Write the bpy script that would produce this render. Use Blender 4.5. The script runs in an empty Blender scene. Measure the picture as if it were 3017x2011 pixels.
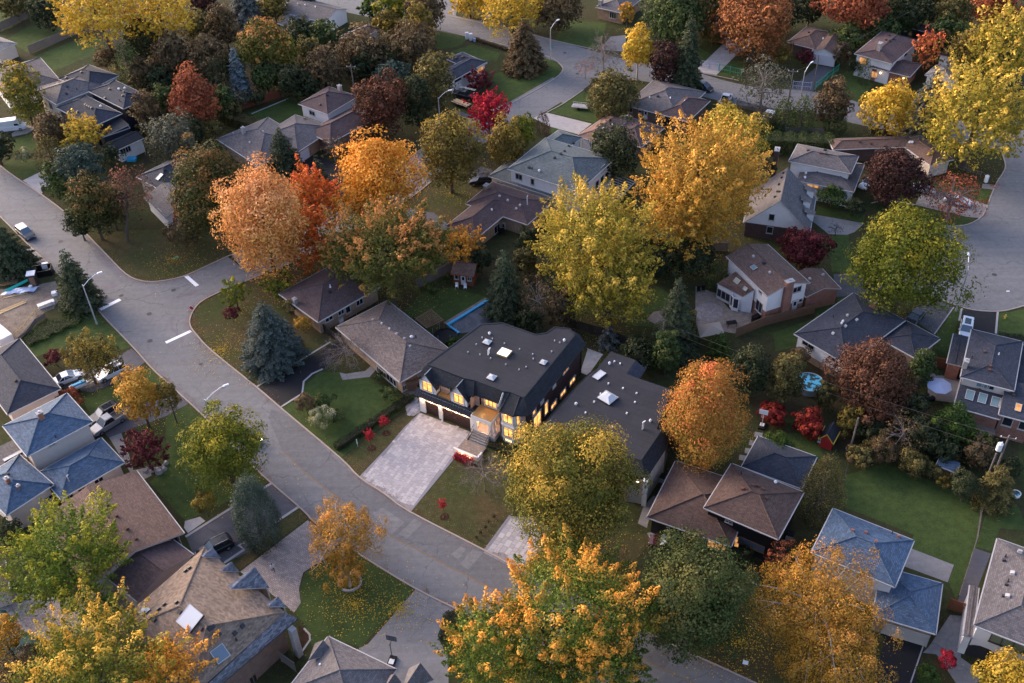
import bpy,math,random
import numpy as np
from mathutils import Vector,Matrix
from mathutils.geometry import intersect_ray_tri

# ------------------------------------------------------------------ camera, sky, sun, exposure
scene=bpy.context.scene
COL=scene.collection
CAM_H=105.0
RIGHT=Vector((0.99956297,0.0,-0.02956114))
DOWN=Vector((-0.02251716,-0.64791229,-0.76138206))
FWD=Vector((-0.01915302,0.76171495,-0.64762914))
cam_data=bpy.data.cameras.new('camera')
cam=bpy.data.objects.new('camera',cam_data)
COL.objects.link(cam)
UP=-DOWN
M4=Matrix(((RIGHT.x,UP.x,-FWD.x,0),(RIGHT.y,UP.y,-FWD.y,0),(RIGHT.z,UP.z,-FWD.z,CAM_H),(0,0,0,1)))
cam.matrix_world=M4
cam_data.sensor_width=36.0
cam_data.sensor_fit='HORIZONTAL'
cam_data.lens=36.0*3100/3017
cam_data.clip_start=1.0
cam_data.clip_end=6000.0
scene.camera=cam

SUN_EL,SUN_AZ=17.0,305.0  # dusk glow low in the upper left of the picture (azimuth clockwise from +Y)
world=bpy.data.worlds.new('World')
scene.world=world
world.use_nodes=True
wn=world.node_tree
for n in list(wn.nodes):
 wn.nodes.remove(n)
sky=wn.nodes.new('ShaderNodeTexSky')
sky.sky_type='NISHITA'
sky.sun_disc=False
sky.sun_elevation=math.radians(SUN_EL)
sky.sun_rotation=math.radians(SUN_AZ)
sky.air_density=1.0
sky.dust_density=3.5
sky.ozone_density=1.0
bgd=wn.nodes.new('ShaderNodeBackground')
bgd.inputs['Strength'].default_value=0.15
tint=wn.nodes.new('ShaderNodeMixRGB')
tint.blend_type='MULTIPLY'
tint.inputs['Fac'].default_value=1.0
tint.inputs['Color2'].default_value=(1.00,0.965,1.04,1)
wo=wn.nodes.new('ShaderNodeOutputWorld')
wn.links.new(sky.outputs['Color'],tint.inputs['Color1'])
wn.links.new(tint.outputs['Color'],bgd.inputs['Color'])
wn.links.new(bgd.outputs['Background'],wo.inputs['Surface'])

sun_data=bpy.data.lights.new('sun','SUN')
sun_data.energy=1.15
sun_data.angle=math.radians(30)
sun_data.color=(1.0,0.84,0.70)
sun=bpy.data.objects.new('sun',sun_data)
COL.objects.link(sun)
az,el=math.radians(SUN_AZ),math.radians(SUN_EL)
sdir=Vector((math.sin(az)*math.cos(el),math.cos(az)*math.cos(el),math.sin(el)))
sun.rotation_euler=(-sdir).to_track_quat('-Z','Y').to_euler()
sun.location=(0,0,200)

scene.render.engine='CYCLES'
scene.view_settings.view_transform='Standard'
scene.view_settings.look='None'
scene.view_settings.gamma=1.0
scene.view_settings.exposure=1.74
scene.view_settings.use_curve_mapping=False
scene.render.resolution_x=1024
scene.render.resolution_y=683

# ------------------------------------------------------------------ survey: where a point of the photograph lies in the place
CAM=Vector((0,0,CAM_H))
TILE={'T':0.0,'M':650.0,'B':1311.0}

def P(t,a,b):
 if t=='D':return(a*1.28276,b*1.28276)
 if t=='Q':return(1200+a/3.137,900+b/3.137)
 if t=='R':return(1600+a/2.6133,1000+b/2.6133)
 if t=='N':return(a,b)
 if t=='H1':return(a/4.752,150+b/4.752)
 if t=='H33':return(350+a/3.638,1580+b/3.638)
 if t=='C':return(a/5.807,750+b/5.807)
 if t=='G':return(2170+a/4.9,400+b/4.9)
 if t=='E':return(2740+a/4.238,930+b/4.238)
 if t=='L':return(a/3.135,1000+b/3.135)
 if t=='F':return(2800+a/3.069,1500+b/3.069)
 return((int(t[1])-1)*1000+a/2.24,TILE[t[0]]+b/2.24)

def PL(*a):
 """PL('M1', x,y, x,y, 'B1', x,y ...) -> list of photo points"""
 out,t,i=[],None,0
 while i<len(a):
  if isinstance(a[i],str):
   t=a[i];i+=1;continue
  out.append(P(t,a[i],a[i+1]));i+=2
 return out

def ray(p):
 return((p[0]-1508.5)*RIGHT+(p[1]-1005.5)*DOWN+3100.0*FWD).normalized()

def site(p,z=0.0):
 r=ray(p)
 k=(CAM_H-z)/-r.z
 return Vector((r.x*k,r.y*k,z))

def W2(pts,z=0.0):
 return[site(p,z) for p in pts]

# ------------------------------------------------------------------ materials
MATS={}

def srgb(h):
 h=h.lstrip('#')
 v=[int(h[i:i+2],16)/255 for i in(0,2,4)]
 return tuple(x/12.92 if x<=0.04045 else((x+0.055)/1.055)**2.4 for x in v)

def newmat(name):
 m=bpy.data.materials.new(name)
 m.use_nodes=True
 nt=m.node_tree
 for n in list(nt.nodes):
  nt.nodes.remove(n)
 o=nt.nodes.new('ShaderNodeOutputMaterial')
 b=nt.nodes.new('ShaderNodeBsdfPrincipled')
 nt.links.new(b.outputs[0],o.inputs[0])
 b.inputs['Specular IOR Level'].default_value=0.3
 MATS[name]=m
 return m,nt,b,o

def N(nt,kind,**kw):
 n=nt.nodes.new(kind)
 for k,v in kw.items():
  if k.startswith('i_'):
   n.inputs[k[2:].replace('_',' ')].default_value=v
  else:
   setattr(n,k,v)
 return n

def ramp(nt,fac,stops):
 r=nt.nodes.new('ShaderNodeValToRGB')
 el=r.color_ramp.elements
 while len(el)<len(stops):
  el.new(0.5)
 for e,(p,c) in zip(el,stops):
  e.position=p
  e.color=(c[0],c[1],c[2],1) if not isinstance(c,float) else(c,c,c,1)
 nt.links.new(fac,r.inputs[0])
 return r.outputs[0]

def noise(nt,vec,scale,detail=4,rough=0.55):
 n=N(nt,'ShaderNodeTexNoise')
 n.inputs['Scale'].default_value=scale
 n.inputs['Detail'].default_value=detail
 n.inputs['Roughness'].default_value=rough
 if vec is not None:
  nt.links.new(vec,n.inputs['Vector'])
 return n.outputs['Fac']

def mix(nt,fac,c1,c2,mode='MIX'):
 m=nt.nodes.new('ShaderNodeMixRGB')
 m.blend_type=mode
 for s,v in((0,fac),(1,c1),(2,c2)):
  if isinstance(v,(int,float)):
   m.inputs[s].default_value=v if s==0 else(v,v,v,1)
  elif isinstance(v,tuple):
   m.inputs[s].default_value=(v[0],v[1],v[2],1)
  else:
   nt.links.new(v,m.inputs[s])
 return m.outputs[0]

def bump(nt,b,h,strength=0.4,dist=0.03):
 n=N(nt,'ShaderNodeBump')
 n.inputs['Strength'].default_value=strength
 n.inputs['Distance'].default_value=dist
 nt.links.new(h,n.inputs['Height'])
 nt.links.new(n.outputs[0],b.inputs['Normal'])

def geo_pos(nt):
 return nt.nodes.new('ShaderNodeNewGeometry').outputs['Position']

def mul(c,k):
 return tuple(x*k for x in c)

def plain(name,c,rough=0.7,metal=0.0,var=0.12,scale=1.5,spec=0.3):
 m,nt,b,o=newmat(name)
 p=geo_pos(nt)
 f=noise(nt,p,scale,5)
 f2=noise(nt,p,scale*9,3)
 col=mix(nt,f,mul(c,1-var*1.6),mul(c,1+var*1.6))
 col=mix(nt,0.35,col,mix(nt,f2,mul(c,1-2*var),mul(c,1+2*var)))
 nt.links.new(col,b.inputs['Base Color'])
 b.inputs['Roughness'].default_value=rough
 b.inputs['Metallic'].default_value=metal
 b.inputs['Specular IOR Level'].default_value=spec
 return m

def shingle(name,c,c2=None,var=0.12):
 """asphalt shingles laid in courses; UV is in metres along and up the slope"""
 m,nt,b,o=newmat(name)
 uv=nt.nodes.new('ShaderNodeUVMap').outputs[0]
 br=N(nt,'ShaderNodeTexBrick',offset=0.5)
 br.inputs['Scale'].default_value=1.0
 br.inputs['Brick Width'].default_value=0.42
 br.inputs['Row Height'].default_value=0.19
 br.inputs['Mortar Size'].default_value=0.016
 br.inputs['Mortar Smooth'].default_value=0.5
 br.inputs['Bias'].default_value=0.0
 br.inputs['Color1'].default_value=(*mul(c,1-var),1)
 br.inputs['Color2'].default_value=(*mul(c2 or c,1+var),1)
 br.inputs['Mortar'].default_value=(*mul(c,0.55),1)
 nt.links.new(uv,br.inputs['Vector'])
 p=geo_pos(nt)
 f=noise(nt,p,0.35,4)
 f2=noise(nt,p,3.5,5,0.7)
 col=mix(nt,1.0,br.outputs['Color'],ramp(nt,f,[(0.3,0.86),(0.7,1.12)]),'MULTIPLY')
 col=mix(nt,1.0,col,ramp(nt,f2,[(0.25,0.84),(0.75,1.16)]),'MULTIPLY')
 vor=N(nt,'ShaderNodeTexVoronoi')
 vor.inputs['Scale'].default_value=7.0
 nt.links.new(p,vor.inputs['Vector'])
 col=mix(nt,0.5,col,mix(nt,1.0,col,ramp(nt,vor.outputs['Color'],[(0.1,0.72),(0.9,1.28)]),'MULTIPLY'))
 nt.links.new(col,b.inputs['Base Color'])
 b.inputs['Roughness'].default_value=0.9
 bump(nt,b,br.outputs['Fac'],-0.6,0.02)
 return m

def bricks(name,c1,c2,mortar,w=0.24,h=0.085,ms=0.012):
 m,nt,b,o=newmat(name)
 uv=nt.nodes.new('ShaderNodeUVMap').outputs[0]
 br=N(nt,'ShaderNodeTexBrick',offset=0.5)
 br.inputs['Scale'].default_value=1.0
 br.inputs['Brick Width'].default_value=w
 br.inputs['Row Height'].default_value=h
 br.inputs['Mortar Size'].default_value=ms
 br.inputs['Color1'].default_value=(*c1,1)
 br.inputs['Color2'].default_value=(*c2,1)
 br.inputs['Mortar'].default_value=(*mortar,1)
 nt.links.new(uv,br.inputs['Vector'])
 f=noise(nt,geo_pos(nt),1.2,5)
 col=mix(nt,1.0,br.outputs['Color'],ramp(nt,f,[(0.25,0.75),(0.75,1.2)]),'MULTIPLY')
 nt.links.new(col,b.inputs['Base Color'])
 b.inputs['Roughness'].default_value=0.85
 bump(nt,b,br.outputs['Fac'],-0.5,0.01)
 return m

def siding(name,c,pitch=0.14):
 m,nt,b,o=newmat(name)
 uv=nt.nodes.new('ShaderNodeUVMap').outputs[0]
 sp=N(nt,'ShaderNodeSeparateXYZ')
 nt.links.new(uv,sp.inputs[0])
 d=N(nt,'ShaderNodeMath',operation='FRACT')
 q=N(nt,'ShaderNodeMath',operation='DIVIDE')
 q.inputs[1].default_value=pitch
 nt.links.new(sp.outputs[1],q.inputs[0]);nt.links.new(q.outputs[0],d.inputs[0])
 f=noise(nt,geo_pos(nt),0.8,5)
 line=ramp(nt,d.outputs[0],[(0.0,0.62),(0.14,1.0),(1.0,1.0)])
 col=mix(nt,1.0,mix(nt,f,mul(c,0.86),mul(c,1.1)),line,'MULTIPLY')
 nt.links.new(col,b.inputs['Base Color'])
 b.inputs['Roughness'].default_value=0.55
 bump(nt,b,d.outputs[0],0.5,0.02)
 return m

def leafmat(name,c1,c2,tip):
 """autumn foliage: each leaf keeps its own colour; outer and upper shoot tips have turned further"""
 m,nt,b,o=newmat(name)
 at=N(nt,'ShaderNodeAttribute',attribute_name='leaf')
 sp=N(nt,'ShaderNodeSeparateColor')
 nt.links.new(at.outputs['Color'],sp.inputs[0])
 r,g,bl=sp.outputs[0],sp.outputs[1],sp.outputs[2]  # per leaf, per branch, turned
 base=mix(nt,ramp(nt,g,[(0.25,0.0),(0.75,1.0)]),c1,c2)
 col=mix(nt,ramp(nt,bl,[(0.35,0.0),(0.8,1.0)]),base,tip)
 col=mix(nt,1.0,col,ramp(nt,r,[(0.0,0.68),(0.5,1.0),(1.0,1.36)]),'MULTIPLY')
 col=mix(nt,1.0,col,ramp(nt,g,[(0.0,0.80),(1.0,1.20)]),'MULTIPLY')
 nt.links.new(col,b.inputs['Base Color'])
 b.inputs['Roughness'].default_value=0.75
 b.inputs['Specular IOR Level'].default_value=0.15
 tr=nt.nodes.new('ShaderNodeBsdfTranslucent')
 nt.links.new(col,tr.inputs['Color'])
 mx=nt.nodes.new('ShaderNodeMixShader')
 mx.inputs[0].default_value=0.22
 nt.links.new(b.outputs[0],mx.inputs[1]);nt.links.new(tr.outputs[0],mx.inputs[2])
 nt.links.new(mx.outputs[0],o.inputs[0])
 return m

def ground_mat(name,stops,litter=None,scale=0.12,litter_amt=0.5,fine=6.0):
 m,nt,b,o=newmat(name)
 p=geo_pos(nt)
 f=noise(nt,p,scale,6,0.6)
 col=ramp(nt,f,stops)
 f2=noise(nt,p,fine,4,0.75)
 col=mix(nt,1.0,col,ramp(nt,f2,[(0.25,0.62),(0.75,1.42)]),'MULTIPLY')
 f4=noise(nt,p,1.1,4,0.6)
 col=mix(nt,1.0,col,ramp(nt,f4,[(0.3,0.78),(0.7,1.2)]),'MULTIPLY')
 if litter:
  f3=noise(nt,p,scale*1.9,3)
  v=N(nt,'ShaderNodeTexVoronoi')
  v.inputs['Scale'].default_value=3.3
  nt.links.new(p,v.inputs['Vector'])
  spots=ramp(nt,v.outputs['Distance'],[(0.13,1.0),(0.20,0.0)])
  where=ramp(nt,f3,[(0.38,0.15),(0.6,litter_amt)])
  col=mix(nt,mix(nt,1.0,spots,where,'MULTIPLY'),col,litter)
 nt.links.new(col,b.inputs['Base Color'])
 b.inputs['Roughness'].default_value=0.95
 b.inputs['Specular IOR Level'].default_value=0.1
 bump(nt,b,f2,0.7,0.08)
 return m

def asphalt(name,c,crack=0.35):
 m,nt,b,o=newmat(name)
 p=geo_pos(nt)
 f=noise(nt,p,0.10,5,0.6)
 f2=noise(nt,p,9.0,3,0.8)
 f3=noise(nt,p,1.3,5,0.65)
 col=mix(nt,f,mul(c,0.80),mul(c,1.18))
 col=mix(nt,1.0,col,ramp(nt,f2,[(0.25,0.82),(0.75,1.17)]),'MULTIPLY')
 col=mix(nt,1.0,col,ramp(nt,f3,[(0.3,0.86),(0.7,1.12)]),'MULTIPLY')
 sm=N(nt,'ShaderNodeMapping');sm.inputs['Rotation'].default_value=(0,0,.72);sm.inputs['Scale'].default_value=(.05,.9,1)
 nt.links.new(p,sm.inputs[0])
 col=mix(nt,.6,col,mix(nt,1.0,col,ramp(nt,noise(nt,sm.outputs[0],1.0,5,.7),[(0.3,0.78),(0.7,1.2)]),'MULTIPLY'))
 if crack:
  # warp, then thin cell borders read as old cracks
  wv=N(nt,'ShaderNodeTexNoise')
  wv.inputs['Scale'].default_value=0.5
  nt.links.new(p,wv.inputs['Vector'])
  ad=N(nt,'ShaderNodeVectorMath',operation='MULTIPLY_ADD')
  nt.links.new(wv.outputs['Color'],ad.inputs[0])
  ad.inputs[1].default_value=(2.5,2.5,0)
  nt.links.new(p,ad.inputs[2])
  v=N(nt,'ShaderNodeTexVoronoi',feature='DISTANCE_TO_EDGE')
  v.inputs['Scale'].default_value=0.14
  nt.links.new(ad.outputs[0],v.inputs['Vector'])
  line=ramp(nt,v.outputs['Distance'],[(0.0,1.0-crack),(0.012,1.0)])
  gate=ramp(nt,noise(nt,p,0.2,2),[(0.42,0.0),(0.5,1.0)])
  col=mix(nt,gate,col,mix(nt,1.0,col,line,'MULTIPLY'))
  st=ramp(nt,noise(nt,p,0.45,6,0.7),[(0.62,1.0),(0.74,0.72)])
  col=mix(nt,1.0,col,st,'MULTIPLY')
 nt.links.new(col,b.inputs['Base Color'])
 b.inputs['Roughness'].default_value=0.85
 bump(nt,b,f2,0.35,0.02)
 return m

def glass(name,c,rough=0.08):
 m,nt,b,o=newmat(name)
 b.inputs['Base Color'].default_value=(*c,1)
 b.inputs['Roughness'].default_value=rough
 b.inputs['Specular IOR Level'].default_value=0.8
 return m

def emit(name,c,s,var=True):
 m,nt,b,o=newmat(name)
 b.inputs['Base Color'].default_value=(*mul(c,0.3),1)
 b.inputs['Emission Color'].default_value=(*c,1)
 b.inputs['Emission Strength'].default_value=s
 if var:
  f=noise(nt,geo_pos(nt),1.4,3)
  nt.links.new(ramp(nt,f,[(0.3,mul(c,0.32)),(0.5,mul(c,0.95)),(0.72,mul(c,1.5))]),b.inputs['Emission Color'])
 return m

# ground
ground_mat('lawn_mix',[(0.30,(0.046,0.038,0.020)),(0.5,(0.040,0.042,0.018)),(0.68,(0.036,0.050,0.016))],(0.20,0.12,0.03),0.10,0.6)
ground_mat('lawn_green',[(0.3,(0.038,0.058,0.018)),(0.7,(0.058,0.084,0.024))],(0.16,0.12,0.03),0.2,0.3)
ground_mat('lawn_litter',[(0.35,(0.076,0.056,0.028)),(0.5,(0.058,0.055,0.023)),(0.68,(0.045,0.056,0.018))],(0.26,0.16,0.05),0.13,0.8)
ground_mat('forest_floor',[(0.3,(0.044,0.033,0.020)),(0.7,(0.035,0.038,0.019))],(0.14,0.09,0.03),0.15,0.7)
ground_mat('dirt',[(0.3,(0.13,0.10,0.085)),(0.7,(0.22,0.18,0.15))],(0.35,0.31,0.27),0.4,0.8,4.0)
ground_mat('mulch',[(0.3,(0.030,0.017,0.011)),(0.7,(0.055,0.030,0.018))],None,0.6)
asphalt('asphalt',(0.160,0.157,0.166),0.4)
asphalt('asphalt_dark',(0.128,0.126,0.137),0.3)
asphalt('asphalt_black',(0.015,0.014,0.017),0.0)
asphalt('asphalt_drive',(0.085,0.082,0.096),0.3)
asphalt('concrete',(0.205,0.195,0.20),0.25)
asphalt('concrete_pale',(0.36,0.335,0.34),0.1)
asphalt('patch_light',(0.165,0.160,0.168),0.2)
asphalt('patch_dark',(0.150,0.135,0.15),0.2)
plain('kerb_stone',(0.33,0.27,0.24),0.85,0,0.18,1.2)
plain('kerb_edging',(0.34,0.31,0.32),0.85,0,0.15)
plain('road_paint',(0.80,0.80,0.84),0.6,0,0.05,2.5)
plain('seam',(0.20,0.135,0.08),0.9,0,0.3,2)
plain('iron',(0.06,0.055,0.06),0.7,0.3)
plain('paver',(0.375,0.345,0.36),0.8,0,0.16,0.9)
plain('paver_b',(0.335,0.31,0.325),0.8,0,0.16,0.9)
plain('paver_c',(0.42,0.39,0.40),0.8,0,0.12,0.9)
plain('paver_edge',(0.21,0.20,0.225),0.8,0,0.12)
plain('paver_joint',(0.24,0.22,0.225),0.9,0,0.1)
bricks('cobble',(0.24,0.20,0.20),(0.34,0.29,0.28),(0.13,0.11,0.11),0.32,0.2,0.02)
bricks('patio_stone',(0.265,0.21,0.18),(0.205,0.165,0.145),(0.16,0.13,0.11),0.5,0.4,0.03)
# roofs
shingle('sh_blue',(0.058,0.090,0.146),(0.072,0.110,0.176),0.16)
shingle('sh_dkbrown',(0.080,0.050,0.044),(0.095,0.060,0.052))
shingle('sh_bluegrey',(0.085,0.105,0.120),(0.105,0.125,0.135))
shingle('sh_navy',(0.034,0.038,0.056),(0.043,0.047,0.066))
shingle('sh_black',(0.022,0.024,0.032),(0.028,0.030,0.038))
shingle('sh_grey',(0.105,0.094,0.100),(0.128,0.115,0.122))
shingle('sh_greybrown',(0.135,0.105,0.098),(0.17,0.135,0.125))
shingle('sh_purple',(0.084,0.055,0.057),(0.10,0.067,0.069))
shingle('sh_brown',(0.120,0.076,0.064),(0.145,0.092,0.078))
shingle('sh_red',(0.20,0.115,0.090),(0.24,0.14,0.11))
shingle('sh_tan',(0.165,0.120,0.095),(0.21,0.152,0.120),0.2)
shingle('sh_pale',(0.22,0.195,0.18),(0.27,0.24,0.22))
shingle('slate',(0.10,0.105,0.135),(0.15,0.155,0.19),0.3)
def membrane():
 m,nt,b,o=newmat('membrane');c=(0.022,0.023,0.031)
 p=geo_pos(nt);mp=N(nt,'ShaderNodeMapping');mp.inputs['Rotation'].default_value=(0,0,.53);nt.links.new(p,mp.inputs[0])
 br=N(nt,'ShaderNodeTexBrick',offset=0.37)
 for k,v in(('Scale',1.0),('Brick Width',9.0),('Row Height',1.0),('Mortar Size',.035)):br.inputs[k].default_value=v
 br.inputs['Color1'].default_value=(*mul(c,.93),1);br.inputs['Color2'].default_value=(*mul(c,1.1),1);br.inputs['Mortar'].default_value=(*mul(c,.7),1)
 nt.links.new(mp.outputs[0],br.inputs['Vector'])
 col=mix(nt,1.0,br.outputs['Color'],ramp(nt,noise(nt,p,.35,5,.65),[(0.3,0.82),(0.7,1.22)]),'MULTIPLY')
 col=mix(nt,1.0,col,ramp(nt,noise(nt,p,5.0,4,.7),[(0.3,0.86),(0.7,1.15)]),'MULTIPLY')
 nt.links.new(col,b.inputs['Base Color']);b.inputs['Roughness'].default_value=.8
membrane()
plain('metal_roof',(0.020,0.022,0.030),0.45,0.3,0.08)
# walls and trim
siding('siding_white',(0.76,0.73,0.75))
siding('siding_cream',(0.50,0.45,0.42))
siding('siding_black',(0.012,0.012,0.016))
siding('siding_navy',(0.022,0.026,0.042))
siding('siding_grey',(0.30,0.29,0.31))
plain('stucco',(0.50,0.43,0.40),0.9,0,0.08)
plain('stone_white',(0.70,0.67,0.65),0.75,0,0.06)
bricks('brick_red',(0.30,0.095,0.055),(0.22,0.07,0.045),(0.25,0.2,0.18))
bricks('brick_brown',(0.17,0.088,0.066),(0.13,0.068,0.052),(0.19,0.16,0.14))
bricks('brick_tan',(0.34,0.20,0.13),(0.27,0.165,0.11),(0.3,0.25,0.2))
bricks('brick_pale',(0.44,0.36,0.31),(0.36,0.30,0.265),(0.45,0.4,0.36),0.4,0.2,0.012)
bricks('brick_dark',(0.085,0.040,0.036),(0.062,0.030,0.028),(0.10,0.075,0.07))
bricks('brick_warm',(0.42,0.28,0.22),(0.33,0.21,0.17),(0.4,0.33,0.28))
plain('trim_white',(0.40,0.385,0.39),0.5,0,0.04)
plain('trim_dark',(0.03,0.028,0.034),0.5,0,0.05)
plain('trim_brown',(0.10,0.05,0.035),0.6,0,0.1)
plain('copper',(0.42,0.27,0.12),0.4,0.5,0.1)
plain('door_brown',(0.040,0.020,0.018),0.55,0,0.08)
plain('door_white',(0.60,0.58,0.62),0.5,0,0.04)
plain('wood',(0.17,0.10,0.065),0.85,0,0.22,1.6)
plain('wood_grey',(0.15,0.125,0.12),0.9,0,0.22,1.6)
plain('wood_red',(0.20,0.065,0.035),0.85,0,0.2,1.6)
plain('wood_dark',(0.035,0.026,0.026),0.85,0,0.2,1.6)
plain('wood_new',(0.48,0.34,0.20),0.8,0,0.12,1.6)
plain('metal_black',(0.015,0.015,0.018),0.45,0.6)
plain('metal_grey',(0.48,0.47,0.50),0.45,0.4,0.05)
plain('lamp_head',(0.75,0.75,0.80),0.4,0.2,0.03)
plain('white_plastic',(0.74,0.73,0.76),0.4,0,0.03)
plain('red_paint',(0.35,0.025,0.025),0.55,0,0.1)
plain('sign_green',(0.02,0.30,0.20),0.5,0,0.05)
plain('turquoise',(0.03,0.42,0.34),0.5,0,0.08)
plain('yellow_tape',(0.62,0.40,0.06),0.6,0,0.08)
plain('blue_liner',(0.05,0.36,0.62),0.4,0,0.1)
plain('canvas_beige',(0.33,0.255,0.21),0.9,0,0.08)
plain('cloth_blue',(0.36,0.42,0.62),0.8,0,0.06)
plain('bark',(0.085,0.062,0.050),0.95,0,0.3,3)
plain('bark_dark',(0.035,0.026,0.022),0.95,0,0.3,3)
plain('bark_pale',(0.42,0.36,0.32),0.9,0,0.25,3)
plain('twig_grey',(0.21,0.165,0.15),0.95,0,0.2,3)
plain('rubber',(0.012,0.012,0.013),0.9)
plain('rim',(0.4,0.4,0.42),0.35,0.8)
plain('rock',(0.30,0.27,0.27),0.9,0,0.25,1.5)
glass('glass_dark',(0.016,0.018,0.026))
glass('glass_sky',(0.10,0.14,0.19),0.1)
glass('dome',(0.52,0.53,0.57),0.2)
glass('dome_green',(0.16,0.19,0.13),0.2)
glass('dome_blue',(0.13,0.20,0.22),0.15)
emit('lit_window',(1.0,0.44,0.12),0.58)
emit('lit_bright',(1.0,0.60,0.26),0.8)
emit('lit_skylight',(1.0,0.78,0.52),1.1)
emit('lit_soft',(1.0,0.46,0.15),0.20)
emit('headlight',(1.0,0.98,0.92),4.0,False)
emit('taillight',(1.0,0.03,0.02),1.6,False)
emit('lamp_warm',(1.0,0.66,0.36),3.5,False)
_m,_nt,_b,_o=newmat('water_dark')
_b.inputs['Base Color'].default_value=(0.012,0.022,0.028,1);_b.inputs['Roughness'].default_value=0.06
bump(_nt,_b,noise(_nt,geo_pos(_nt),2.0,3),0.1,0.02)
_m,_nt,_b,_o=newmat('water_cover')
_b.inputs['Roughness'].default_value=0.35
_nt.links.new(ramp(_nt,noise(_nt,geo_pos(_nt),0.7,5),[(0.4,(0.045,0.045,0.06)),(0.65,(0.10,0.10,0.12))]),_b.inputs['Base Color'])
_m,_nt,_b,_o=newmat('water_blue')
_b.inputs['Roughness'].default_value=0.15
_nt.links.new(ramp(_nt,noise(_nt,geo_pos(_nt),1.3,4),[(0.46,(0.03,0.05,0.05)),(0.52,(0.09,0.42,0.62))]),_b.inputs['Base Color'])
_m,_nt,_b,_o=newmat('water_teal')
_b.inputs['Base Color'].default_value=(0.010,0.050,0.055,1);_b.inputs['Roughness'].default_value=0.08

LEAF={
'bluepale':((0.125,0.165,0.185),(0.085,0.12,0.135),(0.20,0.235,0.26)),
'dustyred':((0.17,0.075,0.050),(0.115,0.085,0.042),(0.24,0.085,0.06)),
'densegreen':((0.066,0.092,0.028),(0.088,0.105,0.030),(0.13,0.120,0.038)),
'copper':((0.105,0.045,0.027),(0.075,0.035,0.022),(0.15,0.066,0.038)),
'yellowtip':((0.150,0.165,0.022),(0.235,0.220,0.028),(0.62,0.36,0.055)),
'gold':((0.56,0.35,0.035),(0.40,0.29,0.038),(0.68,0.42,0.06)),
'golddeep':((0.46,0.245,0.036),(0.31,0.20,0.034),(0.63,0.335,0.065)),
'orange':((0.62,0.275,0.034),(0.50,0.235,0.03),(0.74,0.34,0.06)),
'peach':((0.63,0.2944,0.1),(0.525,0.2852,0.07),(0.714,0.3404,0.14)),
'redorange':((0.56,0.13,0.025),(0.42,0.17,0.03),(0.66,0.15,0.04)),
'salmon':((0.52,0.12,0.05),(0.42,0.17,0.05),(0.6,0.15,0.07)),
'rust':((0.26,0.090,0.035),(0.20,0.095,0.03),(0.34,0.12,0.045)),
'ruby':((0.23,0.062,0.034),(0.29,0.09,0.04),(0.34,0.10,0.045)),
'crimson':((0.42,0.016,0.034),(0.25,0.013,0.025),(0.54,0.035,0.055)),
'brightred':((0.23,0.022,0.018),(0.15,0.018,0.014),(0.30,0.04,0.024)),
'plum':((0.105,0.016,0.022),(0.070,0.014,0.018),(0.15,0.03,0.035)),
'purple':((0.050,0.022,0.020),(0.060,0.024,0.020),(0.080,0.034,0.028)),
'brownred':((0.105,0.040,0.024),(0.075,0.032,0.020),(0.14,0.055,0.032)),
'yellowgreen':((0.38,0.285,0.035),(0.20,0.18,0.028),(0.62,0.41,0.07)),
'lime':((0.1312,0.148,0.0164),(0.0779,0.1013,0.0148),(0.3116,0.2493,0.023)),
'limegreen':((0.13,0.18,0.022),(0.085,0.13,0.018),(0.33,0.29,0.025)),
'greengold':((0.165,0.150,0.026),(0.10,0.108,0.022),(0.44,0.28,0.045)),
'greenorange':((0.105,0.110,0.024),(0.165,0.145,0.030),(0.50,0.215,0.065)),
'greenrust':((0.048,0.060,0.019),(0.072,0.072,0.022),(0.19,0.105,0.035)),
'orangetip':((0.0808,0.125,0.02),(0.1615,0.2,0.026),(0.70,0.31,0.05)),
'maplefire':((0.38,0.1785,0.0385),(0.247,0.189,0.0385),(0.589,0.1628,0.055)),
'olive':((0.0818,0.0739,0.0264),(0.1162,0.0977,0.0343),(0.1848,0.1452,0.0462)),
'olivegold':((0.12,0.090,0.022),(0.17,0.125,0.028),(0.27,0.185,0.035)),
'olivebrown':((0.0871,0.0581,0.0317),(0.1214,0.0871,0.0422),(0.1716,0.1122,0.0554)),
'green':((0.0449,0.0739,0.0238),(0.0686,0.095,0.029),(0.099,0.1122,0.0343)),
'midgreen':((0.050,0.085,0.018),(0.038,0.066,0.016),(0.09,0.125,0.02)),
'dark':((0.029,0.0422,0.0198),(0.0449,0.0554,0.0238),(0.0634,0.066,0.029)),
'conifer':((0.037,0.0581,0.0343),(0.0528,0.0739,0.0396),(0.0818,0.0924,0.0475)),
'bluegreen':((0.040,0.064,0.050),(0.055,0.080,0.062),(0.085,0.105,0.08)),
'bluespruce':((0.064,0.0856,0.0744),(0.0451,0.0642,0.055),(0.1025,0.1235,0.1116)),
'greyspruce':((0.105,0.115,0.105),(0.075,0.090,0.082),(0.16,0.165,0.15)),
'paleyellow':((0.36,0.34,0.17),(0.14,0.16,0.05),(0.5,0.46,0.28)),
'greyleaf':((0.105,0.105,0.070),(0.075,0.080,0.05),(0.165,0.155,0.11)),
'birch':((0.42,0.215,0.030),(0.28,0.17,0.028),(0.58,0.26,0.05)),
}
for k,v in LEAF.items():
 leafmat('leaf_'+k,*v)

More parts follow.
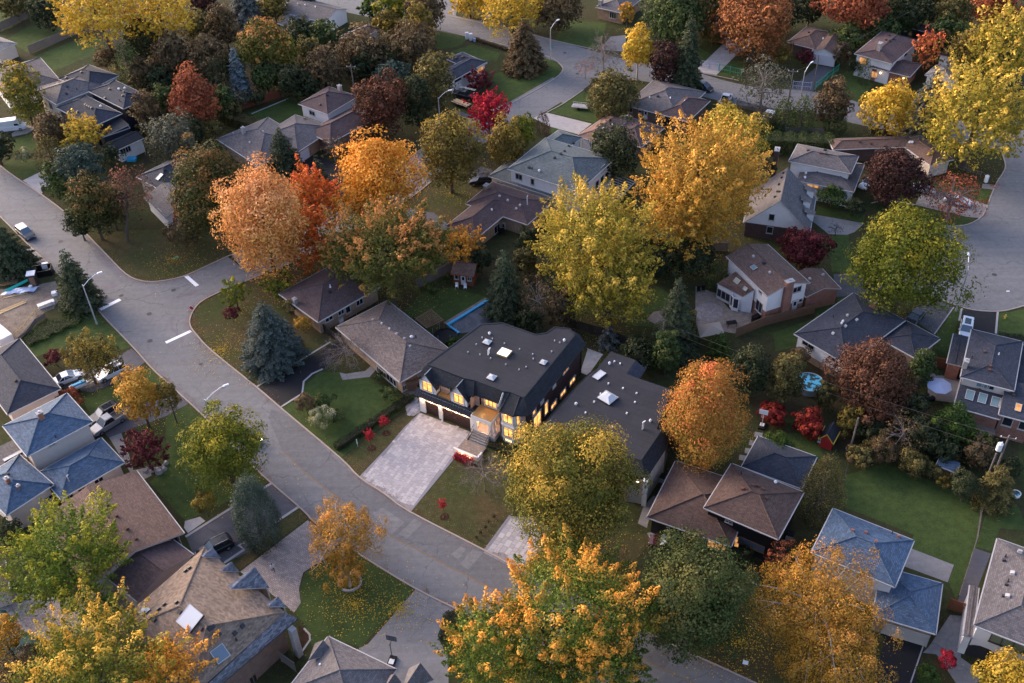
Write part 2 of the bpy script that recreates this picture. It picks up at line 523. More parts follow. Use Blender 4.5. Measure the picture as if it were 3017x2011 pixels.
# ------------------------------------------------------------------ mesh helpers
class MB:
 def __init__(self):
  self.v,self.f,self.m,self.uv,self.mats=[],[],[],[],[]

 def mi(self,mat):
  if mat not in self.mats:
   self.mats.append(mat)
  return self.mats.index(mat)

 def poly(self,pts,mat,uv=None):
  pts=[Vector(p) for p in pts]
  i0=len(self.v)
  self.v+=pts
  self.f.append(list(range(i0,i0+len(pts))))
  self.m.append(self.mi(mat))
  if uv is None:
   n=Vector((0,0,0))
   for a,b_ in zip(pts,pts[1:]+pts[:1]):
    n+=a.cross(b_)
   n=n.normalized() if n.length>1e-9 else Vector((0,0,1))
   if abs(n.z)>0.999:
    e=pts[1]-pts[0]
    t=Vector((e.x,e.y,0))
    t=t.normalized() if t.length>1e-6 else Vector((1,0,0))
   else:
    t=Vector((0,0,1)).cross(n).normalized()
   s=n.cross(t)
   uv=[(p.dot(t),p.dot(s)) for p in pts]
  self.uv.append(uv)

 def prism(self,top,dz,mat,side=None,bottom=None,sides=True):
  """polygon thickened straight down by dz"""
  top=[Vector(p) for p in top]
  n=sum(((a.x*b_.y-a.y*b_.x) for a,b_ in zip(top,top[1:]+top[:1])))
  if n<0:
   top=top[::-1]
  bot=[p-Vector((0,0,dz)) for p in top]
  self.poly(top,mat)
  if sides:
   for i in range(len(top)):
    j=(i+1)%len(top)
    self.poly([top[i],bot[i],bot[j],top[j]],side or mat)
  self.poly(bot[::-1],bottom or side or mat)

 def box(self,c,ax,half,mat):
  """oriented box: centre, (x,y,z axes), half sizes"""
  c=Vector(c)
  x,y,z=[Vector(a)*h for a,h in zip(ax,half)]
  P8=[c+sx*x+sy*y+sz*z for sz in(-1,1) for sy in(-1,1) for sx in(-1,1)]
  for q in((0,2,3,1),(4,5,7,6),(0,1,5,4),(2,6,7,3),(0,4,6,2),(1,3,7,5)):
   self.poly([P8[i] for i in q],mat)

 def bar(self,a,b_,r,mat,r2=None,seg=6,cap=True):
  a,b_=Vector(a),Vector(b_)
  d=(b_-a)
  if d.length<1e-6:
   return
  d.normalize()
  u=d.orthogonal().normalized();w=d.cross(u)
  r2=r if r2 is None else r2
  A=[a+(u*math.cos(t)+w*math.sin(t))*r for t in[2*math.pi*k/seg for k in range(seg)]]
  B=[b_+(u*math.cos(t)+w*math.sin(t))*r2 for t in[2*math.pi*k/seg for k in range(seg)]]
  for k in range(seg):
   self.poly([A[k],A[(k+1)%seg],B[(k+1)%seg],B[k]],mat)
  if cap:
   self.poly(A[::-1],mat);self.poly(B,mat)

 def build(self,name,parent=None,origin=None,smooth=False):
  me=bpy.data.meshes.new(name)
  o=Vector(origin) if origin is not None else(Vector(parent['_o']) if parent is not None and '_o' in parent else Vector((0,0,0)))
  me.from_pydata([tuple(v-o) for v in self.v],[],self.f)
  for m in self.mats:
   me.materials.append(MATS[m])
  me.polygons.foreach_set('material_index',self.m)
  ul=me.uv_layers.new(name='UVMap')
  ul.data.foreach_set('uv',[c for f in self.uv for p in f for c in p])
  if smooth:
   me.polygons.foreach_set('use_smooth',[True]*len(me.polygons))
  me.update()
  ob=bpy.data.objects.new(name,me)
  COL.objects.link(ob)
  if parent is not None:
   ob.parent=parent
   if '_o' in parent:
    ob['_o']=tuple(parent['_o'])
  elif origin is not None:
   ob.location=o
  return ob

def tag(o,label=None,cat=None,group=None,kind=None):
 if label:o['label']=label
 if cat:o['category']=cat
 if group:o['group']=group
 if kind:o['kind']=kind
 return o

def empty(name,loc,label,cat,group=None,rz=0.0):
 o=bpy.data.objects.new(name,None)
 o.empty_display_size=0.3
 o.location=loc
 o.rotation_euler.z=rz
 COL.objects.link(o)
 tag(o,label,cat,group)
 return o

def root_at(name,loc,label,cat,group=None):
 """empty whose parts are drawn in world coordinates"""
 o=empty(name,loc,label,cat,group)
 o['_o']=tuple(loc)
 return o

def cleanup_props():
 for o in bpy.data.objects:
  if '_o' in o:
   del o['_o']

def copy_tree(o,parent=None):
 c=o.copy()
 COL.objects.link(c)
 if parent is not None:
  c.parent=parent
 for ch in list(o.children):
  copy_tree(ch,c)
 return c

def sheet(name,pts,z,mat,kind='structure',parent=None):
 mb=MB()
 w=W2(pts,z)
 a=sum(((p.x*q.y-p.y*q.x) for p,q in zip(w,w[1:]+w[:1])))
 if a<0:w=w[::-1]
 mb.poly(w,mat)
 o=mb.build(name,parent)
 if kind and parent is None:o['kind']=kind
 return o

def offset_line(w,d):
 out=[]
 for i,p in enumerate(w):
  a=w[max(i-1,0)];b_=w[min(i+1,len(w)-1)]
  t=(b_-a);t.z=0
  if t.length<1e-6:t=Vector((1,0,0))
  t.normalize()
  out.append(p+Vector((-t.y,t.x,0))*d)
 return out

def ribbon_w(w,width,z0,z1,mat,mb):
 L=offset_line(w,width/2);R=offset_line(w,-width/2)
 for i in range(len(w)-1):
  q=[Vector((p.x,p.y,z1)) for p in(R[i],R[i+1],L[i+1],L[i])]
  mb.poly(q,mat)
  if z1>z0+0.02:
   for a,b_ in((q[0],q[1]),(q[2],q[3])):
    mb.poly([a,Vector((a.x,a.y,z0)),Vector((b_.x,b_.y,z0)),b_],mat)

def smooth_line(pts,n=4):
 """Catmull-Rom through world points"""
 out=[]
 for i in range(len(pts)-1):
  p0=pts[max(i-1,0)];p1=pts[i];p2=pts[i+1];p3=pts[min(i+2,len(pts)-1)]
  for k in range(n):
   t=k/n
   out.append(0.5*((2*p1)+(p2-p0)*t+(2*p0-5*p1+4*p2-p3)*t*t+(3*p1-p0-3*p2+p3)*t**3))
 out.append(pts[-1])
 return out

Z=Vector((0,0,1))
# ------------------------------------------------------------------ ground, roads, drives
mb=MB()
mb.poly([(-2500,-1500,0),(2500,-1500,0),(2500,3500,0),(-2500,3500,0)],'lawn_mix')
mb.build('ground')['kind']='structure'

LAWN=[  # (name, material, outline)
('lawn','lawn_green',PL('T1',-40,60,60,40,190,115,-40,220)),
('lawn','lawn_green',PL('T1',40,260,200,165,480,190,470,235,200,355)),
('lawn','lawn_green',PL('T1',225,370,620,220,720,250,640,350,300,490)),
('lawn','lawn_green',PL('T1',1635,745,1900,650,2000,640,2010,880,1930,940,1800,830)),
('lawn','lawn_green',PL('T1',60,930,210,880,260,990,90,1010)),
('lawn','lawn_green',PL('T1',0,1090,90,1040,290,1060,290,1125,150,1190)),
('lawn','lawn_green',PL('T2',590,200,700,195,850,250,800,300,640,330)),
('lawn','lawn_green',PL('T2',700,350,880,290,1060,350,1040,400,870,400)),
('lawn','lawn_green',PL('T2',1000,500,1180,420,1340,362,1420,395,1470,450,1435,505,1300,592,1112,690,1090,640)),
('lawn','lawn_green',PL('T2',1400,290,1500,130,1760,150,1740,250,1700,318,1660,315)),
('lawn','lawn_green',PL('T2',1380,738,1600,590,1700,640,1720,760,1690,808)),
('lawn','lawn_green',PL('T2',1385,835,1560,880,1590,935,1400,880)),
('lawn_litter','lawn_litter',PL('T2',560,1240,920,1180,960,1260,720,1470,600,1405,540,1300)),
('lawn_litter','lawn_litter',PL('M1',580,85,900,60,1480,60,1495,232,1350,300,1200,365,1040,395,935,390,835,345,700,215)),
('lawn_litter','lawn_litter',PL('M1',1680,380,2100,300,2240,380,2300,700,2200,800,1695,1090,1405,855,1305,750,1260,688,1266,620,1325,543,1455,474)),
('lawn','lawn_green',PL('M1',500,640,640,600,870,830,700,880,500,800,230,900,160,800,300,720)),
('lawn','lawn_green',PL('M1',540,1170,760,1080,1000,960,1085,1050,780,1240,620,1330)),
('lawn','lawn_green',PL('M1',1090,1300,1250,1210,1335,1290,1500,1420,'B1',1640,115,1775,235,1720,265,1225,500,990,250,1100,100)),
('lawn','lawn_green',PL('M1',1850,1236,2110,1000,2240,1000,'M2',180,1020,400,1180,460,1150,530,1165,90,1500,'B1',2260,80)),
('lawn','lawn_litter',PL('M2',90,1505,440,1260,500,1300,'B2',320,5,130,200,0,100)),
('lawn','lawn_litter',PL('B2',470,432,760,90,'M2',940,1530,1000,1480,1150,1560,'B2',1150,60,1150,440,950,685)),
('lawn','lawn_green',PL('B1',1980,960,2010,840,2150,770,'B2',145,735,495,945,140,1332,40,1300,-60,1280,'B1',2060,1330,2010,1180,1950,1110)),
('lawn','lawn_litter',PL('B1',1550,790,1650,690,1820,515,1980,412,2030,480,1585,820)),
('lawn','lawn_green',PL('M2',420,620,540,470,740,440,960,500,985,515,700,665,500,640)),
('lawn','lawn_green',PL('M2',1880,560,2100,430,2240,520,2100,700,1900,690)),
('lawn','lawn_green',PL('M3',620,740,880,650,900,700,780,770,780,830,640,860)),
('lawn','lawn_green',PL('M3',880,590,1150,470,1170,480,920,660)),
('lawn','lawn_litter',PL('M3',1200,480,1400,430,1500,600,1450,640)),
('lawn','lawn_green',PL('M3',740,1000,960,980,1010,1090,900,1100)),
('lawn','lawn_green',PL('M3',990,95,1120,90,1150,350,1010,335)),
('lawn','lawn_green',PL('T3',915,1360,1230,1420,1220,1470,900,1410)),
('lawn','lawn_green',PL('T3',1560,1360,1900,1435,1960,1445,1880,1482,1700,1485,1560,1430)),
('lawn','lawn_green',PL('T3',1990,1240,2075,1250,2020,1345,1960,1330)),
('lawn','lawn_green',PL('T3',1120,460,1260,530,1280,560,1200,660,1125,675,1030,520)),
('lawn','lawn_green',PL('T3',250,490,330,400,450,400,400,525)),
('lawn','lawn_green',PL('T3',90,330,130,310,220,360,150,430)),
('lawn','lawn_litter',PL('T3',0,575,215,615,160,655,0,630)),
('lawn','lawn_green',PL('M3',1820,575,1870,580,1830,700,1780,940,1675,925,1690,780)),
('lawn','lawn_green',PL('M3',2115,610,2300,580,2330,780,2240,780,2100,745)),
('lawn','lawn_green',PL('B3',1100,200,1350,120,1700,250,1990,400,2000,450,1960,690,1830,1020,1780,900,1815,790,1530,680,1550,590,1070,400,1060,320)),
('lawn','lawn_green',PL('B3',2020,470,2240,400,2300,560,2120,550,2060,700,1960,670)),
('lawn_litter','lawn_litter',PL('B3',-60,1290,480,1000,860,1000,1310,1330,1290,1568,520,1568,200,1425,0,1335)),
('lawn_litter','lawn_litter',PL('B2',1330,640,1700,560,2080,590,1960,760,1500,840)),
('lawn','lawn_green',PL('M3',560,1400,900,1400,960,1568,700,1600,520,1568)),
('soil','dirt',PL('C',-100,1500,-100,600,300,560,700,500,950,450,1050,700,920,920,640,1040,260,1470,0,1560)),
('mulch_bed','mulch',PL('H33',1920,950,1990,990,2040,1060,2010,1140,1960,1200)),
('mulch_bed','mulch',PL('M2',1040,1470,1180,1555,1150,1590,990,1490)),
('forest_floor','forest_floor',PL('M2',900,250,1240,200,1500,640,1560,740,1300,760,1000,520)),
('forest_floor','forest_floor',PL('T1',380,0,2240,0,2240,560,1500,720,950,1100,880,500,600,200)),
('forest_floor','forest_floor',PL('M3',350,860,980,900,1500,1200,2240,1300,2240,1568,1000,1520,960,1300,500,1300)),
('patio_round','cobble',[P('M3',195+95*math.cos(k*.4),600+62*math.sin(k*.4)) for k in range(16)]),
('patio_round','patio_stone',PL('M2',2030,650,2070,600,2150,590,2240,640,2240,690,2100,690)),
]
for i,(nm,mt,pts) in enumerate(LAWN):
 sheet(nm,pts,0.0125 if nm=='patio_round' else 0.004+0.0006*(i%5),mt)

W_KERB=PL('M1',-250,-280,50,20,190,160,335,300,470,430,600,530,650,592,720,670,870,825,1000,970,1090,1055,1200,1155,1340,1285,
'B1',1640,110,1780,240,2000,430,2090,520,'B2',140,725,500,945,760,1075,900,1150,1200,1330,1700,1600,'B3',0,1780,600,2050)
N_KERB=PL('T1',-250,880,0,1092,150,1200,270,1280,430,1400,'M1',570,85,700,220,830,350,930,395,1040,400,1200,370,1350,305,1500,235)
S_KERB=PL('M1',1680,375,1450,470,1320,540,1262,620,1255,690,1300,755,1400,860,1700,1103,1850,1232,2240,1560,
'B2',130,210,300,322,465,440,950,690,1210,830,1600,1010,'B3',0,1340,200,1430,500,1568,900,1760)
SIDE_C=smooth_line(W2(PL('D',553,612,640,578,720,540,800,497,870,460,930,418,985,372,1050,328,1120,288,1196,253,1262,215,1305,190)),3)
sideL=offset_line(SIDE_C,4.3);sideR=offset_line(SIDE_C,-4.3)
ww,wn_,wsk=[smooth_line(W2(k),3) for k in(W_KERB,N_KERB,S_KERB)]
ROADS=[]
def road_poly(name,pts,z=0.014,mat='asphalt'):
 mbx=MB()
 pts=[Vector((p.x,p.y,z)) for p in pts]
 a=sum(((p.x*q.y-p.y*q.x) for p,q in zip(pts,pts[1:]+pts[:1])))
 mbx.poly(pts if a>0 else pts[::-1],mat)
 o=mbx.build(name);o['kind']='structure'
 return o
def side_of(line,p):
 return min(range(len(line)),key=lambda i:(line[i]-p).length)
road_poly('road',ww+wsk[::-1]+wn_[::-1])
mbx=MB();ribbon_w(SIDE_C,8.6,0,0.0165,'asphalt',mbx);mbx.build('road')['kind']='structure'
TOP_C=smooth_line(W2(PL('T2',600,-300,640,-60,665,30,'T2',660,130,870,185,1100,240,1400,325,1750,425,2000,470,2240,500,'T3',60,530,260,590,500,640,800,660,1000,695,1180,745,1450,800,1750,850,2300,960,2800,1100)),3)
mbx=MB();ribbon_w(TOP_C,9.0,0,0.019,'asphalt',mbx);mbx.build('road')['kind']='structure'
mbx=MB();ribbon_w(W2(PL('T1',1300,-60,'T2',-200,-10,60,30,300,80)),8.0,0,0.012,'asphalt',mbx);mbx.build('road')['kind']='structure'
# junction mouth of the side street with the top road
road_poly('road',W2(PL('T2',1335,360,1420,390,1475,450,1440,505,1300,592,1480,682,1610,590,1700,520,1850,500,1800,430)),0.0215)
COURT=PL('T3',2110,960,2150,1060,2150,1120,2100,1200,2060,1290,2005,1420,1900,1482,1780,1492,'M3',1600,60,1450,200,1400,330,1480,420,1690,505,1830,558,1950,590,2110,598,2240,572,2330,540)
cw=smooth_line(W2(COURT),3)
road_poly('court',cw+W2(PL('M3',2900,500,2900,-500,'T3',2900,800,2240,860)),0.024)

def kerb(line,name='kerb'):
 mbx=MB()
 ribbon_w(line,0.20,0.0,0.085,'kerb_stone',mbx)
 mbx.build(name)['kind']='structure'
kerb(ww);kerb(wn_+sideL[1:-6]);kerb(wsk[::-1][:0]+sideR[1:-7][::-1]+wsk)
kerb(cw)
kerb(smooth_line(W2(PL('T2',650,190,850,242,1100,298,1335,360,1420,392,1475,450,1440,503,1300,592,1115,690)),3))
kerb(smooth_line(W2(PL('T2',665,92,800,122,1110,192,1400,262,1680,325)),3))
kerb(W2(PL('T3',105,472,245,500,395,530)))
kerb(W2(PL('T3',-60,572,215,625)))
kerb(smooth_line(W2(PL('T2',1370,740,1480,682,1610,592)),2))

# newer, darker lane east of the seam, and the seam itself
SEAM=W2(PL('M1',1100,810,1300,1010,1600,1250,1800,1440,'B1',1860,30,2000,170,2240,355,'B2',270,560,480,670,700,790,860,870,990,940,1300,1090,'B3',-100,1480,100,1568))
E2=W2(PL('B2',100,195,300,330,465,448,950,700,1210,840,1600,1020,'B3',0,1350,100,1395))
road_poly('road_patch',W2(PL('B1',2240,355,'B2',270,560,480,670,700,790,990,940,1300,1090,'B3',-100,1480,'B3',0,1350,'B2',1600,1020,1210,838,950,700,465,448,300,332,130,222,'B1',2240,120,'M1',2100,1450,1900,1290,1790,1240,1770,1300,'B1',1860,30,2000,170)),0.020,'asphalt_dark')
mbx=MB();ribbon_w(smooth_line(SEAM[4:],3),0.16,0,0.024,'seam',mbx);mbx.build('road_seam')['kind']='structure'
mbx=MB();ribbon_w(smooth_line(SEAM[:5],3),0.07,0,0.024,'patch_dark',mbx);mbx.build('road_seam')['kind']='structure'
for pts,mt in((PL('B2',215,450,285,412,430,510,345,590),'patch_light'),(PL('B2',390,585,495,485,548,515,445,618),'patch_light'),
(PL('B2',735,722,800,668,835,685,785,755),'patch_light'),(PL('B2',795,785,885,680,945,712,850,822),'patch_light'),
(PL('B2',750,1050,785,1000,910,1058,870,1110),'patch_light'),(PL('M1',640,430,750,400,790,425,660,470),'patch_dark'),
(PL('M1',590,170,640,180,720,270,800,360,780,370,640,250),'patch_dark'),(PL('M1',1120,640,1145,625,1140,700,1230,800,1200,800,1125,710),'patch_dark'),
(PL('M1',1160,500,1290,450,1310,470,1170,515),'patch_dark'),(PL('M3',2065,545,2240,470,2290,560,2090,588),'patch_light'),
(PL('T2',110,0,0,0,0,1,110,1),'patch_dark')):
 sheet('road_patch',pts,0.0275,mt)
for pts in(PL('M1',650,580,785,512,802,524,668,592),PL('M1',1088,797,1255,720,1266,733,1100,810),PL('M1',1216,368,1240,360,1314,424,1290,434)):
 sheet('stop_line',pts,0.032,'road_paint')
for p,r in((P('M1',985,614),0.42),(P('M1',990,792),0.42),(P('M1',800,493),0.35),(P('M3',2083,355),0.4),(P('M3',1920,503),0.4),(P('T2',1487,347),0.4),(P('T2',1570,485),0.4),(P('M1',400,135),0.42),(P('M1',1325,945),0.3),(P('M1',1145,457),0.4),(P('T2',60,62),0.01)):
 c=site(p,0.034)
 if r>0.1:
  mbx=MB();mbx.poly([c+Vector((math.cos(a)*r,math.sin(a)*r,0)) for a in[k*math.pi/8 for k in range(16)]],'iron')
  ring=[c+Vector((math.cos(a)*(r+.09),math.sin(a)*(r+.09),-0.002)) for a in[k*math.pi/8 for k in range(16)]]
  mbx.poly(ring,'patch_dark')
  mbx.build('manhole_cover',origin=c)['kind']='structure'

DRIVES=[
('driveway','asphalt_black',PL('M1',1715,1108,1850,1218,2000,1130,2008,1060,2120,985,2300,850,2240,790,2100,870)),
('driveway','asphalt_drive',PL('B1',1225,600,1540,410,1790,252,1975,405,1820,510,1650,700,1500,770,1280,730)),
('driveway','cobble',PL('B1',1585,835,2030,495,2100,540,2240,640,2150,745,2000,840,1972,950,1985,1040,1940,1105,1830,1010,1680,900)),
('driveway','concrete',PL('B2',505,948,760,1078,680,1170,660,1290,720,1400,720,1620,0,1620,-80,1500,140,1335,190,1310)),
('driveway','concrete_pale',PL('T1',150,1190,290,1120,340,1200,272,1280)),
('driveway','concrete',PL('T1',40,910,160,815,240,840,180,880)),
('driveway','asphalt_drive',PL('M1',868,842,960,930,790,1060,600,1130,400,1100,400,1010,700,940)),
('driveway','asphalt_drive',PL('M1',600,1330,780,1240,1190,1150,1250,1205,1090,1290,720,1430)),
('path','concrete',PL('M1',720,1430,800,1400,850,1540,'B1',880,165,985,145,1000,200,930,235,860,180,830,130)),
('driveway','concrete_pale',PL('T3',105,468,290,290,440,300,248,493)),
('driveway','asphalt_drive',PL('T3',720,600,920,430,1020,445,870,625)),
('driveway','concrete',PL('T2',1720,325,1790,240,1890,230,1890,340)),
('driveway','asphalt_drive',PL('T2',925,135,1000,95,1090,110,1085,180)),
('driveway','concrete_pale',PL('T2',1275,775,1370,742,1665,815,1575,885,1385,832)),
('driveway','asphalt_black',PL('T1',1980,1070,2050,1010,2240,1080,2300,1250,2200,1440,2100,1400)),
('driveway','concrete',PL('T3',885,1412,1225,1472,1160,1530,'M3',1110,92,990,88,880,0)),
('driveway','asphalt_drive',PL('M3',1020,352,1120,345,1420,420,1300,470,1040,505)),
('driveway','asphalt_drive',PL('M3',1690,512,1812,572,1685,745,1590,680,1480,640)),
('driveway','asphalt_black',PL('M3',1880,575,2100,600,2085,750,1850,740)),
('driveway','concrete',PL('T3',2040,1350,2020,1440,1900,1430,1560,1350,1600,1270,1800,1270)),
('path','concrete',PL('T3',2005,1210,2090,1220,2075,1250,2000,1240)),
('driveway','asphalt_black',PL('B3',1370,1200,1615,1290,1560,1620,1285,1620)),
('path','concrete',PL('B3',1650,1330,1790,1120,1920,1130,1880,1260,1860,1400,2000,1500,1960,1600,1850,1600,1700,1380,1610,1370)),
('path','asphalt_drive',PL('B3',1955,680,2060,715,1925,1060,1840,1025)),
('patio','concrete',PL('B3',1530,680,1815,790,1775,905,1490,800)),
('patio','patio_stone',PL('M3',110,430,250,480,330,580,560,600,570,665,380,745,110,700)),
('path','concrete_pale',PL('B1',1215,545,1220,500,1320,472,1355,500,1240,580)),
('patio','concrete_pale',PL('M2',1640,842,1740,880,1640,1020,1590,1000)),
('driveway','asphalt_drive',PL('T2',740,742,770,725,870,760,860,790)),
('driveway','asphalt_drive',PL('T2',860,1140,940,1095,1010,1120,1000,1220,880,1225)),
('driveway','asphalt_drive',PL('T2',440,1370,620,1400,720,1480,700,1530,440,1440)),
('driveway','concrete',PL('M1',130,180,190,165,320,275,220,290)),
('path','concrete',PL('M2',0,1000,40,1010,170,990,240,930,260,960,200,1030,20,1050)),
('path','concrete',PL('M2',400,1120,460,1090,530,1130,440,1155)),
('path','concrete',PL('R',730,1415,770,1290,850,1200,910,1230,830,1330,800,1450)),
('driveway','concrete',PL('R',800,1490,900,1460,1050,1500,1000,1640,850,1600)),
('driveway','asphalt',PL('B3',-60,1330,60,1180,110,1220,40,1370)),
('patio','concrete',PL('M3',1650,1000,1860,1050,1830,1200,1640,1180)),
('pool_deck','cobble',PL('B1',0,960,400,1010,820,960,1000,1080,820,1160,420,1290,0,1290)),
]
for i,(nm,mt,pts) in enumerate(DRIVES):
 sheet(nm,pts,0.0085+0.0008*(i%4),mt)

def edging(pts,w=0.28,z=0.05,mat='kerb_edging',name='edging'):
 mbx=MB();ribbon_w(W2(pts),w,0,z,mat,mbx);o=mbx.build(name);o['kind']='structure';return o
edging(PL('M1',1695,1095,2180,800));edging(PL('M1',1850,1232,1995,1140,2005,1060,2060,1010,2130,978))
edging(PL('B1',1225,605,1550,400),0.35);edging(PL('B1',1725,292,1795,250),0.35);edging(PL('B1',1815,512,1975,405),0.35)
edging(PL('H33',1130,285,1345,140,1285,95,1345,65),0.35)
edging(PL('M3',1868,575,1850,660),0.3);edging(PL('M3',2105,600,2092,745),0.3)
edging(PL('M3',1815,570,1685,750),0.2)
edging(PL('B3',1625,1290,1530,1568),0.15);edging(PL('H33',1985,985,2045,1050,2050,1110,1960,1240),0.22)
edging(PL('T3',1270,1340,1340,1320,1420,1325,1560,1350),0.2)
edging(PL('T1',1660,750,1900,650),0.3)

# the light stone driveway: pavers laid one by one
def pav_region(outline,u,origin,pw,ph,gap,cap=300,mats=('paver','paver_b','paver_c'),z=0.03,seed=3,pname='paver',base=None):
 rnd=random.Random(seed)
 w=W2(outline)
 u=u.normalized();v=Vector((-u.y,u.x,0))
 loc=[((p-origin).dot(u),(p-origin).dot(v)) for p in w]
 def inside(x,y):
  c=False
  for(x1,y1),(x2,y2) in zip(loc,loc[1:]+loc[:1]):
   if(y1>y)!=(y2>y) and x<(x2-x1)*(y-y1)/(y2-y1)+x1:c=not c
  return c
 xs=[a for a,_ in loc];ys=[b_ for _,b_ in loc]
 cells=[]
 y=min(ys);row=0
 while y<max(ys):
  h=ph*rnd.choice((0.75,1.0,1.25));x=min(xs)-rnd.random()*pw
  while x<max(xs):
   wd=pw*rnd.choice((0.7,1.0,1.35))
   cx,cy=x+wd/2,y+h/2
   if all(inside(cx+sx*wd*.5,cy+sy*h*.5) for sx in(-1,1) for sy in(-1,1)) or(inside(cx,cy) and wd<=pw*.71):
    c=origin+u*cx+v*cy
    cells.append((c,wd-gap,h-gap))
   x+=wd
  y+=h;row+=1
 cells.sort(key=lambda c:c[0].y)
 root=base
 meshes={}
 rest=MB()
 for i,(c,a,b_) in enumerate(cells):
  mt=rnd.choice(mats)
  zz=z+rnd.uniform(-0.004,0.004)
  if i<cap:
   key=(round(a,2),round(b_,2),mt)
   if key not in meshes:
    q=MB()
    q.box((0,0,0),(u,v,Z),(a/2,b_/2,0.015),mt)
    ob=q.build(pname)
    meshes[key]=ob.data
   else:
    ob=bpy.data.objects.new(pname,meshes[key]);COL.objects.link(ob)
   ob.location=Vector((c.x,c.y,zz-0.012))-root.location
   ob.parent=root
  else:
   rest.box(Vector((c.x,c.y,zz-0.012)),(u,v,Z),(a/2,b_/2,0.015),mt)
 if rest.f:
  o=rest.build('paving',root,origin=root.location);o['kind']='stuff'

dr=PL('B2',140,212,320,20,'Q',-10,1115,80,1030,125,990,600,1172,545,1240,500,1290,'B2',755,75,465,432)
base=sheet('driveway',dr,0.010,'paver_joint');
_mids=W2(PL('B2',300,322,'Q',300,1070))
pav_region(dr,_mids[1]-_mids[0],_mids[0],0.62,0.42,0.03,290,base=base)
edging(PL('B2',137,212,320,20,'Q',-10,1120,80,1035,122,992),0.35,0.03,'paver_edge','paver_border');edging(PL('B2',465,435,758,78),0.35,0.03,'paver_edge','paver_border')
pad=PL('Q',-20,930,85,840,120,900,125,975,60,1020,0,1010)
base=sheet('path',pad,0.010,'paver_joint');pav_region(pad,_mids[1]-_mids[0],_mids[0],0.62,0.42,0.03,60,base=base,seed=5)
pad2=PL('B2',1130,468,962,698,1200,825,1320,690,1420,560,1300,480)
base=sheet('driveway',pad2,0.010,'paver_joint')
_m2=W2(PL('B2',962,698,1130,468));pav_region(pad2,_m2[1]-_m2[0],_m2[0],0.85,0.60,0.035,290,base=base,seed=8)
edging(PL('B2',958,695,1128,465),0.3,0.03,'paver_edge','paver_border');edging(PL('B2',958,700,1205,832),0.5,0.028,'paver_edge','paver_border')
# slabs of the concrete drive lower left of centre: recessed saw cuts
for a in(PL('B2',650,1060,440,1310),PL('B2',680,1470,610,1560),PL('B2',560,1170,640,1080)):
 mbx=MB();ribbon_w(W2(a),0.05,0,0.016,'patch_dark',mbx);mbx.build('joint')['kind']='structure'
# stepping stones in the garden behind the orange maple
for wd_,q in zip(('first','second','third','fourth'),((P('M3',525,1413)),(P('M3',491,1467)),(P('M3',463,1520)),(P('M3',425,1565)))):
 c=site(q,0.02);mbx=MB()
 u=Vector((0.96,-0.28,0));v=Vector((0.28,0.96,0))
 mbx.box(c,(u,v,Z),(0.55,0.5,0.03),'concrete')
 o=mbx.build('stepping_stone',origin=c);tag(o,'%s pale square stepping stone counted from the basketball hoop'%wd_,'stepping stone','square stepping stones by the basketball hoop')
# ------------------------------------------------------------------ houses
def ray_poly(o,d,pts):
 best=None
 for i in range(1,len(pts)-1):
  h=intersect_ray_tri(pts[0],pts[i],pts[i+1],d,o,True)
  if h is not None:
   k=(h-o).length
   if best is None or k<best[0]:best=(k,h)
 return best

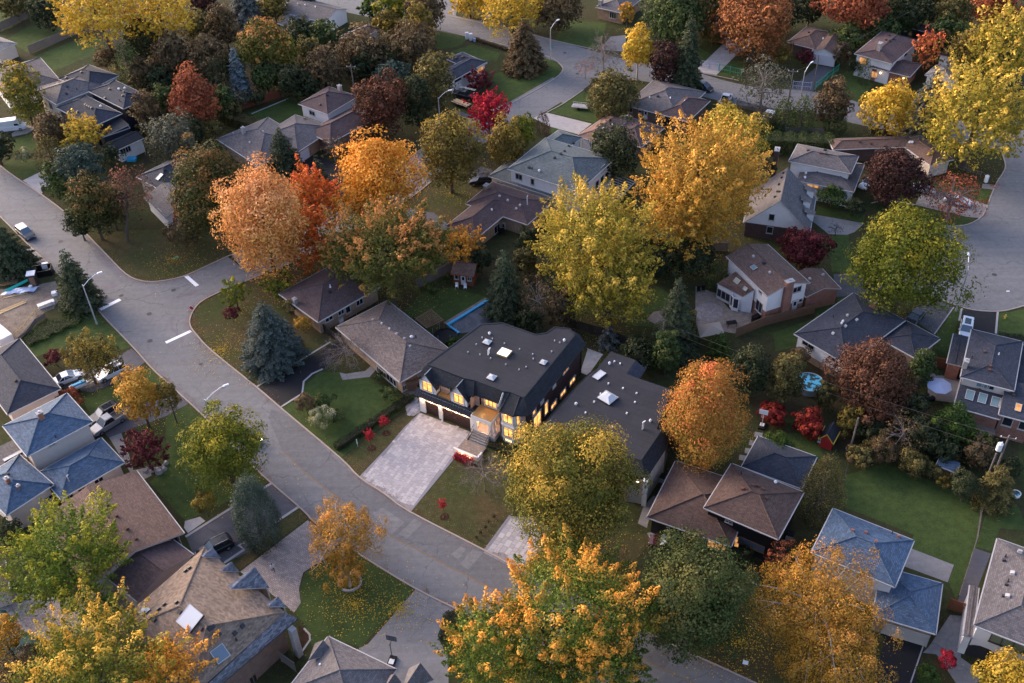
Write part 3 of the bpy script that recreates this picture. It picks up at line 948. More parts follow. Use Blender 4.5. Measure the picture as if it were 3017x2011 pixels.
class House:
 def __init__(s,name,label,base,cat='house',group=None):
  s.root=root_at(name,site(base,0),label,cat,group)
  s.faces=[]  # (kind, pts, normal, part)
  s.walls=MB();s.roofs=[];s.trim=MB()
  s.roofob=None

 def face(s,kind,pts,part=None):
  n=Vector((0,0,0))
  for a,b_ in zip(pts,pts[1:]+pts[:1]):n+=a.cross(b_)
  s.faces.append([kind,[Vector(p) for p in pts],n.normalized(),part])

 def hit(s,p,kind=None):
  d=ray(p);best=None
  for k,pts,n,part in s.faces:
   if kind and k!=kind:continue
   if kind=='wall' and n.dot(d)>0:continue
   h=ray_poly(CAM,d,pts)
   if h and(best is None or h[0]<best[0]):best=(h[0],h[1],n,part)
  return best

 def rect(s,A,B,C,z):
  a,b_,c=site(A,z),site(B,z),site(C,z)
  u=(b_-a);L=u.length;u.normalize()
  v=Vector((-u.y,u.x,0))
  d=(c-b_).dot(v)
  if d<0:v=-v;d=-d
  return a,u,v,L,d

 def wing(s,A,B,C,ez,roof='hip',pitch=0.36,wall='brick_tan',rmat='sh_grey',oh=0.45,base=0.0,trim='trim_white',ridge=None,apex=None,
gable_wall=None,L=None,D=None,lower=None,lower_h=0,hipend=1.0,slab=0.2):
  """rectangular roofed volume; A-B-C are three eave corners seen in the photo (or world vectors)"""
  a,u,v,L0,D0=s.rect(A,B,C,ez) if not isinstance(A,Vector) else(A,(B-A).normalized(),None,(B-A).length,0)
  if v is None:
   v=Vector((-u.y,u.x,0));D0=(C-B).dot(v)
   if D0<0:v=-v;D0=-D0
  L=L or L0;D=D or D0
  flip=u.cross(v).z<0
  def W(x,y,z):return a+u*x+v*y+Vector((0,0,z-a.z))
  mb=MB()
  if ridge is None:ridge='u' if L>=D else 'v'
  E=[W(0,0,ez),W(L,0,ez),W(L,D,ez),W(0,D,ez)]
  polys=[]
  if roof=='flat':
   mb.prism(E,0.3,rmat,trim,trim);polys=[E]
  elif roof in('hip','gable','halfhip'):
   if ridge=='u':
    h=D/2*pitch;ins=D/2*hipend if roof=='hip' else(D/2*0.45 if roof=='halfhip' else 0)
    ins=min(ins,L/2)
    r0,r1=W(ins,D/2,ez+h),W(L-ins,D/2,ez+h)
    polys=[[E[0],E[1],r1,r0],[E[2],E[3],r0,r1]]
    if roof!='gable':polys+=[[E[1],E[2],r1],[E[3],E[0],r0]]
   else:
    h=L/2*pitch;ins=L/2*hipend if roof=='hip' else 0
    ins=min(ins,D/2)
    r0,r1=W(L/2,ins,ez+h),W(L/2,D-ins,ez+h)
    polys=[[E[1],E[2],r1,r0],[E[3],E[0],r0,r1]]
    if roof!='gable':polys+=[[E[0],E[1],r0],[E[2],E[3],r1]]
   if(r0-r1).length<0.05:
    polys=[[q for k,q in enumerate(p) if not(k and(q-p[k-1]).length<0.06)] for p in polys]
   for p in polys:mb.prism(p,slab,rmat,trim,trim)
   # ridge and hip caps
   caps=[(r0,r1)] if(r0-r1).length>.1 else[]
   if roof=='hip':caps+=[(E[0],r0),(E[3],r0) if ridge=='u' else(E[1],r0),(E[1],r1) if ridge=='u' else(E[3],r1),(E[2],r1)]
   for c0,c1 in caps:mb.bar(c0+Z*0.02,c1+Z*0.02,0.09,rmat,seg=5,cap=False)
  elif roof in('shed_u','shed_v'):
   hh=(D if roof=='shed_u' else L)*pitch
   T=[E[0],E[1],E[2]+Z*hh,E[3]+Z*hh] if roof=='shed_u' else[E[0],E[1]+Z*hh,E[2]+Z*hh,E[3]]
   polys=[T];mb.prism(T,slab,rmat,trim,trim)
  ob=mb.build('roof',s.root)
  for p in polys:s.face('roof',p if not flip else p[::-1],ob)
  # gutter run
  if roof!='flat' and slab>0.1:
   g=MB()
   es=[(E[0],E[1]),(E[1],E[2]),(E[2],E[3]),(E[3],E[0])]
   if roof=='gable':es=[es[0],es[2]] if ridge=='u' else[es[1],es[3]]
   ctr=(E[0]+E[2])/2
   for p0,p1 in es:
    mid=(p0+p1)/2;out=Vector((mid.x-ctr.x,mid.y-ctr.y,0))
    t=(p1-p0).normalized();out=(out-t*out.dot(t)).normalized()
    if roof.startswith('shed') and abs(p0.z-p1.z)>.1:continue
    g.box((p0+p1)/2+out*0.06-Z*0.10,(t,out,Z),((p1-p0).length/2,0.06,0.065),trim)
   if g.f:g.build('gutter',s.root)
  # walls
  x0,x1,y0,y1=oh,L-oh,oh,D-oh
  top=ez-0.12
  def wl(pts,mat):
   s.walls_add(pts if not flip else pts[::-1],mat)
  def sidewall(p,q,mat,gable=None):
   zt=top
   if lower:
    wl([W(*p,base),W(*q,base),W(*q,base+lower_h),W(*p,base+lower_h)],lower)
    zb=base+lower_h
   else:zb=base
   wl([W(*p,zb),W(*q,zb),W(*q,zt),W(*p,zt)],mat)
   if gable:
    hh=gable
    mx,my=(p[0]+q[0])/2,(p[1]+q[1])/2
    half=math.hypot(q[0]-p[0],q[1]-p[1])/2
    wl([W(*p,zt),W(*q,zt),W(*q,ez+pitch*oh-slab),W(mx,my,ez+pitch*(oh+half)-slab),W(*p,ez+pitch*oh-slab)],gable_wall or wall)
  gu=roof=='gable' and ridge=='u';gv=roof=='gable' and ridge=='v'
  sidewall((x0,y0),(x1,y0),wall,gv);sidewall((x1,y0),(x1,y1),wall,gu)
  sidewall((x1,y1),(x0,y1),wall,gv);sidewall((x0,y1),(x0,y0),wall,gu)
  if roof.startswith('shed'):
   if roof=='shed_u':wl([W(x0,y1,top),W(x1,y1,top),W(x1,y1,ez+D*pitch-.3),W(x0,y1,ez+D*pitch-.3)],wall)
   z0=ez+oh*pitch-slab;z1=ez+(D-oh)*pitch-slab
   if roof=='shed_u':
    wl([W(x1,y0,top),W(x1,y1,top),W(x1,y1,z1),W(x1,y0,z0)],wall);wl([W(x0,y1,top),W(x0,y0,top),W(x0,y0,z0),W(x0,y1,z1)],wall)
  s.walls.build('wall',s.root);s.walls=MB()
  return dict(a=a,u=u,v=v,L=L,D=D,ez=ez,W=W,E=E,ob=ob)

 def walls_add(s,pts,mat):
  s.walls.poly(pts,mat);s.face('wall',pts)

 def window(s,p,w=1.2,h=1.1,lit=None,mat='trim_white',mull=1,name='window',pane=None,grid=0,depth=0.07):
  k=s.hit(p,'wall')
  if not k:print('MISS window',s.root.name,p);return None
  _,c,n,_=k
  n=Vector((n.x,n.y,0)).normalized()
  if n.dot(ray(p))>0:n=-n
  t=Z.cross(n).normalized()
  mb=MB();fw=0.09
  ax=(t,n,Z)
  c=c+n*(depth/2)
  for sx in(-1,1):mb.box(c+t*sx*(w/2-fw/2),ax,(fw/2,depth/2,h/2),mat)
  for sz in(-1,1):mb.box(c+Z*sz*(h/2-fw/2),ax,(w/2-fw,depth/2,fw/2),mat)
  for i in range(mull):
   x=-w/2+w*(i+1)/(mull+1);mb.box(c+t*x,ax,(0.035,depth/2,h/2-fw),mat)
  for i in range(grid):
   z=-h/2+h*(i+1)/(grid+1);mb.box(c+Z*z,ax,(w/2-fw,depth/2-.004,0.02),mat)
  mb.box(c-Z*(h/2+0.04)+n*0.03,ax,(w/2+0.06,depth/2+0.03,0.038),mat)
  o=mb.build(name,s.root)
  q=MB();cc=c-n*(depth/2-0.015)
  q.box(cc,ax,(w/2-fw+.01,0.008,h/2-fw+.01),lit or pane or 'glass_dark')
  q.build('pane',o)
  return c,n,t

 def door(s,p,w=1.0,h=2.1,mat='door_white',frame='trim_white',name='door',lit=None):
  k=s.hit(p,'wall')
  if not k:print('MISS door',s.root.name,p);return
  _,c,n,_=k
  n=Vector((n.x,n.y,0)).normalized();t=Z.cross(n).normalized();ax=(t,n,Z)
  c=Vector((c.x,c.y,c.z))+n*0.03
  mb=MB()
  mb.box(c,ax,(w/2-.08,.03,h/2-.04),mat)
  for sx in(-1,1):mb.box(c+t*sx*(w/2-.04)+n*.02,ax,(.04,.04,h/2),frame)
  mb.box(c+Z*(h/2+.04)+n*.02,ax,(w/2,.04,.04),frame)
  o=mb.build(name,s.root)
  q=MB();q.box(c+Z*h*.2+n*.035,ax,(w*.25,.006,h*.18),lit or 'glass_dark');q.build('pane',o)
  q=MB();q.box(c+t*(w*.36)+n*.05,ax,(.03,.03,.06),'metal_grey');q.build('handle',o)

 def garage(s,p,w=4.8,h=2.2,mat='door_white',panels=4,p_is_bottom=False):
  k=s.hit(p,'wall')
  if not k:print('MISS garage',s.root.name,p);return
  _,c,n,_=k
  n=Vector((n.x,n.y,0)).normalized();t=Z.cross(n).normalized();ax=(t,n,Z)
  c=Vector((c.x,c.y,h/2+.03))+n*0.02
  mb=MB()
  for sx in(-1,1):mb.box(c+t*sx*(w/2+.06)+n*.03,ax,(.06,.05,h/2),'trim_white' if mat!='door_brown' else 'stone_white')
  o=mb.build('garage_door',s.root)
  me=None
  for i in range(panels):
   z=-h/2+h*(i+.5)/panels
   q=MB();q.box(c+Z*z,ax,(w/2,.02,h/panels/2-.012),mat)
   nb=max(1,int(w/1.2))
   for j in range(nb):
    x=-w/2+w*(j+.5)/nb
    q.box(c+Z*z+t*x+n*.022,ax,(w/nb/2-.09,.006,h/panels/2-.08),mat)
   q.build('panel',o)

 def on_roof(s,p):
  k=s.hit(p,'roof')
  if not k:print('MISS roof',s.root.name,p);return None
  _,c,n,ob=k
  if n.z<0:n=-n
  if abs(n.z)>0.999:t=Vector((1,0,0))
  else:t=Z.cross(n).normalized()
  return c,n,t,ob

 def vent(s,*pts,kind='box',mat='trim_dark',size=1.0):
  for p in pts:
   r=s.on_roof(p)
   if not r:continue
   c,n,t,ob=r;mb=MB();s_=n.cross(t)
   if kind=='box':
    mb.box(c+n*.03,(t,s_,n),(.24*size,.24*size,.03),mat)
    mb.box(c+n*.14,(t,s_,n),(.17*size,.17*size,.09),mat)
    mb.box(c+n*.245,(t,s_,n),(.21*size,.21*size,.02),mat)
    nm='roof_vent'
   elif kind=='pipe':
    mb.bar(c,c+Z*.5*size,.075*size,mat,seg=8);mb.bar(c,c+n*.06,.16*size,mat,.1*size,seg=8)
    nm='vent_pipe'
   elif kind=='dome':
    mb.bar(c,c+Z*.22,.17*size,mat,seg=10);mb.bar(c+Z*.22,c+Z*.42,.24*size,mat,.1*size,seg=10)
    nm='turbine_vent'
   elif kind=='spot':
    mb.bar(c,c+Z*.20,.13*size,mat,.11*size,seg=8);nm='vent_cap'
   elif kind=='hook':
    mb.bar(c,c+Z*1.3*size,.075,mat,seg=8);mb.bar(c+Z*1.3*size,c+Z*1.42*size+t*.25,.075,mat,seg=8);nm='vent_pipe'
   mb.build(nm,ob)

 def skylight(s,p,w=.9,h=.9,mat='dome',rz=None,curb='trim_dark',height=.16,dome=True,t=None,plain_frame=None):
  r=s.on_roof(p)
  if not r:return
  c,n,t0,ob=r
  if t is not None:t=(t-n*t.dot(n)).normalized()
  else:t=t0
  s_=n.cross(t).normalized()
  mb=MB();mb.box(c+n*height/2,(t,s_,n),(w/2,h/2,height/2),curb)
  o=mb.build('skylight',ob)
  q=MB();z0=c+n*(height+.004);fr=.07
  for sx in(-1,1):q.box(z0+t*sx*(w/2-fr/2),(t,s_,n),(fr/2,h/2,.03),plain_frame or 'trim_white')
  for sy in(-1,1):q.box(z0+s_*sy*(h/2-fr/2),(t,s_,n),(w/2-fr,fr/2,.03),plain_frame or 'trim_white')
  q.build('frame',o)
  q=MB();pk=z0+n*(.28*min(w,h) if dome else .02)
  cs=[z0+t*sx*(w/2-fr)+s_*sy*(h/2-fr) for sx,sy in((-1,-1),(1,-1),(1,1),(-1,1))]
  if dome:
   ms=[pk+(c_-z0)*.35 for c_ in cs]
   for i in range(4):q.poly([cs[i],cs[(i+1)%4],ms[(i+1)%4],ms[i]],mat)
   q.poly(ms,mat)
  else:q.poly([x+n*.012 for x in cs],mat)
  q.build('pane',o)

 def chimney(s,p,w=.8,d=.55,h=1.1,mat='brick_red',down=None,u=None,cap='concrete_pale'):
  r=s.on_roof(p)
  if not r:return
  c,n,t,ob=r
  if u is None:u=Vector((t.x,t.y,0)).normalized()
  v=Vector((-u.y,u.x,0));mb=MB()
  mb.box(c+Z*(h/2-.3),(u,v,Z),(w/2,d/2,h/2+.3),mat)
  o=mb.build('chimney',ob)
  q=MB();q.box(c+Z*(h+.05),(u,v,Z),(w/2+.07,d/2+.07,.06),cap);q.build('cap',o)
  q=MB();q.bar(c+Z*h,c+Z*(h+.35),.11,'metal_grey',seg=8);q.build('flue',o)

 def stack(s,base_px,w,d,ztop,u,mat='brick_red',z=0):
  """outside chimney from the ground"""
  c=site(base_px,z);v=Vector((-u.y,u.x,0));mb=MB()
  mb.box(Vector((c.x,c.y,ztop/2)),(u,v,Z),(w/2,d/2,ztop/2),mat)
  o=mb.build('chimney',s.root)
  q=MB();q.box(Vector((c.x,c.y,ztop+.06)),(u,v,Z),(w/2+.08,d/2+.08,.06),'concrete_pale');q.build('cap',o)
  q=MB();q.bar(Vector((c.x,c.y,ztop)),Vector((c.x,c.y,ztop+.45)),.13,'metal_grey',seg=8);q.build('flue',o)

 def done(s):
  if s.walls.f:s.walls.build('wall',s.root)

def H(name,label,base,**kw):return House(name,label,base,**kw)
VB=dict(kind='box')
# --- the long brown hip roof left of the lit house
h=H('bungalow','bungalow with a speckled brown hip roof directly left of the lit two storey house',P('M2',350,900))
w=h.wing(P('M2',-25,700),P('M2',400,1064),P('M2',715,838),2.9,'hip',.34,'brick_tan','sh_greybrown',.5)
for q in((220,657),(282,679),(333,714),(377,747),(428,780),(466,829)):h.vent(P('M2',*q),mat='trim_white',size=.7)
h.vent(P('M2',477,770),kind='dome',mat='white_plastic',size=1.2);h.vent(P('M2',505,770),kind='pipe')
h.window(P('M2',278,1000),2.4,1.3,mull=3);h.window(P('M2',345,1050),2.6,1.4,mull=2);h.window(P('M2',430,1100),.8,1.0)
h.window(P('M2',90,870),1.6,1.2)
h.done()

# --- bungalow behind it under the orange maple
h=H('bungalow','low bungalow with a leaf strewn purple brown roof half under the orange and green maple',P('M2',50,520))
w=h.wing(P('M1',1840,480),P('M1',2100,668),P('M2',310,455),2.9,'hip',.34,'brick_tan','sh_purple',.5)
h.vent(P('M1',2180,437),kind='pipe',mat='white_plastic');h.vent(P('M1',2178,470));h.vent(P('M2',40,330),P('M2',100,360),size=.8)
h.window(P('M1',2170,640),1.5,1.2);h.window(P('M2',55,580),1.0,1.6,mull=0);h.window(P('M2',132,532),1.4,1.3);h.window(P('M2',10,600),1.2,1.1)
h.chimney(P('M1',1950,545),.6,.5,.9,'concrete');h.done()

# --- right neighbour: big flat dark roof
h=H('bungalow','wide house with a dark flat roof and big white skylight beside the lit house',P('R',500,900))
RZ=5.2
def Rv(a,b_,z):return site(P('R',a,b_),z)
top=[Rv(-40,740,5.9),Rv(60,610,5.9),Rv(290,350,5.9),Rv(400,240,5.9),Rv(523,92,5.9),Rv(715,158,5.9),Rv(643,262,5.9),Rv(745,302,5.9),Rv(990,385,5.9),Rv(875,690,5.9),Rv(905,710,5.9),Rv(757,927,5.9),Rv(690,905,5.9),Rv(330,800,5.9)]
mb=MB();mb.prism(top,.25,'membrane','trim_dark');ob=mb.build('roof',h.root);h.face('roof',top,ob)
sl=MB()
e1,e2,e3,e4=Rv(905,710,5.9),Rv(757,927,5.9),Rv(795,1072,4.6),Rv(950,840,4.6)
sl.poly([e2,e3,e4,e1],'sh_black')
f1,f2=Rv(330,800,5.9),Rv(360,960,4.6)
sl.poly([f1,f2,e3,e2],'sh_black');sl.poly([e1,e4,Rv(960,640,4.6),Rv(875,690,5.9)],'sh_black')
sl.poly([Rv(875,690,5.9),Rv(960,640,4.6),Rv(1050,420,4.6),Rv(990,385,5.9)],'sh_black')
sl.poly([Rv(715,158,5.9),Rv(643,262,5.9),Rv(745,302,5.0),Rv(790,230,5.0)],'sh_navy')
sl.poly([Rv(-40,740,5.9),Rv(60,610,5.9),Rv(290,350,5.9),Rv(400,240,5.9),Rv(360,250,4.8),Rv(250,360,4.8),Rv(20,620,4.8),Rv(-80,750,4.8)],'sh_black')
sl.build('mansard_slope',h.root)
def at_z(a,z):return Vector((a.x,a.y,z))
wc=[Rv(790,1085,4.6),Rv(940,860,4.6),Rv(1040,430,4.6),Rv(750,300,4.6),Rv(640,260,4.6),Rv(700,165,4.6),Rv(530,110,4.6),Rv(300,365,4.6),Rv(60,640,4.6),Rv(-30,750,4.6),Rv(340,900,4.6),Rv(650,1060,4.6)]
for a,b_ in zip(wc,wc[1:]+wc[:1]):h.walls_add([at_z(a,0),at_z(b_,0),at_z(b_,4.75),at_z(a,4.75)][::-1],'brick_pale' if a is wc[0] else 'brick_brown')
tc_=sum(top,Vector((0,0,0)))/len(top);ti=[tc_+(p-tc_)*.97 for p in top]
for a,b_ in zip(ti,ti[1:]+ti[:1]):h.walls_add([at_z(a,0),at_z(b_,0),at_z(b_,5.66),at_z(a,5.66)][::-1],'brick_brown')
h.walls_add([at_z(wc[-1],0),at_z(wc[0],0),at_z(wc[0],4.7),at_z(wc[-1],4.7)],'stone_white')
col=MB();c0=wc[0];col.box(at_z(c0,2.35),((wc[0]-wc[-1]).normalized(),Z.cross((wc[0]-wc[-1]).normalized()),Z),(.3,.3,2.35),'stone_white');col.build('pillar',h.root)
tt=(Rv(545,450,5.9)-Rv(485,415,5.9))
h.skylight(P('R',497,455),2.2,2.0,'dome',t=tt,dome=True,height=.25);h.skylight(P('R',432,278),1.1,1.9,'dome',t=tt,dome=False)
for q in((549,170),(593,187),(503,341),(615,377),(720,415),(442,420),(393,481),(708,484),(645,569),(327,565),(532,676)):h.vent(P('R',*q),kind='spot',mat='white_plastic')
for q in((512,188),(254,500),(826,630)):h.vent(P('R',*q),kind='dome',mat='white_plastic',size=.9)
h.vent(P('R',765,690),P('R',772,685),kind='hook',mat='white_plastic')
h.window(P('R',884,1020),1.5,1.6,mat='trim_dark',mull=1);h.window(P('R',660,1080),1.0,1.5,mat='trim_dark');
wd=(wc[0]-wc[-1]).normalized()
q=MB();q.box(at_z(wc[0],4.45)-wd*1.0+Z.cross(wd)*(-.35),(wd,Z.cross(wd),Z),(.25,.04,.03),'lamp_warm');q.build('soffit_light',h.root)
h.done()

# --- white siding two storey house, blue grey roof, upper centre
h=H('house','white two storey house with a blue grey roof and pergola, upper centre',P('T2',1400,1200))
main=h.wing(P('T2',1110,1112),P('T2',1578,1262),P('T2',1815,1042),5.9,'hip',.30,'siding_white','sh_bluegrey',.45,hipend=.8)
gar=h.wing(P('T2',985,1160),P('T2',1500,1330),P('T2',1240,1100),3.0,'hip',.5,'stucco','sh_bluegrey',.4,D=7.5)
low=h.wing(P('T2',1265,985),P('T2',1420,1040),P('T2',1560,930),4.6,'hip',.42,'siding_white','sh_bluegrey',.3,D=9)
for q in((1545,945),(1514,965),(1486,998),(1463,1015),(1420,1042)):h.vent(P('T2',*q),size=.9)
h.vent(P('T2',1100,1042),P('T2',1142,1055),P('T2',1252,1105));h.vent(P('T2',1319,1130),kind='dome',mat='white_plastic');h.vent(P('T2',1272,1112),kind='pipe')
h.window(P('T2',1185,1165),1.5,1.2);h.window(P('T2',1275,1198),.8,1.3,mull=0);h.window(P('T2',1438,1190),.8,.8,mull=0);h.window(P('T2',1525,1226),.8,.8,mull=0)
h.window(P('T2',1625,1215),2.2,1.3,mull=3);h.window(P('T2',1738,1110),1.4,1.2)
h.window(P('T2',1700,1225),1.2,2.2,mull=0);h.window(P('T2',1732,1195),1.2,2.2,mull=0);h.window(P('T2',1762,1168),1.2,2.2,mull=0)
h.door(P('T2',1152,1268),1.0,2.1);h.window(P('T2',1062,1222),1.6,1.4,pane='glass_sky');h.window(P('T2',1262,1303),.9,1.8,mull=0,mat='trim_dark');h.done()

# --- purple brown L shaped roof in front of it
h=H('bungalow','L shaped bungalow with a purple brown roof before the white pergola house',P('T2',1000,1500))
h.wing(P('T2',835,1342),P('T2',1240,1480),P('T2',1330,1350),3.0,'hip',.34,'brick_tan','sh_purple',.5,D=8.5)
h.wing(P('T2',700,1490),P('T2',905,1568),P('T2',1070,1465),3.0,'hip',.34,'brick_tan','sh_purple',.5,ridge='v',D=13)
for q in((1058,1295),(1112,1322),(1193,1355),(1168,1377)):h.vent(P('T2',*q),mat='trim_white',size=.8)
h.vent(P('T2',1006,1387),kind='dome',mat='white_plastic',size=.8);h.vent(P('T2',1240,1350),kind='hook',mat='white_plastic',size=1.3)
h.window(P('M2',1040,50),1.8,1.6,mull=1);h.door(P('M2',1083,42),1.0,2.0);h.window(P('M2',1140,75),1.3,.8);h.chimney(P('T2',970,1245),1.0,.7,.8,'brick_tan');h.done()

# --- red brown roof, far side
h=H('bungalow','bungalow with a red brown hip roof and white garage behind the white house',P('T2',1800,950))
h.wing(P('T2',1570,893),P('T2',1700,940),P('T2',1968,850),3.0,'hip',.36,'siding_white','sh_red',.45,D=11)
h.wing(P('T2',1770,900),P('T2',1990,970),P('T2',2075,880),2.9,'hip',.34,'brick_brown','sh_purple',.4,D=9)
h.skylight(P('T2',1738,850),.5,.5,dome=False);h.vent(P('T2',1745,850),kind='dome',mat='white_plastic',size=.8);h.vent(P('T2',1800,822),P('T2',1830,835),kind='spot',mat='white_plastic')
h.window(P('T2',1935,905),.6,1.4,mull=0,lit='lit_soft');h.window(P('T2',2025,955),1.8,1.5,mull=2);h.garage(P('T2',1640,935),2.6,2.1);h.done()

# --- grey brown roof with a furnished patio
h=H('bungalow','bungalow with a grey brown hip roof and a furnished rear patio near the silver pickup',P('T2',2060,780))
h.wing(P('T2',1888,692),P('T3',-5,782),P('T3',165,720),3.0,'hip',.36,'brick_brown','sh_grey',.5,D=13)
h.wing(P('T2',2100,745),P('T3',60,800),P('T3',180,735),3.1,'hip',.36,'brick_brown','sh_purple',.5,D=10)
h.vent(P('T2',2103,635),kind='box');h.vent(P('T2',2047,645),P('T2',2183,650),kind='dome',mat='white_plastic',size=.7);h.vent(P('T3',38,665),kind='spot',mat='white_plastic')
h.window(P('T2',1915,722),1.4,1.1);h.window(P('T2',1985,735),.8,.6,mull=0);h.door(P('T2',2022,755),.9,1.9);h.window(P('T2',2105,765),1.1,1.2);h.window(P('T2',2165,795),2.0,2.0,mat='trim_dark');h.done()

# --- dark hip roof, white wall, top centre
h=H('bungalow','bungalow with a dark slate hip roof and white front behind the crimson tree',P('T2',800,480))
h.wing(P('T2',640,490),P('T2',750,530),P('T2',872,458),3.6,'hip',.36,'siding_white','sh_navy',.4,D=11)
h.wing(P('T2',870,460),P('T2',975,412),P('T2',790,350),3.2,'hip',.34,'brick_tan','sh_navy',.35)
h.vent(P('T2',709,402),P('T2',770,382),P('T2',812,376),size=1.5);h.window(P('T2',780,515),2.0,1.1,mat='trim_dark');h.window(P('T2',840,485),2.2,1.0,mat='trim_dark');h.window(P('T2',928,458),2.0,1.3,lit='lit_soft',mull=2)
h.done()

# --- top houses
h=H('bungalow','grey roofed brick bungalow with a bay window at the top edge right of centre',P('T2',1800,100))
h.wing(P('T2',1690,45),P('T2',1870,85),P('T2',2000,0),3.0,'hip',.34,'brick_tan','sh_grey',.5,D=10)
h.window(P('T2',1805,100),1.8,1.5,mull=2);h.chimney(P('T2',1725,30),1.1,.8,1.2,'rock');h.done()
h=H('bungalow','bungalow with a grey brown roof and white gable end, top left of centre',P('T1',2050,130))
h.wing(P('T1',1850,75),P('T1',2145,148),P('T1',2200,70),3.2,'gable',.36,'siding_white','sh_grey',.5,ridge='u',D=9)
h.vent(P('T1',1885,42),P('T1',1966,27),P('T1',2015,35),P('T1',2082,47),kind='dome',mat='white_plastic',size=.7)
h.window(P('T1',2010,130),1.4,1.0);h.done()
h=H('bungalow','small two tone brown roof with a tiny skylight among dark trees, top left of centre',P('T2',100,240))
h.wing(P('T2',-25,250),P('T2',60,285),P('T2',240,185),3.4,'hip',.4,'siding_white','sh_brown',.4,D=10)
h.wing(P('T1',1830,150),P('T1',1925,185),P('T1',2015,135),3.0,'hip',.36,'siding_grey','sh_grey',.4,D=7)
h.skylight(P('T2',112,180),.8,.8,dome=False);h.skylight(P('T2',65,212),.5,.5,dome=False);h.vent(P('T2',203,175),size=.9);h.done()

# --- brown house at the left of the purple tree, two storeys
h=H('house','brown roofed split level house with white upper wall beside the dark purple tree',P('T1',2150,850))
h.wing(P('T1',1968,683),P('T1',2162,752),P('T2',80,655),4.6,'hip',.42,'siding_white','sh_purple',.45,D=9,lower='brick_tan',lower_h=1.8)
h.wing(P('T1',2018,866),P('T2',-60,940),P('T2',140,720),3.2,'hip',.40,'brick_brown','sh_purple',.5)
h.chimney(P('T2',5,600),.8,.6,1.2,'brick_pale');h.vent(P('T1',2112,690),P('T1',2160,627),size=.9);h.window(P('T1',2060,745),1.6,1.0);h.done()

# --- grey brown roof with garage, above the peach maple
h=H('bungalow','grey brown roofed bungalow with a single garage door above the peach maple',P('T1',1800,1000))
h.wing(P('T1',1430,915),P('T1',1700,1090),P('T1',1760,960),3.0,'hip',.34,'brick_tan','sh_grey',.5,D=12)
h.wing(P('T1',1700,910),P('T1',1965,1000),P('T1',2050,950),3.0,'hip',.36,'brick_tan','sh_grey',.5,D=11,ridge='v')
h.vent(P('T1',1608,870),kind='dome',mat='white_plastic',size=1.1);h.chimney(P('T1',1610,878),.6,.6,1.2,'concrete_pale');h.vent(P('T1',1540,880),P('T1',1650,940),P('T1',1735,870),mat='trim_white',size=.7)
h.garage(P('T1',2005,1030),3.0,2.2);h.done()

# --- grey house with white skylight behind the green orange tree
h=H('bungalow','grey roofed house with one white skylight behind the sparse pink tree, left',P('T1',1020,1350))
h.wing(P('T1',900,1165),P('T1',1065,1255),P('T1',1170,1080),3.4,'hip',.42,'siding_grey','sh_navy',.45,D=10)
h.wing(P('T1',950,1300),P('T1',1090,1440),P('T1',1220,1300),2.9,'gable',.36,'siding_white','sh_grey',.4,D=8,ridge='u')
h.skylight(P('T1',1055,1168),.9,1.5,dome=False,mat='dome');h.vent(P('T1',1090,1120),size=.9);h.window(P('T1',1060,1400),1.6,1.2);h.done()

# --- complex grey roofs, left
h=H('house','large house with many hipped grey roofs and one black side, upper left',P('H1',1300,900))
h.wing(P('H1',500,570),P('H1',790,745),P('H1',1240,600),5.8,'hip',.38,'siding_cream','sh_grey',.4,D=11)
h.wing(P('H1',820,385),P('H1',1240,545),P('H1',1690,350),5.9,'hip',.40,'siding_cream','sh_navy',.4)
h.wing(P('H1',1240,560),P('H1',1730,805),P('H1',2110,645),5.9,'hip',.38,'siding_navy','sh_navy',.4)
h.wing(P('H1',790,790),P('H1',1300,1055),P('H1',1735,885),5.4,'hip',.42,'siding_navy','sh_navy',.4)
h.wing(P('H1',1310,1075),P('H1',1440,1200),P('H1',1800,1055),4.0,'shed_u',.12,'siding_navy','sh_black',.2,L=None)
h.wing(P('H1',1480,1290),P('H1',1640,1385),P('H1',1850,1310),3.0,'gable',.40,'siding_white','sh_black',.3,D=6,ridge='v')
for q in((1140,297),(928,375)):h.vent(P('H1',*q),kind='box',mat='trim_dark')
for q in((1668,538),(1750,527),(1437,706),(1412,780)):h.vent(P('H1',*q),kind='dome',mat='white_plastic',size=1.1)
for q in((1197,755),(1224,770),(1252,785),(1283,800),(1535,533),(1735,570),(1775,592),(1717,627),(1815,640),(1470,660),(1090,850),(940,500),(930,598)):h.vent(P('H1',*q),size=.9)
h.vent(P('H1',1075,540),P('H1',1680,705),P('H1',1955,600),kind='pipe',mat='trim_dark')
h.window(P('H1',715,770),1.4,1.6);h.window(P('H1',1722,1395),1.2,1.4);h.window(P('H1',1790,1365),1.2,1.4);h.skylight(P('H1',1330,655),1.6,.6,'dome',dome=False);h.done()

h=H('bungalow','grey roofed house behind the green tree at the far left edge above the white van',P('H1',100,500))
h.wing(P('H1',-200,300),P('H1',60,640),P('H1',575,105),3.4,'hip',.34,'siding_white','sh_grey',.45)
h.vent(P('H1',110,80),P('H1',200,110),size=1.1);h.done()
h=H('bungalow','pale grey roofed house cut by the left edge beside the fenced green lawns',P('T1',-10,300))
h.wing(P('T1',-150,290),P('T1',-20,340),P('T1',50,262),3.2,'hip',.3,'siding_cream','sh_pale',.4);h.done()

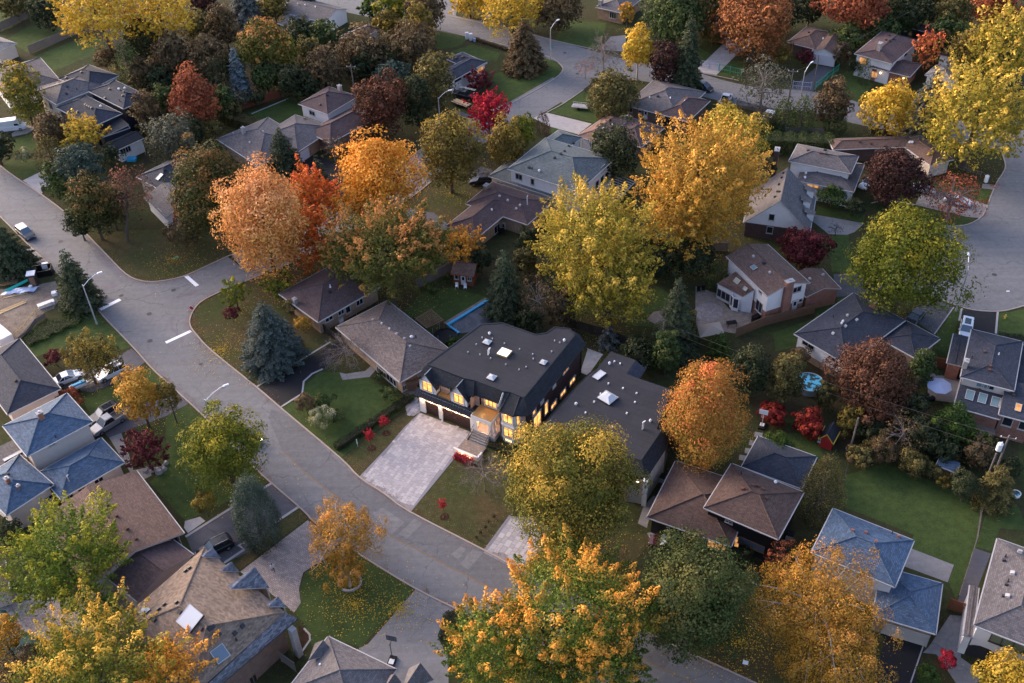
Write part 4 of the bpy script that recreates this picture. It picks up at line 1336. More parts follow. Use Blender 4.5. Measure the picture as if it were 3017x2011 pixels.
# --- left edge roofs
h=H('bungalow','house with a charcoal hip roof at the left edge below the building site',P('L',100,700))
h.wing(P('L',70,690),P('L',560,452),P('L',145,5),3.2,'hip',.36,'stucco','sh_navy',.45)
h.vent(P('L',147,382),mat='wood_dark',size=1.0);h.done()
h=H('house','split level house with a bright blue hip roof above a lower blue roof, left edge',P('L',500,1000))
up=h.wing(P('L',25,795),P('L',250,1078),P('L',858,762),6.0,'hip',.40,'stucco','sh_blue',.5)
lo=h.wing(P('L',355,1225),P('L',560,1470),P('L',1152,1138),3.6,'hip',.38,'stucco','sh_blue',.5)
h.chimney(P('L',385,725),.7,.5,1.0,'brick_red');h.vent(P('L',515,900),kind='pipe',mat='trim_dark',size=.8)
h.vent(P('L',640,1310),kind='hook',mat='metal_grey',size=.8);h.vent(P('L',505,1130),size=.9)
h.window(P('L',478,968),1.0,.5);h.window(P('L',760,1382),1.3,.9);h.window(P('L',910,1296),1.3,.9);h.window(P('L',640,1450),1.2,.9);h.done()
h=H('house','house with a paler blue hip roof at the left edge, lowest of the blue roofs',P('L',200,1450))
h.wing(P('L',-250,1330),P('L',60,1620),P('L',558,1392),4.2,'hip',.42,'stucco','sh_blue',.5)
h.chimney(P('L',78,1320),.5,.5,.8,'brick_red');h.chimney(P('L',178,1375),.35,.35,.5,'brick_red');h.vent(P('L',470,1350),kind='pipe',mat='trim_dark');h.vent(P('L',72,1245),size=.9)
h.window(P('L',450,1462),1.3,.7);h.done()
h=H('outbuilding','low flat grey roof with a long white skylight between the blue roofs, left edge',P('L',60,1100),cat='annex')
h.wing(P('L',-120,1040),P('L',-20,1200),P('L',225,1075),3.4,'flat',.1,'stucco','sh_grey',.3,D=None)
h.skylight(P('L',122,1078),2.6,.6,'dome',dome=False,t=site(P('L',170,1055),3)-site(P('L',75,1105),3));h.done()

# --- brown gable roof, lower left
h=H('bungalow','long brown gable roofed house with a white gable wall, lower left',P('B1',900,650))
h.wing(P('B1',560,950),P('B1',1215,580),P('B1',868,182),3.6,'gable',.24,'stucco','sh_brown',.6,ridge='v',trim='trim_white')
h.wing(P('B1',905,1030),P('B1',1278,722),P('B1',1215,665),3.0,'gable',.30,'stucco','sh_purple',.3,D=5.5,ridge='v')
for q in((654,325),(710,395),(768,468),(838,553),(898,620)):h.vent(P('B1',*q),size=.9,mat='trim_brown')
h.door(P('B1',1160,640),1.2,2.2,mat='trim_brown');h.done()
h=H('outbuilding','low brown roofed wing hidden behind the green yellow maple at the far lower left',P('B1',40,850),cat='annex')
h.wing(P('B1',-80,1010),P('B1',60,960),P('B1',380,640),2.8,'gable',.25,'stucco','sh_purple',.4,D=None);h.done()

# --- large tan roof, lower left
h=H('house','large brick house with a tan shingle roof, slate skirts and three skylights, lower left',P('H33',900,1200))
ez,rz=5.8,9.0
def S(a,b_,z):return site(P('H33',a,b_),z)
rA,rB=S(940,960,9.8),S(650,745,9.8)
cT2,cR2,cB2,cL2=S(915,120,7.0),S(1785,812,7.0),S(760,1740,7.0),S(-260,1130,7.0)
polys=[([cR2,cT2,rB,rA],'a'),([cT2,cL2,rB],'a'),([cL2,cB2,rA,rB],'a'),([cB2,cR2,rA],'a')]
mb=MB()
for pp,_ in polys:
 for i in range(1,len(pp)-1):mb.prism([pp[0],pp[i],pp[i+1]],.2,'sh_tan','trim_dark')
for a,b_ in((cR2,rA),(rA,rB),(rB,cT2),(rA,cB2),(rB,cL2)):mb.bar(a+Z*.02,b_+Z*.02,.10,'sh_tan',seg=5)
ob=mb.build('roof',h.root)
for pp,_ in polys:h.face('roof',pp,ob)
# slate skirt on the lower right side and the hooded gables along the front
o1,o2=S(1920,880,5.4),S(960,1700,5.4)
sk=MB();sk.prism([cR2,o1,o2,cB2+(o2-cB2)*.15],.15,'slate','trim_dark');sk.build('slate_skirt',h.root)
h.face('roof',[cR2,o1,o2,cB2],ob)
fr=(cR2-cT2).normalized();out=Vector((fr.y,-fr.x,0))
if out.dot(S(1500,500,7)-(cR2+cT2)/2)<0:out=-out
for(ax,ay,bx,by,hh,wd) in((1000,125,1140,305,.9,1.9),(1200,275,1310,420,.9,1.9),(1450,330,1690,660,2.2,3.6),(1700,650,1850,830,.9,1.9)):
 pk=S(ax,ay,7.0+hh)
 base_c=pk-Z*hh
 lft,rgt=base_c-fr*wd*.5+out*.1,base_c+fr*wd*.5+out*.1
 back=base_c-out*(hh*1.6)+Z*hh
 g=MB()
 for tri in([pk+out*.12,lft+out*.1-Z*.3,back-fr*wd*.1,back],[pk+out*.12,back,back+fr*wd*.1,rgt+out*.1-Z*.3]):
  g.prism(tri,.12,'slate','trim_white')
 g.poly([lft-Z*.3,rgt-Z*.3,pk-Z*.1],'brick_pale')
 g.box(base_c-Z*(1.6)+out*.02,(fr,out,Z),(wd*.42,.10,1.4),'brick_pale')
 g.build('dormer',h.root)
ins=.7
wpts=[cR2,cT2,cL2,cB2]
ctr=sum(wpts,Vector((0,0,0)))/4
wi=[ctr+(p-ctr)*.93 for p in wpts]
for a,b_ in zip(wi,wi[1:]+wi[:1]):h.walls_add([at_z(a,0),at_z(a,6.8),at_z(b_,6.8),at_z(b_,0)][::-1],'brick_brown')
h.skylight(P('H33',775,885),2.3,2.3,'dome',height=.35,t=fr,dome=False);h.skylight(P('H33',1085,1258),1.6,1.6,'glass_sky',height=.1,dome=False,t=(S(1165,1262,8)-S(1080,1180,8)));h.skylight(P('H33',278,808),1.4,1.0,'dome',t=fr)
for q in((620,712),(658,812),(885,990),(975,990),(1005,970),(490,733),(430,783),(382,895),(1072,1048),(1243,1038),(1325,960),(718,372),(760,342)):h.vent(P('H33',*q),mat='trim_dark',size=1.0)
h.vent(P('H33',1262,1110),kind='pipe',mat='trim_dark');h.window(P('H33',1440,1530),1.0,1.4,mat='wood');h.window(P('H33',1670,1530),1.4,1.2);h.window(P('H33',1860,1340),1.3,1.2)
mb=MB();pc=S(1960,1250,0);fr2=(o2-o1).normalized()
a,b_=S(1880,960,5.2),S(1920,1290,0.3)
mb.box(at_z(site(P('H33',1935,1270),0),2.6),(fr2,Z.cross(fr2),Z),(.35,.35,2.6),'concrete_pale');mb.build('pillar',h.root);h.done()

# --- bottom edge, grey blue roof
h=H('house','grey blue hipped roof with small gables cut by the bottom edge beside the basketball hoop',P('B1',2200,1560))
h.wing(P('B1',1890,1620),P('B1',2165,1262),P('B2',330,1545),5.8,'hip',.42,'brick_pale','sh_grey',.45,ridge='u',D=None)
for(a,b_,wd,hh) in((-110,1290,2.2,1.2),(530,1440,2.6,1.8),(360,1510,1.4,.8)):
 pk=site(P('B2',a,b_),5.8+hh);c=pk-Z*hh;fr=(site(P('B2',620,1568),5.8)-site(P('B2',0,1275),5.8)).normalized();out=Vector((-fr.y,fr.x,0))
 if out.dot(site(P('B2',500,1200),5.8)-c)<0:out=-out
 g=MB();back=c-out*hh*2.2+Z*hh*.9
 g.prism([pk+out*.1,c-fr*wd*.6-Z*.2,back],.1,'sh_grey','trim_white');g.prism([pk+out*.1,back,c+fr*wd*.6-Z*.2],.1,'sh_grey','trim_white')
 g.poly([c-fr*wd*.5-Z*.15,c+fr*wd*.5-Z*.15,pk-Z*.1],'copper' if a<0 else 'brick_pale');g.build('gable',h.root)
h.vent(P('B1',2112,1450),kind='spot',mat='white_plastic');h.done()

# --- white and red brick house with the brown roof
h=H('house','white and red brick house with a brown roof and brick chimney, right of centre',P('M3',600,500))
u0=None
m1=h.wing(P('M3',313,232),P('M3',585,497),P('M3',872,415),5.8,'gable',.30,'siding_white','sh_brown',.35,ridge='u',lower='brick_red',lower_h=2.4)
h.wing(P('M3',840,502),P('M3',1070,447),P('M3',990,303),3.2,'gable',.30,'brick_red','sh_brown',.35,ridge='v')
c0=site(P('M3',252,412),3.0);c1=site(P('M3',345,500),3.0)
sh=MB();uu=m1['u'];vv=m1['v']
l0=site(P('M3',252,412),2.9);l1=site(P('M3',420,500),2.9);r0=site(P('M3',375,335),4.6);r1=site(P('M3',497,455),4.6)
sh.prism([l0,l1,r1,r0],.15,'sh_brown','trim_white');ob2=sh.build('roof',h.root);h.face('roof',[l0,l1,r1,r0],ob2)
bw=[at_z(l0+(r0-l0)*.06,0),at_z(l1+(r1-l1)*.06,0),at_z(r1,0),at_z(r0,0)]
for a,b_,za,zb in((bw[0],bw[1],2.8,2.8),(bw[1],bw[2],2.8,4.4),(bw[3],bw[0],4.4,2.8)):
 f=[a,b_,at_z(b_,zb),at_z(a,za)]
 h.walls_add(f,'siding_white')
h.skylight(P('M3',386,398),1.1,.8,'dome_green',dome=False);h.skylight(P('M3',441,450),.8,.6,'dome_green',dome=False);h.skylight(P('M3',495,312),1.0,.8,'dome_blue',dome=False)
h.vent(P('M3',493,236),P('M3',601,342),P('M3',865,384),P('M3',951,358),mat='trim_white',size=.8);h.vent(P('M3',563,281),size=1.1)
h.stack(P('M3',688,648),1.3,.7,7.4,m1['v']);
h.window(P('M3',780,452),1.6,1.1);h.window(P('M3',540,468),.8,.6,mull=0);h.window(P('M3',295,490),2.6,1.6,mull=2);h.window(P('M3',530,565),1.7,2.0,mat='trim_white');h.door(P('M3',762,560),1.0,2.2);h.window(P('M3',802,525),.7,.7,mull=0)
# small bay
bc=site(P('M3',378,575),0);g=MB();nn=-m1['v']
for k,(ang,mt) in enumerate(((-50,0),(0,0),(50,0))):
 d=Matrix.Rotation(math.radians(ang),3,'Z')@(bw[0]-bw[3]).normalized()
 t=Z.cross(d);cc=at_z(bc,1.4)+d*.9
 g.box(cc,(t,d,Z),(.55,.05,1.3),'siding_white');g.box(cc+d*.06+Z*.2,(t,d,Z),(.42,.02,.85),'glass_dark')
g.build('bay_window',h.root);h.done()

# --- steep gable with three dormers
h=H('house','steep roofed house with a white gable end and three small dormers, upper right',P('G',600,1400))
m=h.wing(P('G',100,1248),P('G',1060,1385),P('G',1208,900),3.0,'gable',.95,'brick_dark','sh_grey',.35,ridge='v',gable_wall='siding_white')
h.window(P('G',508,1172),1.0,1.3,mull=0);h.window(P('G',480,1355),1.1,1.4,mull=0)
for q in((680,535),(655,605),(618,700),(595,805),(622,808),(557,882)):h.vent(P('G',*q),mat='trim_dark',size=.8)
vv=m['v'];ud=m['u']
for q in((1075,1195),(1025,1020),(1075,865)):
 r=h.on_roof(P('G',*q))
 if not r:continue
 c,n,t,ob=r
 out=Vector((n.x,n.y,0)).normalized();tt=Z.cross(out).normalized();g=MB()
 g.box(c+Z*.55+out*-.2,(tt,out,Z),(.6,.6,.62),'siding_white')
 g.prism([c+Z*1.2+out*.55-tt*.68,c+Z*1.2+out*.55+tt*.68,c+Z*1.75-out*1.3+tt*.68,c+Z*1.75-out*1.3-tt*.68],.1,'sh_grey','trim_white')
 g.box(c+Z*.6+out*.42,(tt,out,Z),(.45,.03,.4),'glass_dark')
 g.build('dormer',ob)
r=h.on_roof(P('G',570,600));h.stack(P('G',520,640),1.5,.8,6.5,m['v'],'brick_dark');h.done()

# --- two tier grey roof
h=H('house','split level house with two grey roofs stacked one above the other, behind the dormered house',P('G',1300,800))
h.wing(P('G',755,360),P('G',1650,540),P('G',1768,285),5.6,'hip',.30,'siding_white','sh_grey',.4)
h.wing(P('G',860,640),P('G',1690,805),P('G',1865,410),3.6,'hip',.26,'siding_white','sh_grey',.45)
h.chimney(P('G',1050,135),.9,.6,1.3,'brick_red');
for q in((1215,250),(1293,262),(1125,465),(1245,488),(1368,513),(1030,208)):h.vent(P('G',*q),mat='trim_brown',size=.9)
h.vent(P('G',1280,212),size=1.3);h.vent(P('G',988,610),kind='dome',mat='white_plastic');h.vent(P('G',1000,545),kind='dome',mat='white_plastic')
h.window(P('G',1105,712),2.2,1.0,lit='lit_soft',mat='wood');h.done()

# --- long brown roof behind
h=H('bungalow','bungalow with a long reddish brown roof behind the two tier grey roofed house',P('T3',1300,1080))
h.wing(P('T3',985,915),P('T3',1020,985),P('T3',1640,1090),3.0,'hip',.34,'brick_dark','sh_brown',.5,D=None)
h.wing(P('T3',1440,930),P('T3',1660,1090),P('T3',1710,975),3.0,'hip',.34,'brick_pale','sh_brown',.5,ridge='u')
h.vent(P('T3',1192,933),P('T3',1268,947),P('T3',1370,968),mat='trim_brown',size=.9);h.vent(P('T3',1450,985),P('T3',1525,942),P('T3',1540,942),kind='dome',mat='white_plastic',size=1.2);h.done()

# --- purple roof with lit porch, top right
h=H('house','purple roofed split level house with a lit red porch, upper right',P('T3',1350,450))
h.wing(P('T3',1160,352),P('T3',1410,420),P('T3',1585,265),5.0,'hip',.26,'siding_white','sh_purple',.45,hipend=.6)
h.wing(P('T3',1260,440),P('T3',1525,505),P('T3',1592,430),3.1,'hip',.26,'brick_red','sh_purple',.5,D=7)
h.chimney(P('T3',1322,325),1.0,.7,1.4,'brick_pale');h.vent(P('T3',1392,235),P('T3',1370,265),P('T3',1395,270),P('T3',1420,258),size=.9)
h.window(P('T3',1215,400),1.8,1.6,lit='lit_soft',mull=2);h.window(P('T3',1500,345),1.2,1.2,mat='trim_dark');h.window(P('T3',1290,490),1.5,1.4,lit='lit_soft');
c=site(P('T3',1330,480),2.5);q=MB();q.box(c,((1,0,0),(0,1,0),(0,0,1)),(.12,.12,.12),'lamp_warm');q.build('porch_light',h.root);c=site(P('T3',1483,515),2.5);q=MB();q.box(c,((1,0,0),(0,1,0),(0,0,1)),(.1,.1,.1),'lamp_warm');q.build('porch_light',h.root);h.done()

h=H('house','narrow brown roof with a pale chimney behind the trees, upper right edge',P('T3',1800,400))
h.wing(P('T3',1712,357),P('T3',1850,392),P('T3',1900,300),5.0,'hip',.3,'siding_white','sh_purple',.4,D=9);h.chimney(P('T3',1785,265),.8,.7,1.4,'rock')
h.wing(P('T3',1625,492),P('T3',1800,540),P('T3',1840,470),3.0,'hip',.3,'siding_white','sh_pale',.4,D=6);h.done()

h=H('bungalow','brown roofed bungalow with a white gabled garage and pale drive, upper right of centre',P('T3',900,330))
h.wing(P('T3',715,275),P('T3',905,325),P('T3',1030,250),3.0,'hip',.32,'brick_brown','sh_brown',.5,D=10)
h.wing(P('T3',880,335),P('T3',1030,362),P('T3',1045,280),2.9,'gable',.40,'siding_white','sh_brown',.3,ridge='v',D=9)
h.garage(P('T3',955,405),4.6,2.2);h.vent(P('T3',860,215),size=.9);h.vent(P('T3',952,257),kind='dome',mat='white_plastic',size=.8);h.done()

h=H('bungalow','dark roofed bungalow with a white garage door beside the brown orange maple, top',P('T3',300,230))
h.wing(P('T3',150,165),P('T3',330,225),P('T3',400,130),3.0,'hip',.34,'brick_brown','sh_purple',.5,D=9)
h.wing(P('T3',60,90),P('T3',200,140),P('T3',280,70),3.0,'hip',.34,'siding_white','sh_purple',.5,D=9)
h.wing(P('T3',320,235),P('T3',440,262),P('T3',480,180),2.9,'gable',.34,'siding_white','sh_purple',.3,ridge='v',D=8);h.garage(P('T3',380,275),4.6,2.1);h.done()

# --- dark hip roof right of centre
h=H('bungalow','wide dark hip roofed house with a white left wall above the copper tree',P('M3',1100,800))
h.wing(P('M3',762,745),P('M3',1105,945),P('M3',1500,658),3.9,'hip',.30,'siding_white','sh_navy',.45,lower='brick_tan',lower_h=1.2)
h.wing(P('M3',1330,778),P('M3',1560,905),P('M3',1702,765),3.3,'hip',.30,'brick_tan','sh_navy',.45)
h.chimney(P('M3',1280,570),.9,.7,1.1,'brick_red');h.vent(P('M3',1114,627),P('M3',1172,655),P('M3',1098,697),P('M3',1018,745),mat='trim_white',size=.8);h.vent(P('M3',1020,638),kind='pipe',mat='trim_dark');h.vent(P('M3',1082,668),P('M3',1074,680),kind='dome',mat='white_plastic',size=.8)
h.window(P('M3',855,815),2.2,1.1);h.window(P('M3',1010,905),1.2,1.0);h.done()

# --- right edge: navy roofs
h=H('house','two storey house with dark navy roofs, three skylights and brick walls at the right edge',P('E',700,700))
m=h.wing(P('E',383,762),P('E',1050,935),P('E',1142,315),5.8,'hip',.22,'stucco','sh_navy',.35,trim='trim_white')
h.wing(P('E',212,585),P('E',400,632),P('E',490,262),3.0,'gable',.02,'brick_red','sh_navy',.2,D=None)
g1=h.wing(P('E',300,1130),P('E',870,1290),P('E',930,960),3.4,'shed_u',.22,'brick_red','sh_navy',.2)
g2=h.wing(P('E',862,1228),P('E',1300,1345),P('E',1390,1000),4.2,'shed_u',.22,'brick_red','sh_navy',.3,lower=None)
h.wing(P('E',1060,960),P('E',1400,1030),P('E',1480,420),4.6,'hip',.3,'brick_red','sh_navy',.3)
h.chimney(P('E',430,640),.8,.6,1.2,'brick_pale')
for q in((497,992),(655,1032),(815,1078)):h.skylight(P('E',*q),1.1,1.7,'dome_blue',dome=False,height=.1)
h.skylight(P('E',1102,1148),.8,1.3,'lit_soft',dome=False,height=.1)
h.vent(P('E',680,455),P('E',750,632),P('E',743,680),P('E',1042,992),P('E',620,922),mat='trim_brown',size=.8);h.vent(P('E',858,482),kind='pipe',mat='white_plastic',size=.7);h.vent(P('E',520,530),kind='pipe',mat='trim_dark')
h.window(P('E',650,865),1.5,.9,pane='dome_blue');h.window(P('E',738,885),1.4,.9);h.window(P('E',970,1315),1.3,1.7,mull=0);h.window(P('E',1170,1365),1.2,1.7,mull=0)
dk=MB();a=[site(P('E',415,1180),1.2),site(P('E',870,1300),1.2),site(P('E',850,1450),1.2),site(P('E',520,1360),1.2)]
ob=None;h.done()
t=tag(root_at('deck',site(P('E',640,1330),0),'weathered grey raised board deck behind the navy roofed house at the right edge','deck'))
uu=(a[1]-a[0]).normalized();vv=Vector((uu.y,-uu.x,0));n_=22;Ld=(a[1]-a[0]).length
for i in range(n_):
 q=MB();q.box(a[0]+uu*Ld/2+vv*(.12+i*.18),(uu,vv,Z),(Ld/2-(.02*i),.082,.03),'wood_grey');o=q.build('board',t)
for i in range(6):
 q=MB();c=a[0]+uu*Ld*i/5+vv*.1;q.bar(at_z(c,0),at_z(c,2.1),.06,'wood_grey',seg=4);q.build('post',t)
q=MB();q.box(a[0]+uu*Ld/2+vv*.06+Z*.9,(uu,vv,Z),(Ld/2,.05,.04),'white_plastic');q.build('rail',t)

# --- two tier brown roof, lower right
h=H('house','dark split level house with two brown roofs and lit front windows, lower right of centre',P('B3',400,600))
h.wing(P('B3',165,412),P('B3',655,620),P('B3',800,300),5.4,'hip',.30,'siding_black','sh_dkbrown',.45)
h.wing(P('B3',-210,475),P('B3',345,668),P('B3',390,590),3.2,'hip',.26,'siding_black','sh_dkbrown',.5,D=10.5)
for q in((425,292),(575,350),(485,268),(518,272),(552,293)):h.vent(P('B3',*q),mat='trim_brown',size=.9)
h.vent(P('B3',638,248),kind='dome',mat='white_plastic');h.vent(P('B3',412,190),kind='pipe',mat='trim_dark')
# window row, and a recess wall strip whose lamplight is put in as emission
h.window(P('B3',478,655),3.4,1.2,pane='glass_sky',mat='wood',mull=3);h.window(P('B3',250,660),2.4,1.5,lit='lit_soft',mat='trim_white',mull=4);h.window(P('B3',330,505),1.0,.4);
c1=site(P('B3',395,640),1.3);q=MB();q.box(c1,((.93,-.36,0),(.36,.93,0),(0,0,1)),(.45,.06,.9),'lit_soft');q.build('lit_panel',h.root);h.garage(P('B3',60,580),4.6,2.1,'door_brown');h.done()
h=H('garden_room','dark navy hipped canopy roof behind the brown roofed split level house, lower right',P('B3',620,200),cat='annex')
h.wing(P('B3',415,140),P('B3',810,285),P('B3',785,215),2.9,'hip',.36,'siding_navy','sh_navy',.3,D=6.3);h.done()

# --- bright blue roof lower right
h=H('house','house with a two level vivid blue roof edged in white, lower right',P('B3',1300,900))
h.wing(P('B3',1425,935),P('B3',875,705),P('B3',1015,415),5.4,'hip',.30,'siding_white','sh_blue',.4)
h.wing(P('B3',1280,1120),P('B3',1695,1245),P('B3',1808,932),3.2,'hip',.30,'brick_tan','sh_blue',.35)
h.vent(P('B3',1195,465),kind='dome',mat='white_plastic',size=1.2);h.vent(P('B3',1145,567),P('B3',1232,580),P('B3',1448,606),P('B3',1300,640),mat='brick_red',size=.8);h.vent(P('B3',1407,583),kind='pipe',mat='trim_dark',size=.8)
h.garage(P('B3',1500,1230),4.8,2.1,'siding_cream');h.done()

# --- right edge grey roof with white stone front
h=H('house','pale grey roofed house with a white stone arched front, lower right edge',P('F',500,900))
m=h.wing(P('F',215,1045),P('F',900,1310),P('F',1100,500),5.8,'hip',.36,'stone_white','sh_grey',.4)
lw=h.wing(P('F',120,1135),P('F',200,1160),P('F',285,715),3.4,'gable',.05,'stone_white','sh_grey',.1,D=None)
for q in((627,387),(563,580),(519,787)):h.vent(P('F',*q),mat='trim_white',size=1.1)
for q in((497,430),(520,652)):h.vent(P('F',*q),kind='pipe',mat='trim_dark')
for q in((485,465),(507,684),(480,787)):h.vent(P('F',*q),size=.7)
h.window(P('F',518,1210),3.6,1.5,mat='trim_dark',pane='dome_green',mull=2)
c=h.hit(P('F',290,1300),'wall')
if c:
 _,c,n,_=c;n=Vector((n.x,n.y,0)).normalized();t=Z.cross(n);g=MB();c=at_z(c,1.1)+n*.03
 g.poly([c+t*x+Z*z for x,z in((-1.6,-1.1),(1.6,-1.1),(1.6,.6),(1.1,1.0),(.5,1.25),(-.5,1.25),(-1.1,1.0),(-1.6,.6))],'trim_dark');g.build('archway',h.root)
h.done()
# ------------------------------------------------------------------ the lit two storey house
h=H('lit_house','two storey house at the centre with every window lit and a dark flat topped roof',P('Q',600,700))
_o=site(P('Q',125,985));_a=math.radians(-30.2)
U=Vector((math.cos(_a),math.sin(_a),0));V=Vector((-U.y,U.x,0))
def K(u,v,z):return _o+U*u+V*v+Z*z
AX=(U,V,Z)
TZ,EZ=7.6,5.9
flat=[K(.4,2.3,TZ),K(6.6,2.3,TZ),K(7.9,2.6,TZ),K(12.6,2.6,TZ),K(13.4,2.9,TZ),K(15.6,2.8,TZ),K(15.6,17.6,TZ),K(14.3,18.5,TZ),K(12.2,17.8,TZ),K(11.8,16.1,TZ),K(10.6,15.0,TZ),K(5.0,15.0,TZ),K(2.4,13.2,TZ)]
mb=MB();mb.prism(flat,.25,'membrane','trim_dark');ob=mb.build('roof',h.root);h.face('roof',flat,ob)
mb=MB();ring=flat+flat[:1]
for a,b_ in zip(ring,ring[1:]):
 t=(b_-a).normalized();mb.box((a+b_)/2+Z*.03,(t,Z.cross(t),Z),((b_-a).length/2,.10,.035),'metal_roof')
mb.build('roof_edge',ob)
ms=MB()
outer=[K(-.8,1.1,EZ),K(2.9,1.1,EZ),K(8.4,1.2,EZ),K(12.6,1.3,EZ)]
def slope(pts):ms.prism(pts,.16,'sh_black','trim_dark')
slope([K(.4,2.3,TZ),K(-.8,1.2,EZ),K(8.4,1.2,EZ),K(7.9,2.6,TZ)])
slope([K(7.9,2.6,TZ),K(8.4,1.2,EZ),K(8.6,1.75,EZ),K(12.6,1.85,EZ),K(12.6,2.6,TZ)])
slope([K(12.6,2.6,TZ),K(12.6,1.0,EZ),K(13.1,.55,EZ),K(13.4,2.9,TZ)])
slope([K(13.4,2.9,TZ),K(13.1,.55,EZ),K(15.2,.55,EZ),K(15.0,2.85,TZ)])
slope([K(15.0,2.85,TZ),K(15.2,.55,EZ),K(16.9,1.6,EZ),K(15.6,2.8,TZ)])
slope([K(15.6,2.8,TZ),K(16.9,1.6,EZ),K(16.9,18.4,EZ),K(15.6,17.6,TZ)])
slope([K(15.6,17.6,TZ),K(16.9,18.4,EZ),K(15.2,19.9,EZ),K(14.3,18.5,TZ)])
slope([K(14.3,18.5,TZ),K(15.2,19.9,EZ),K(11.4,19.0,EZ),K(12.2,17.8,TZ)])
slope([K(.4,2.3,TZ),K(2.4,13.2,TZ),K(1.2,14.0,EZ),K(-.8,1.2,EZ)])
slope([K(2.4,13.2,TZ),K(5.0,15.0,TZ),K(4.6,16.2,EZ),K(1.2,14.0,EZ)])
slope([K(5.0,15.0,TZ),K(10.6,15.0,TZ),K(10.2,16.2,EZ),K(4.6,16.2,EZ)])
ms.build('mansard_slope',h.root)
hp=MB()
for a,b_ in((K(12.6,2.6,TZ),K(12.6,1.0,EZ)),(K(13.4,2.9,TZ),K(13.1,.55,EZ)),(K(15.0,2.85,TZ),K(15.2,.55,EZ)),(K(15.6,2.8,TZ),K(16.9,1.6,EZ)),(K(7.9,2.6,TZ),K(8.5,1.2,EZ))):
 hp.bar(a+Z*.03,b_+Z*.03,.09,'sh_black',seg=5)
hp.bar(K(12.62,2.4,TZ-.1),K(12.62,1.0,EZ+.1),.14,'trim_white',seg=4);hp.build('hip_cap',h.root)
q=MB();q.box(K(3.65,1.4,3.72),AX,(1.1,.55,.05),'copper');q.build('copper_deck',h.root)
q=MB();q.box(K(8.3,1.5,3.6),AX,(.6,.95,.05),'metal_roof');q.build('flat_deck',h.root)
h.walls_add([K(7.6,1.9,3.6),K(9.0,1.9,3.6),K(9.0,1.9,5.8),K(7.6,1.9,5.8)],'brick_warm')
# gutter
g=MB()
for a,b_ in((K(-.8,1.1,5.8),K(-.3,1.1,5.8)),(K(2.6,1.1,5.8),K(4.6,1.1,5.8)),(K(8.6,1.68,5.8),K(12.6,1.78,5.8)),(K(16.98,1.7,5.8),K(16.98,18.4,5.8)),(K(13.1,.47,5.8),K(15.2,.47,5.8))):
 t=(b_-a).normalized();g.box((a+b_)/2,(t,Z.cross(t),Z),((b_-a).length/2,.06,.07),'trim_dark')
g.build('gutter',h.root)
# walls
WL=h.walls_add
def wallk(p,q,z0,z1,mt):WL([K(*p,z0),K(*q,z0),K(*q,z1),K(*p,z1)],mt)
wallk((16.3,1.9),(16.3,18.3),0,5.8,'brick_dark')
wallk((16.3,18.3),(11.8,18.3),0,5.8,'brick_dark');wallk((11.8,18.3),(10.5,15.5),0,5.8,'brick_dark');wallk((10.5,15.5),(4.8,15.5),0,5.8,'brick_dark');wallk((4.8,15.5),(1.6,13.6),0,5.8,'brick_dark');wallk((1.6,13.6),(-.3,1.4),0,5.8,'brick_dark');wallk((-.3,1.4),(-.1,.5),0,3.6,'stone_white')
wallk((2.5,1.9),(4.8,1.9),3.6,5.8,'brick_warm');wallk((-.3,1.4),(0,1.4),3.6,5.8,'brick_warm')
wallk((8.9,2.4),(12.7,2.4),0.9,5.8,'brick_warm');wallk((8.9,.5),(8.9,2.4),0,3.6,'stone_white');wallk((8.2,.8),(8.2,2.4),3.6,5.8,'brick_warm');wallk((12.7,2.4),(12.7,1.0),0,5.8,'brick_warm')
wallk((0,.55),(8.9,.55),0,3.5,'stone_white')
# bay
bay=[(12.7,1.4),(13.2,.9),(15.0,.9),(15.9,1.9),(16.3,1.95)]
for a,b_ in zip(bay,bay[1:]):wallk(a,b_,0,5.85,'stone_white' if a!=bay[3] else 'brick_warm')
wallk((15.55,1.5),(16.32,1.93),0,5.85,'brick_warm')
# upper bands of the bay
bd=MB()
for z,hh in((3.05,.10),(2.85,.06),(5.45,.10),(.75,.08)):
 for a,b_ in zip(bay[:3],bay[1:4]):
  p,q=K(*a,z),K(*b_,z);t=(q-p).normalized();n=-Z.cross(t)
  bd.box((p+q)/2+n*.05,(t,n,Z),((q-p).length/2,.07,hh),'stone_white')
bd.build('cornice',h.root)
# garage: pillars, lintel, doors
gp=MB()
for a,b_ in((-.15,.75),(3.05,3.65),(8.35,8.95)):gp.box(K((a+b_)/2,.40,1.55),AX,((b_-a)/2,.22,1.55),'stone_white')
gp.box(K(4.4,.42,2.75),AX,(4.5,.18,.32),'stone_white');gp.build('garage_surround',h.root)
for a,b_ in((.75,3.05),(3.65,8.35)):
 mb=MB();mb.box(K((a+b_)/2,.44,1.2),AX,((b_-a)/2,.02,1.2),'trim_dark');ro=mb.build('garage_door',h.root)
 for i in range(6):
  q=MB();q.box(K((a+b_)/2,.40,.2+.4*i),AX,((b_-a)/2-.03,.02,.185),'door_brown');q.build('panel',ro)
# standing seam metal awning
aw=MB();aw.prism([K(-.9,.08,3.08),K(8.75,.08,3.08),K(8.75,.95,3.80),K(-.9,.95,3.80)],.08,'metal_roof');aw.box(K(3.92,.03,3.04),AX,(4.85,.06,.07),'metal_roof')
awo=aw.build('metal_awning',h.root)
for i in range(23):
 u=-.8+i*.43;q=MB();q.bar(K(u,.1,3.13),K(u,.93,3.84),.03,'metal_roof',seg=4);q.build('seam',awo)
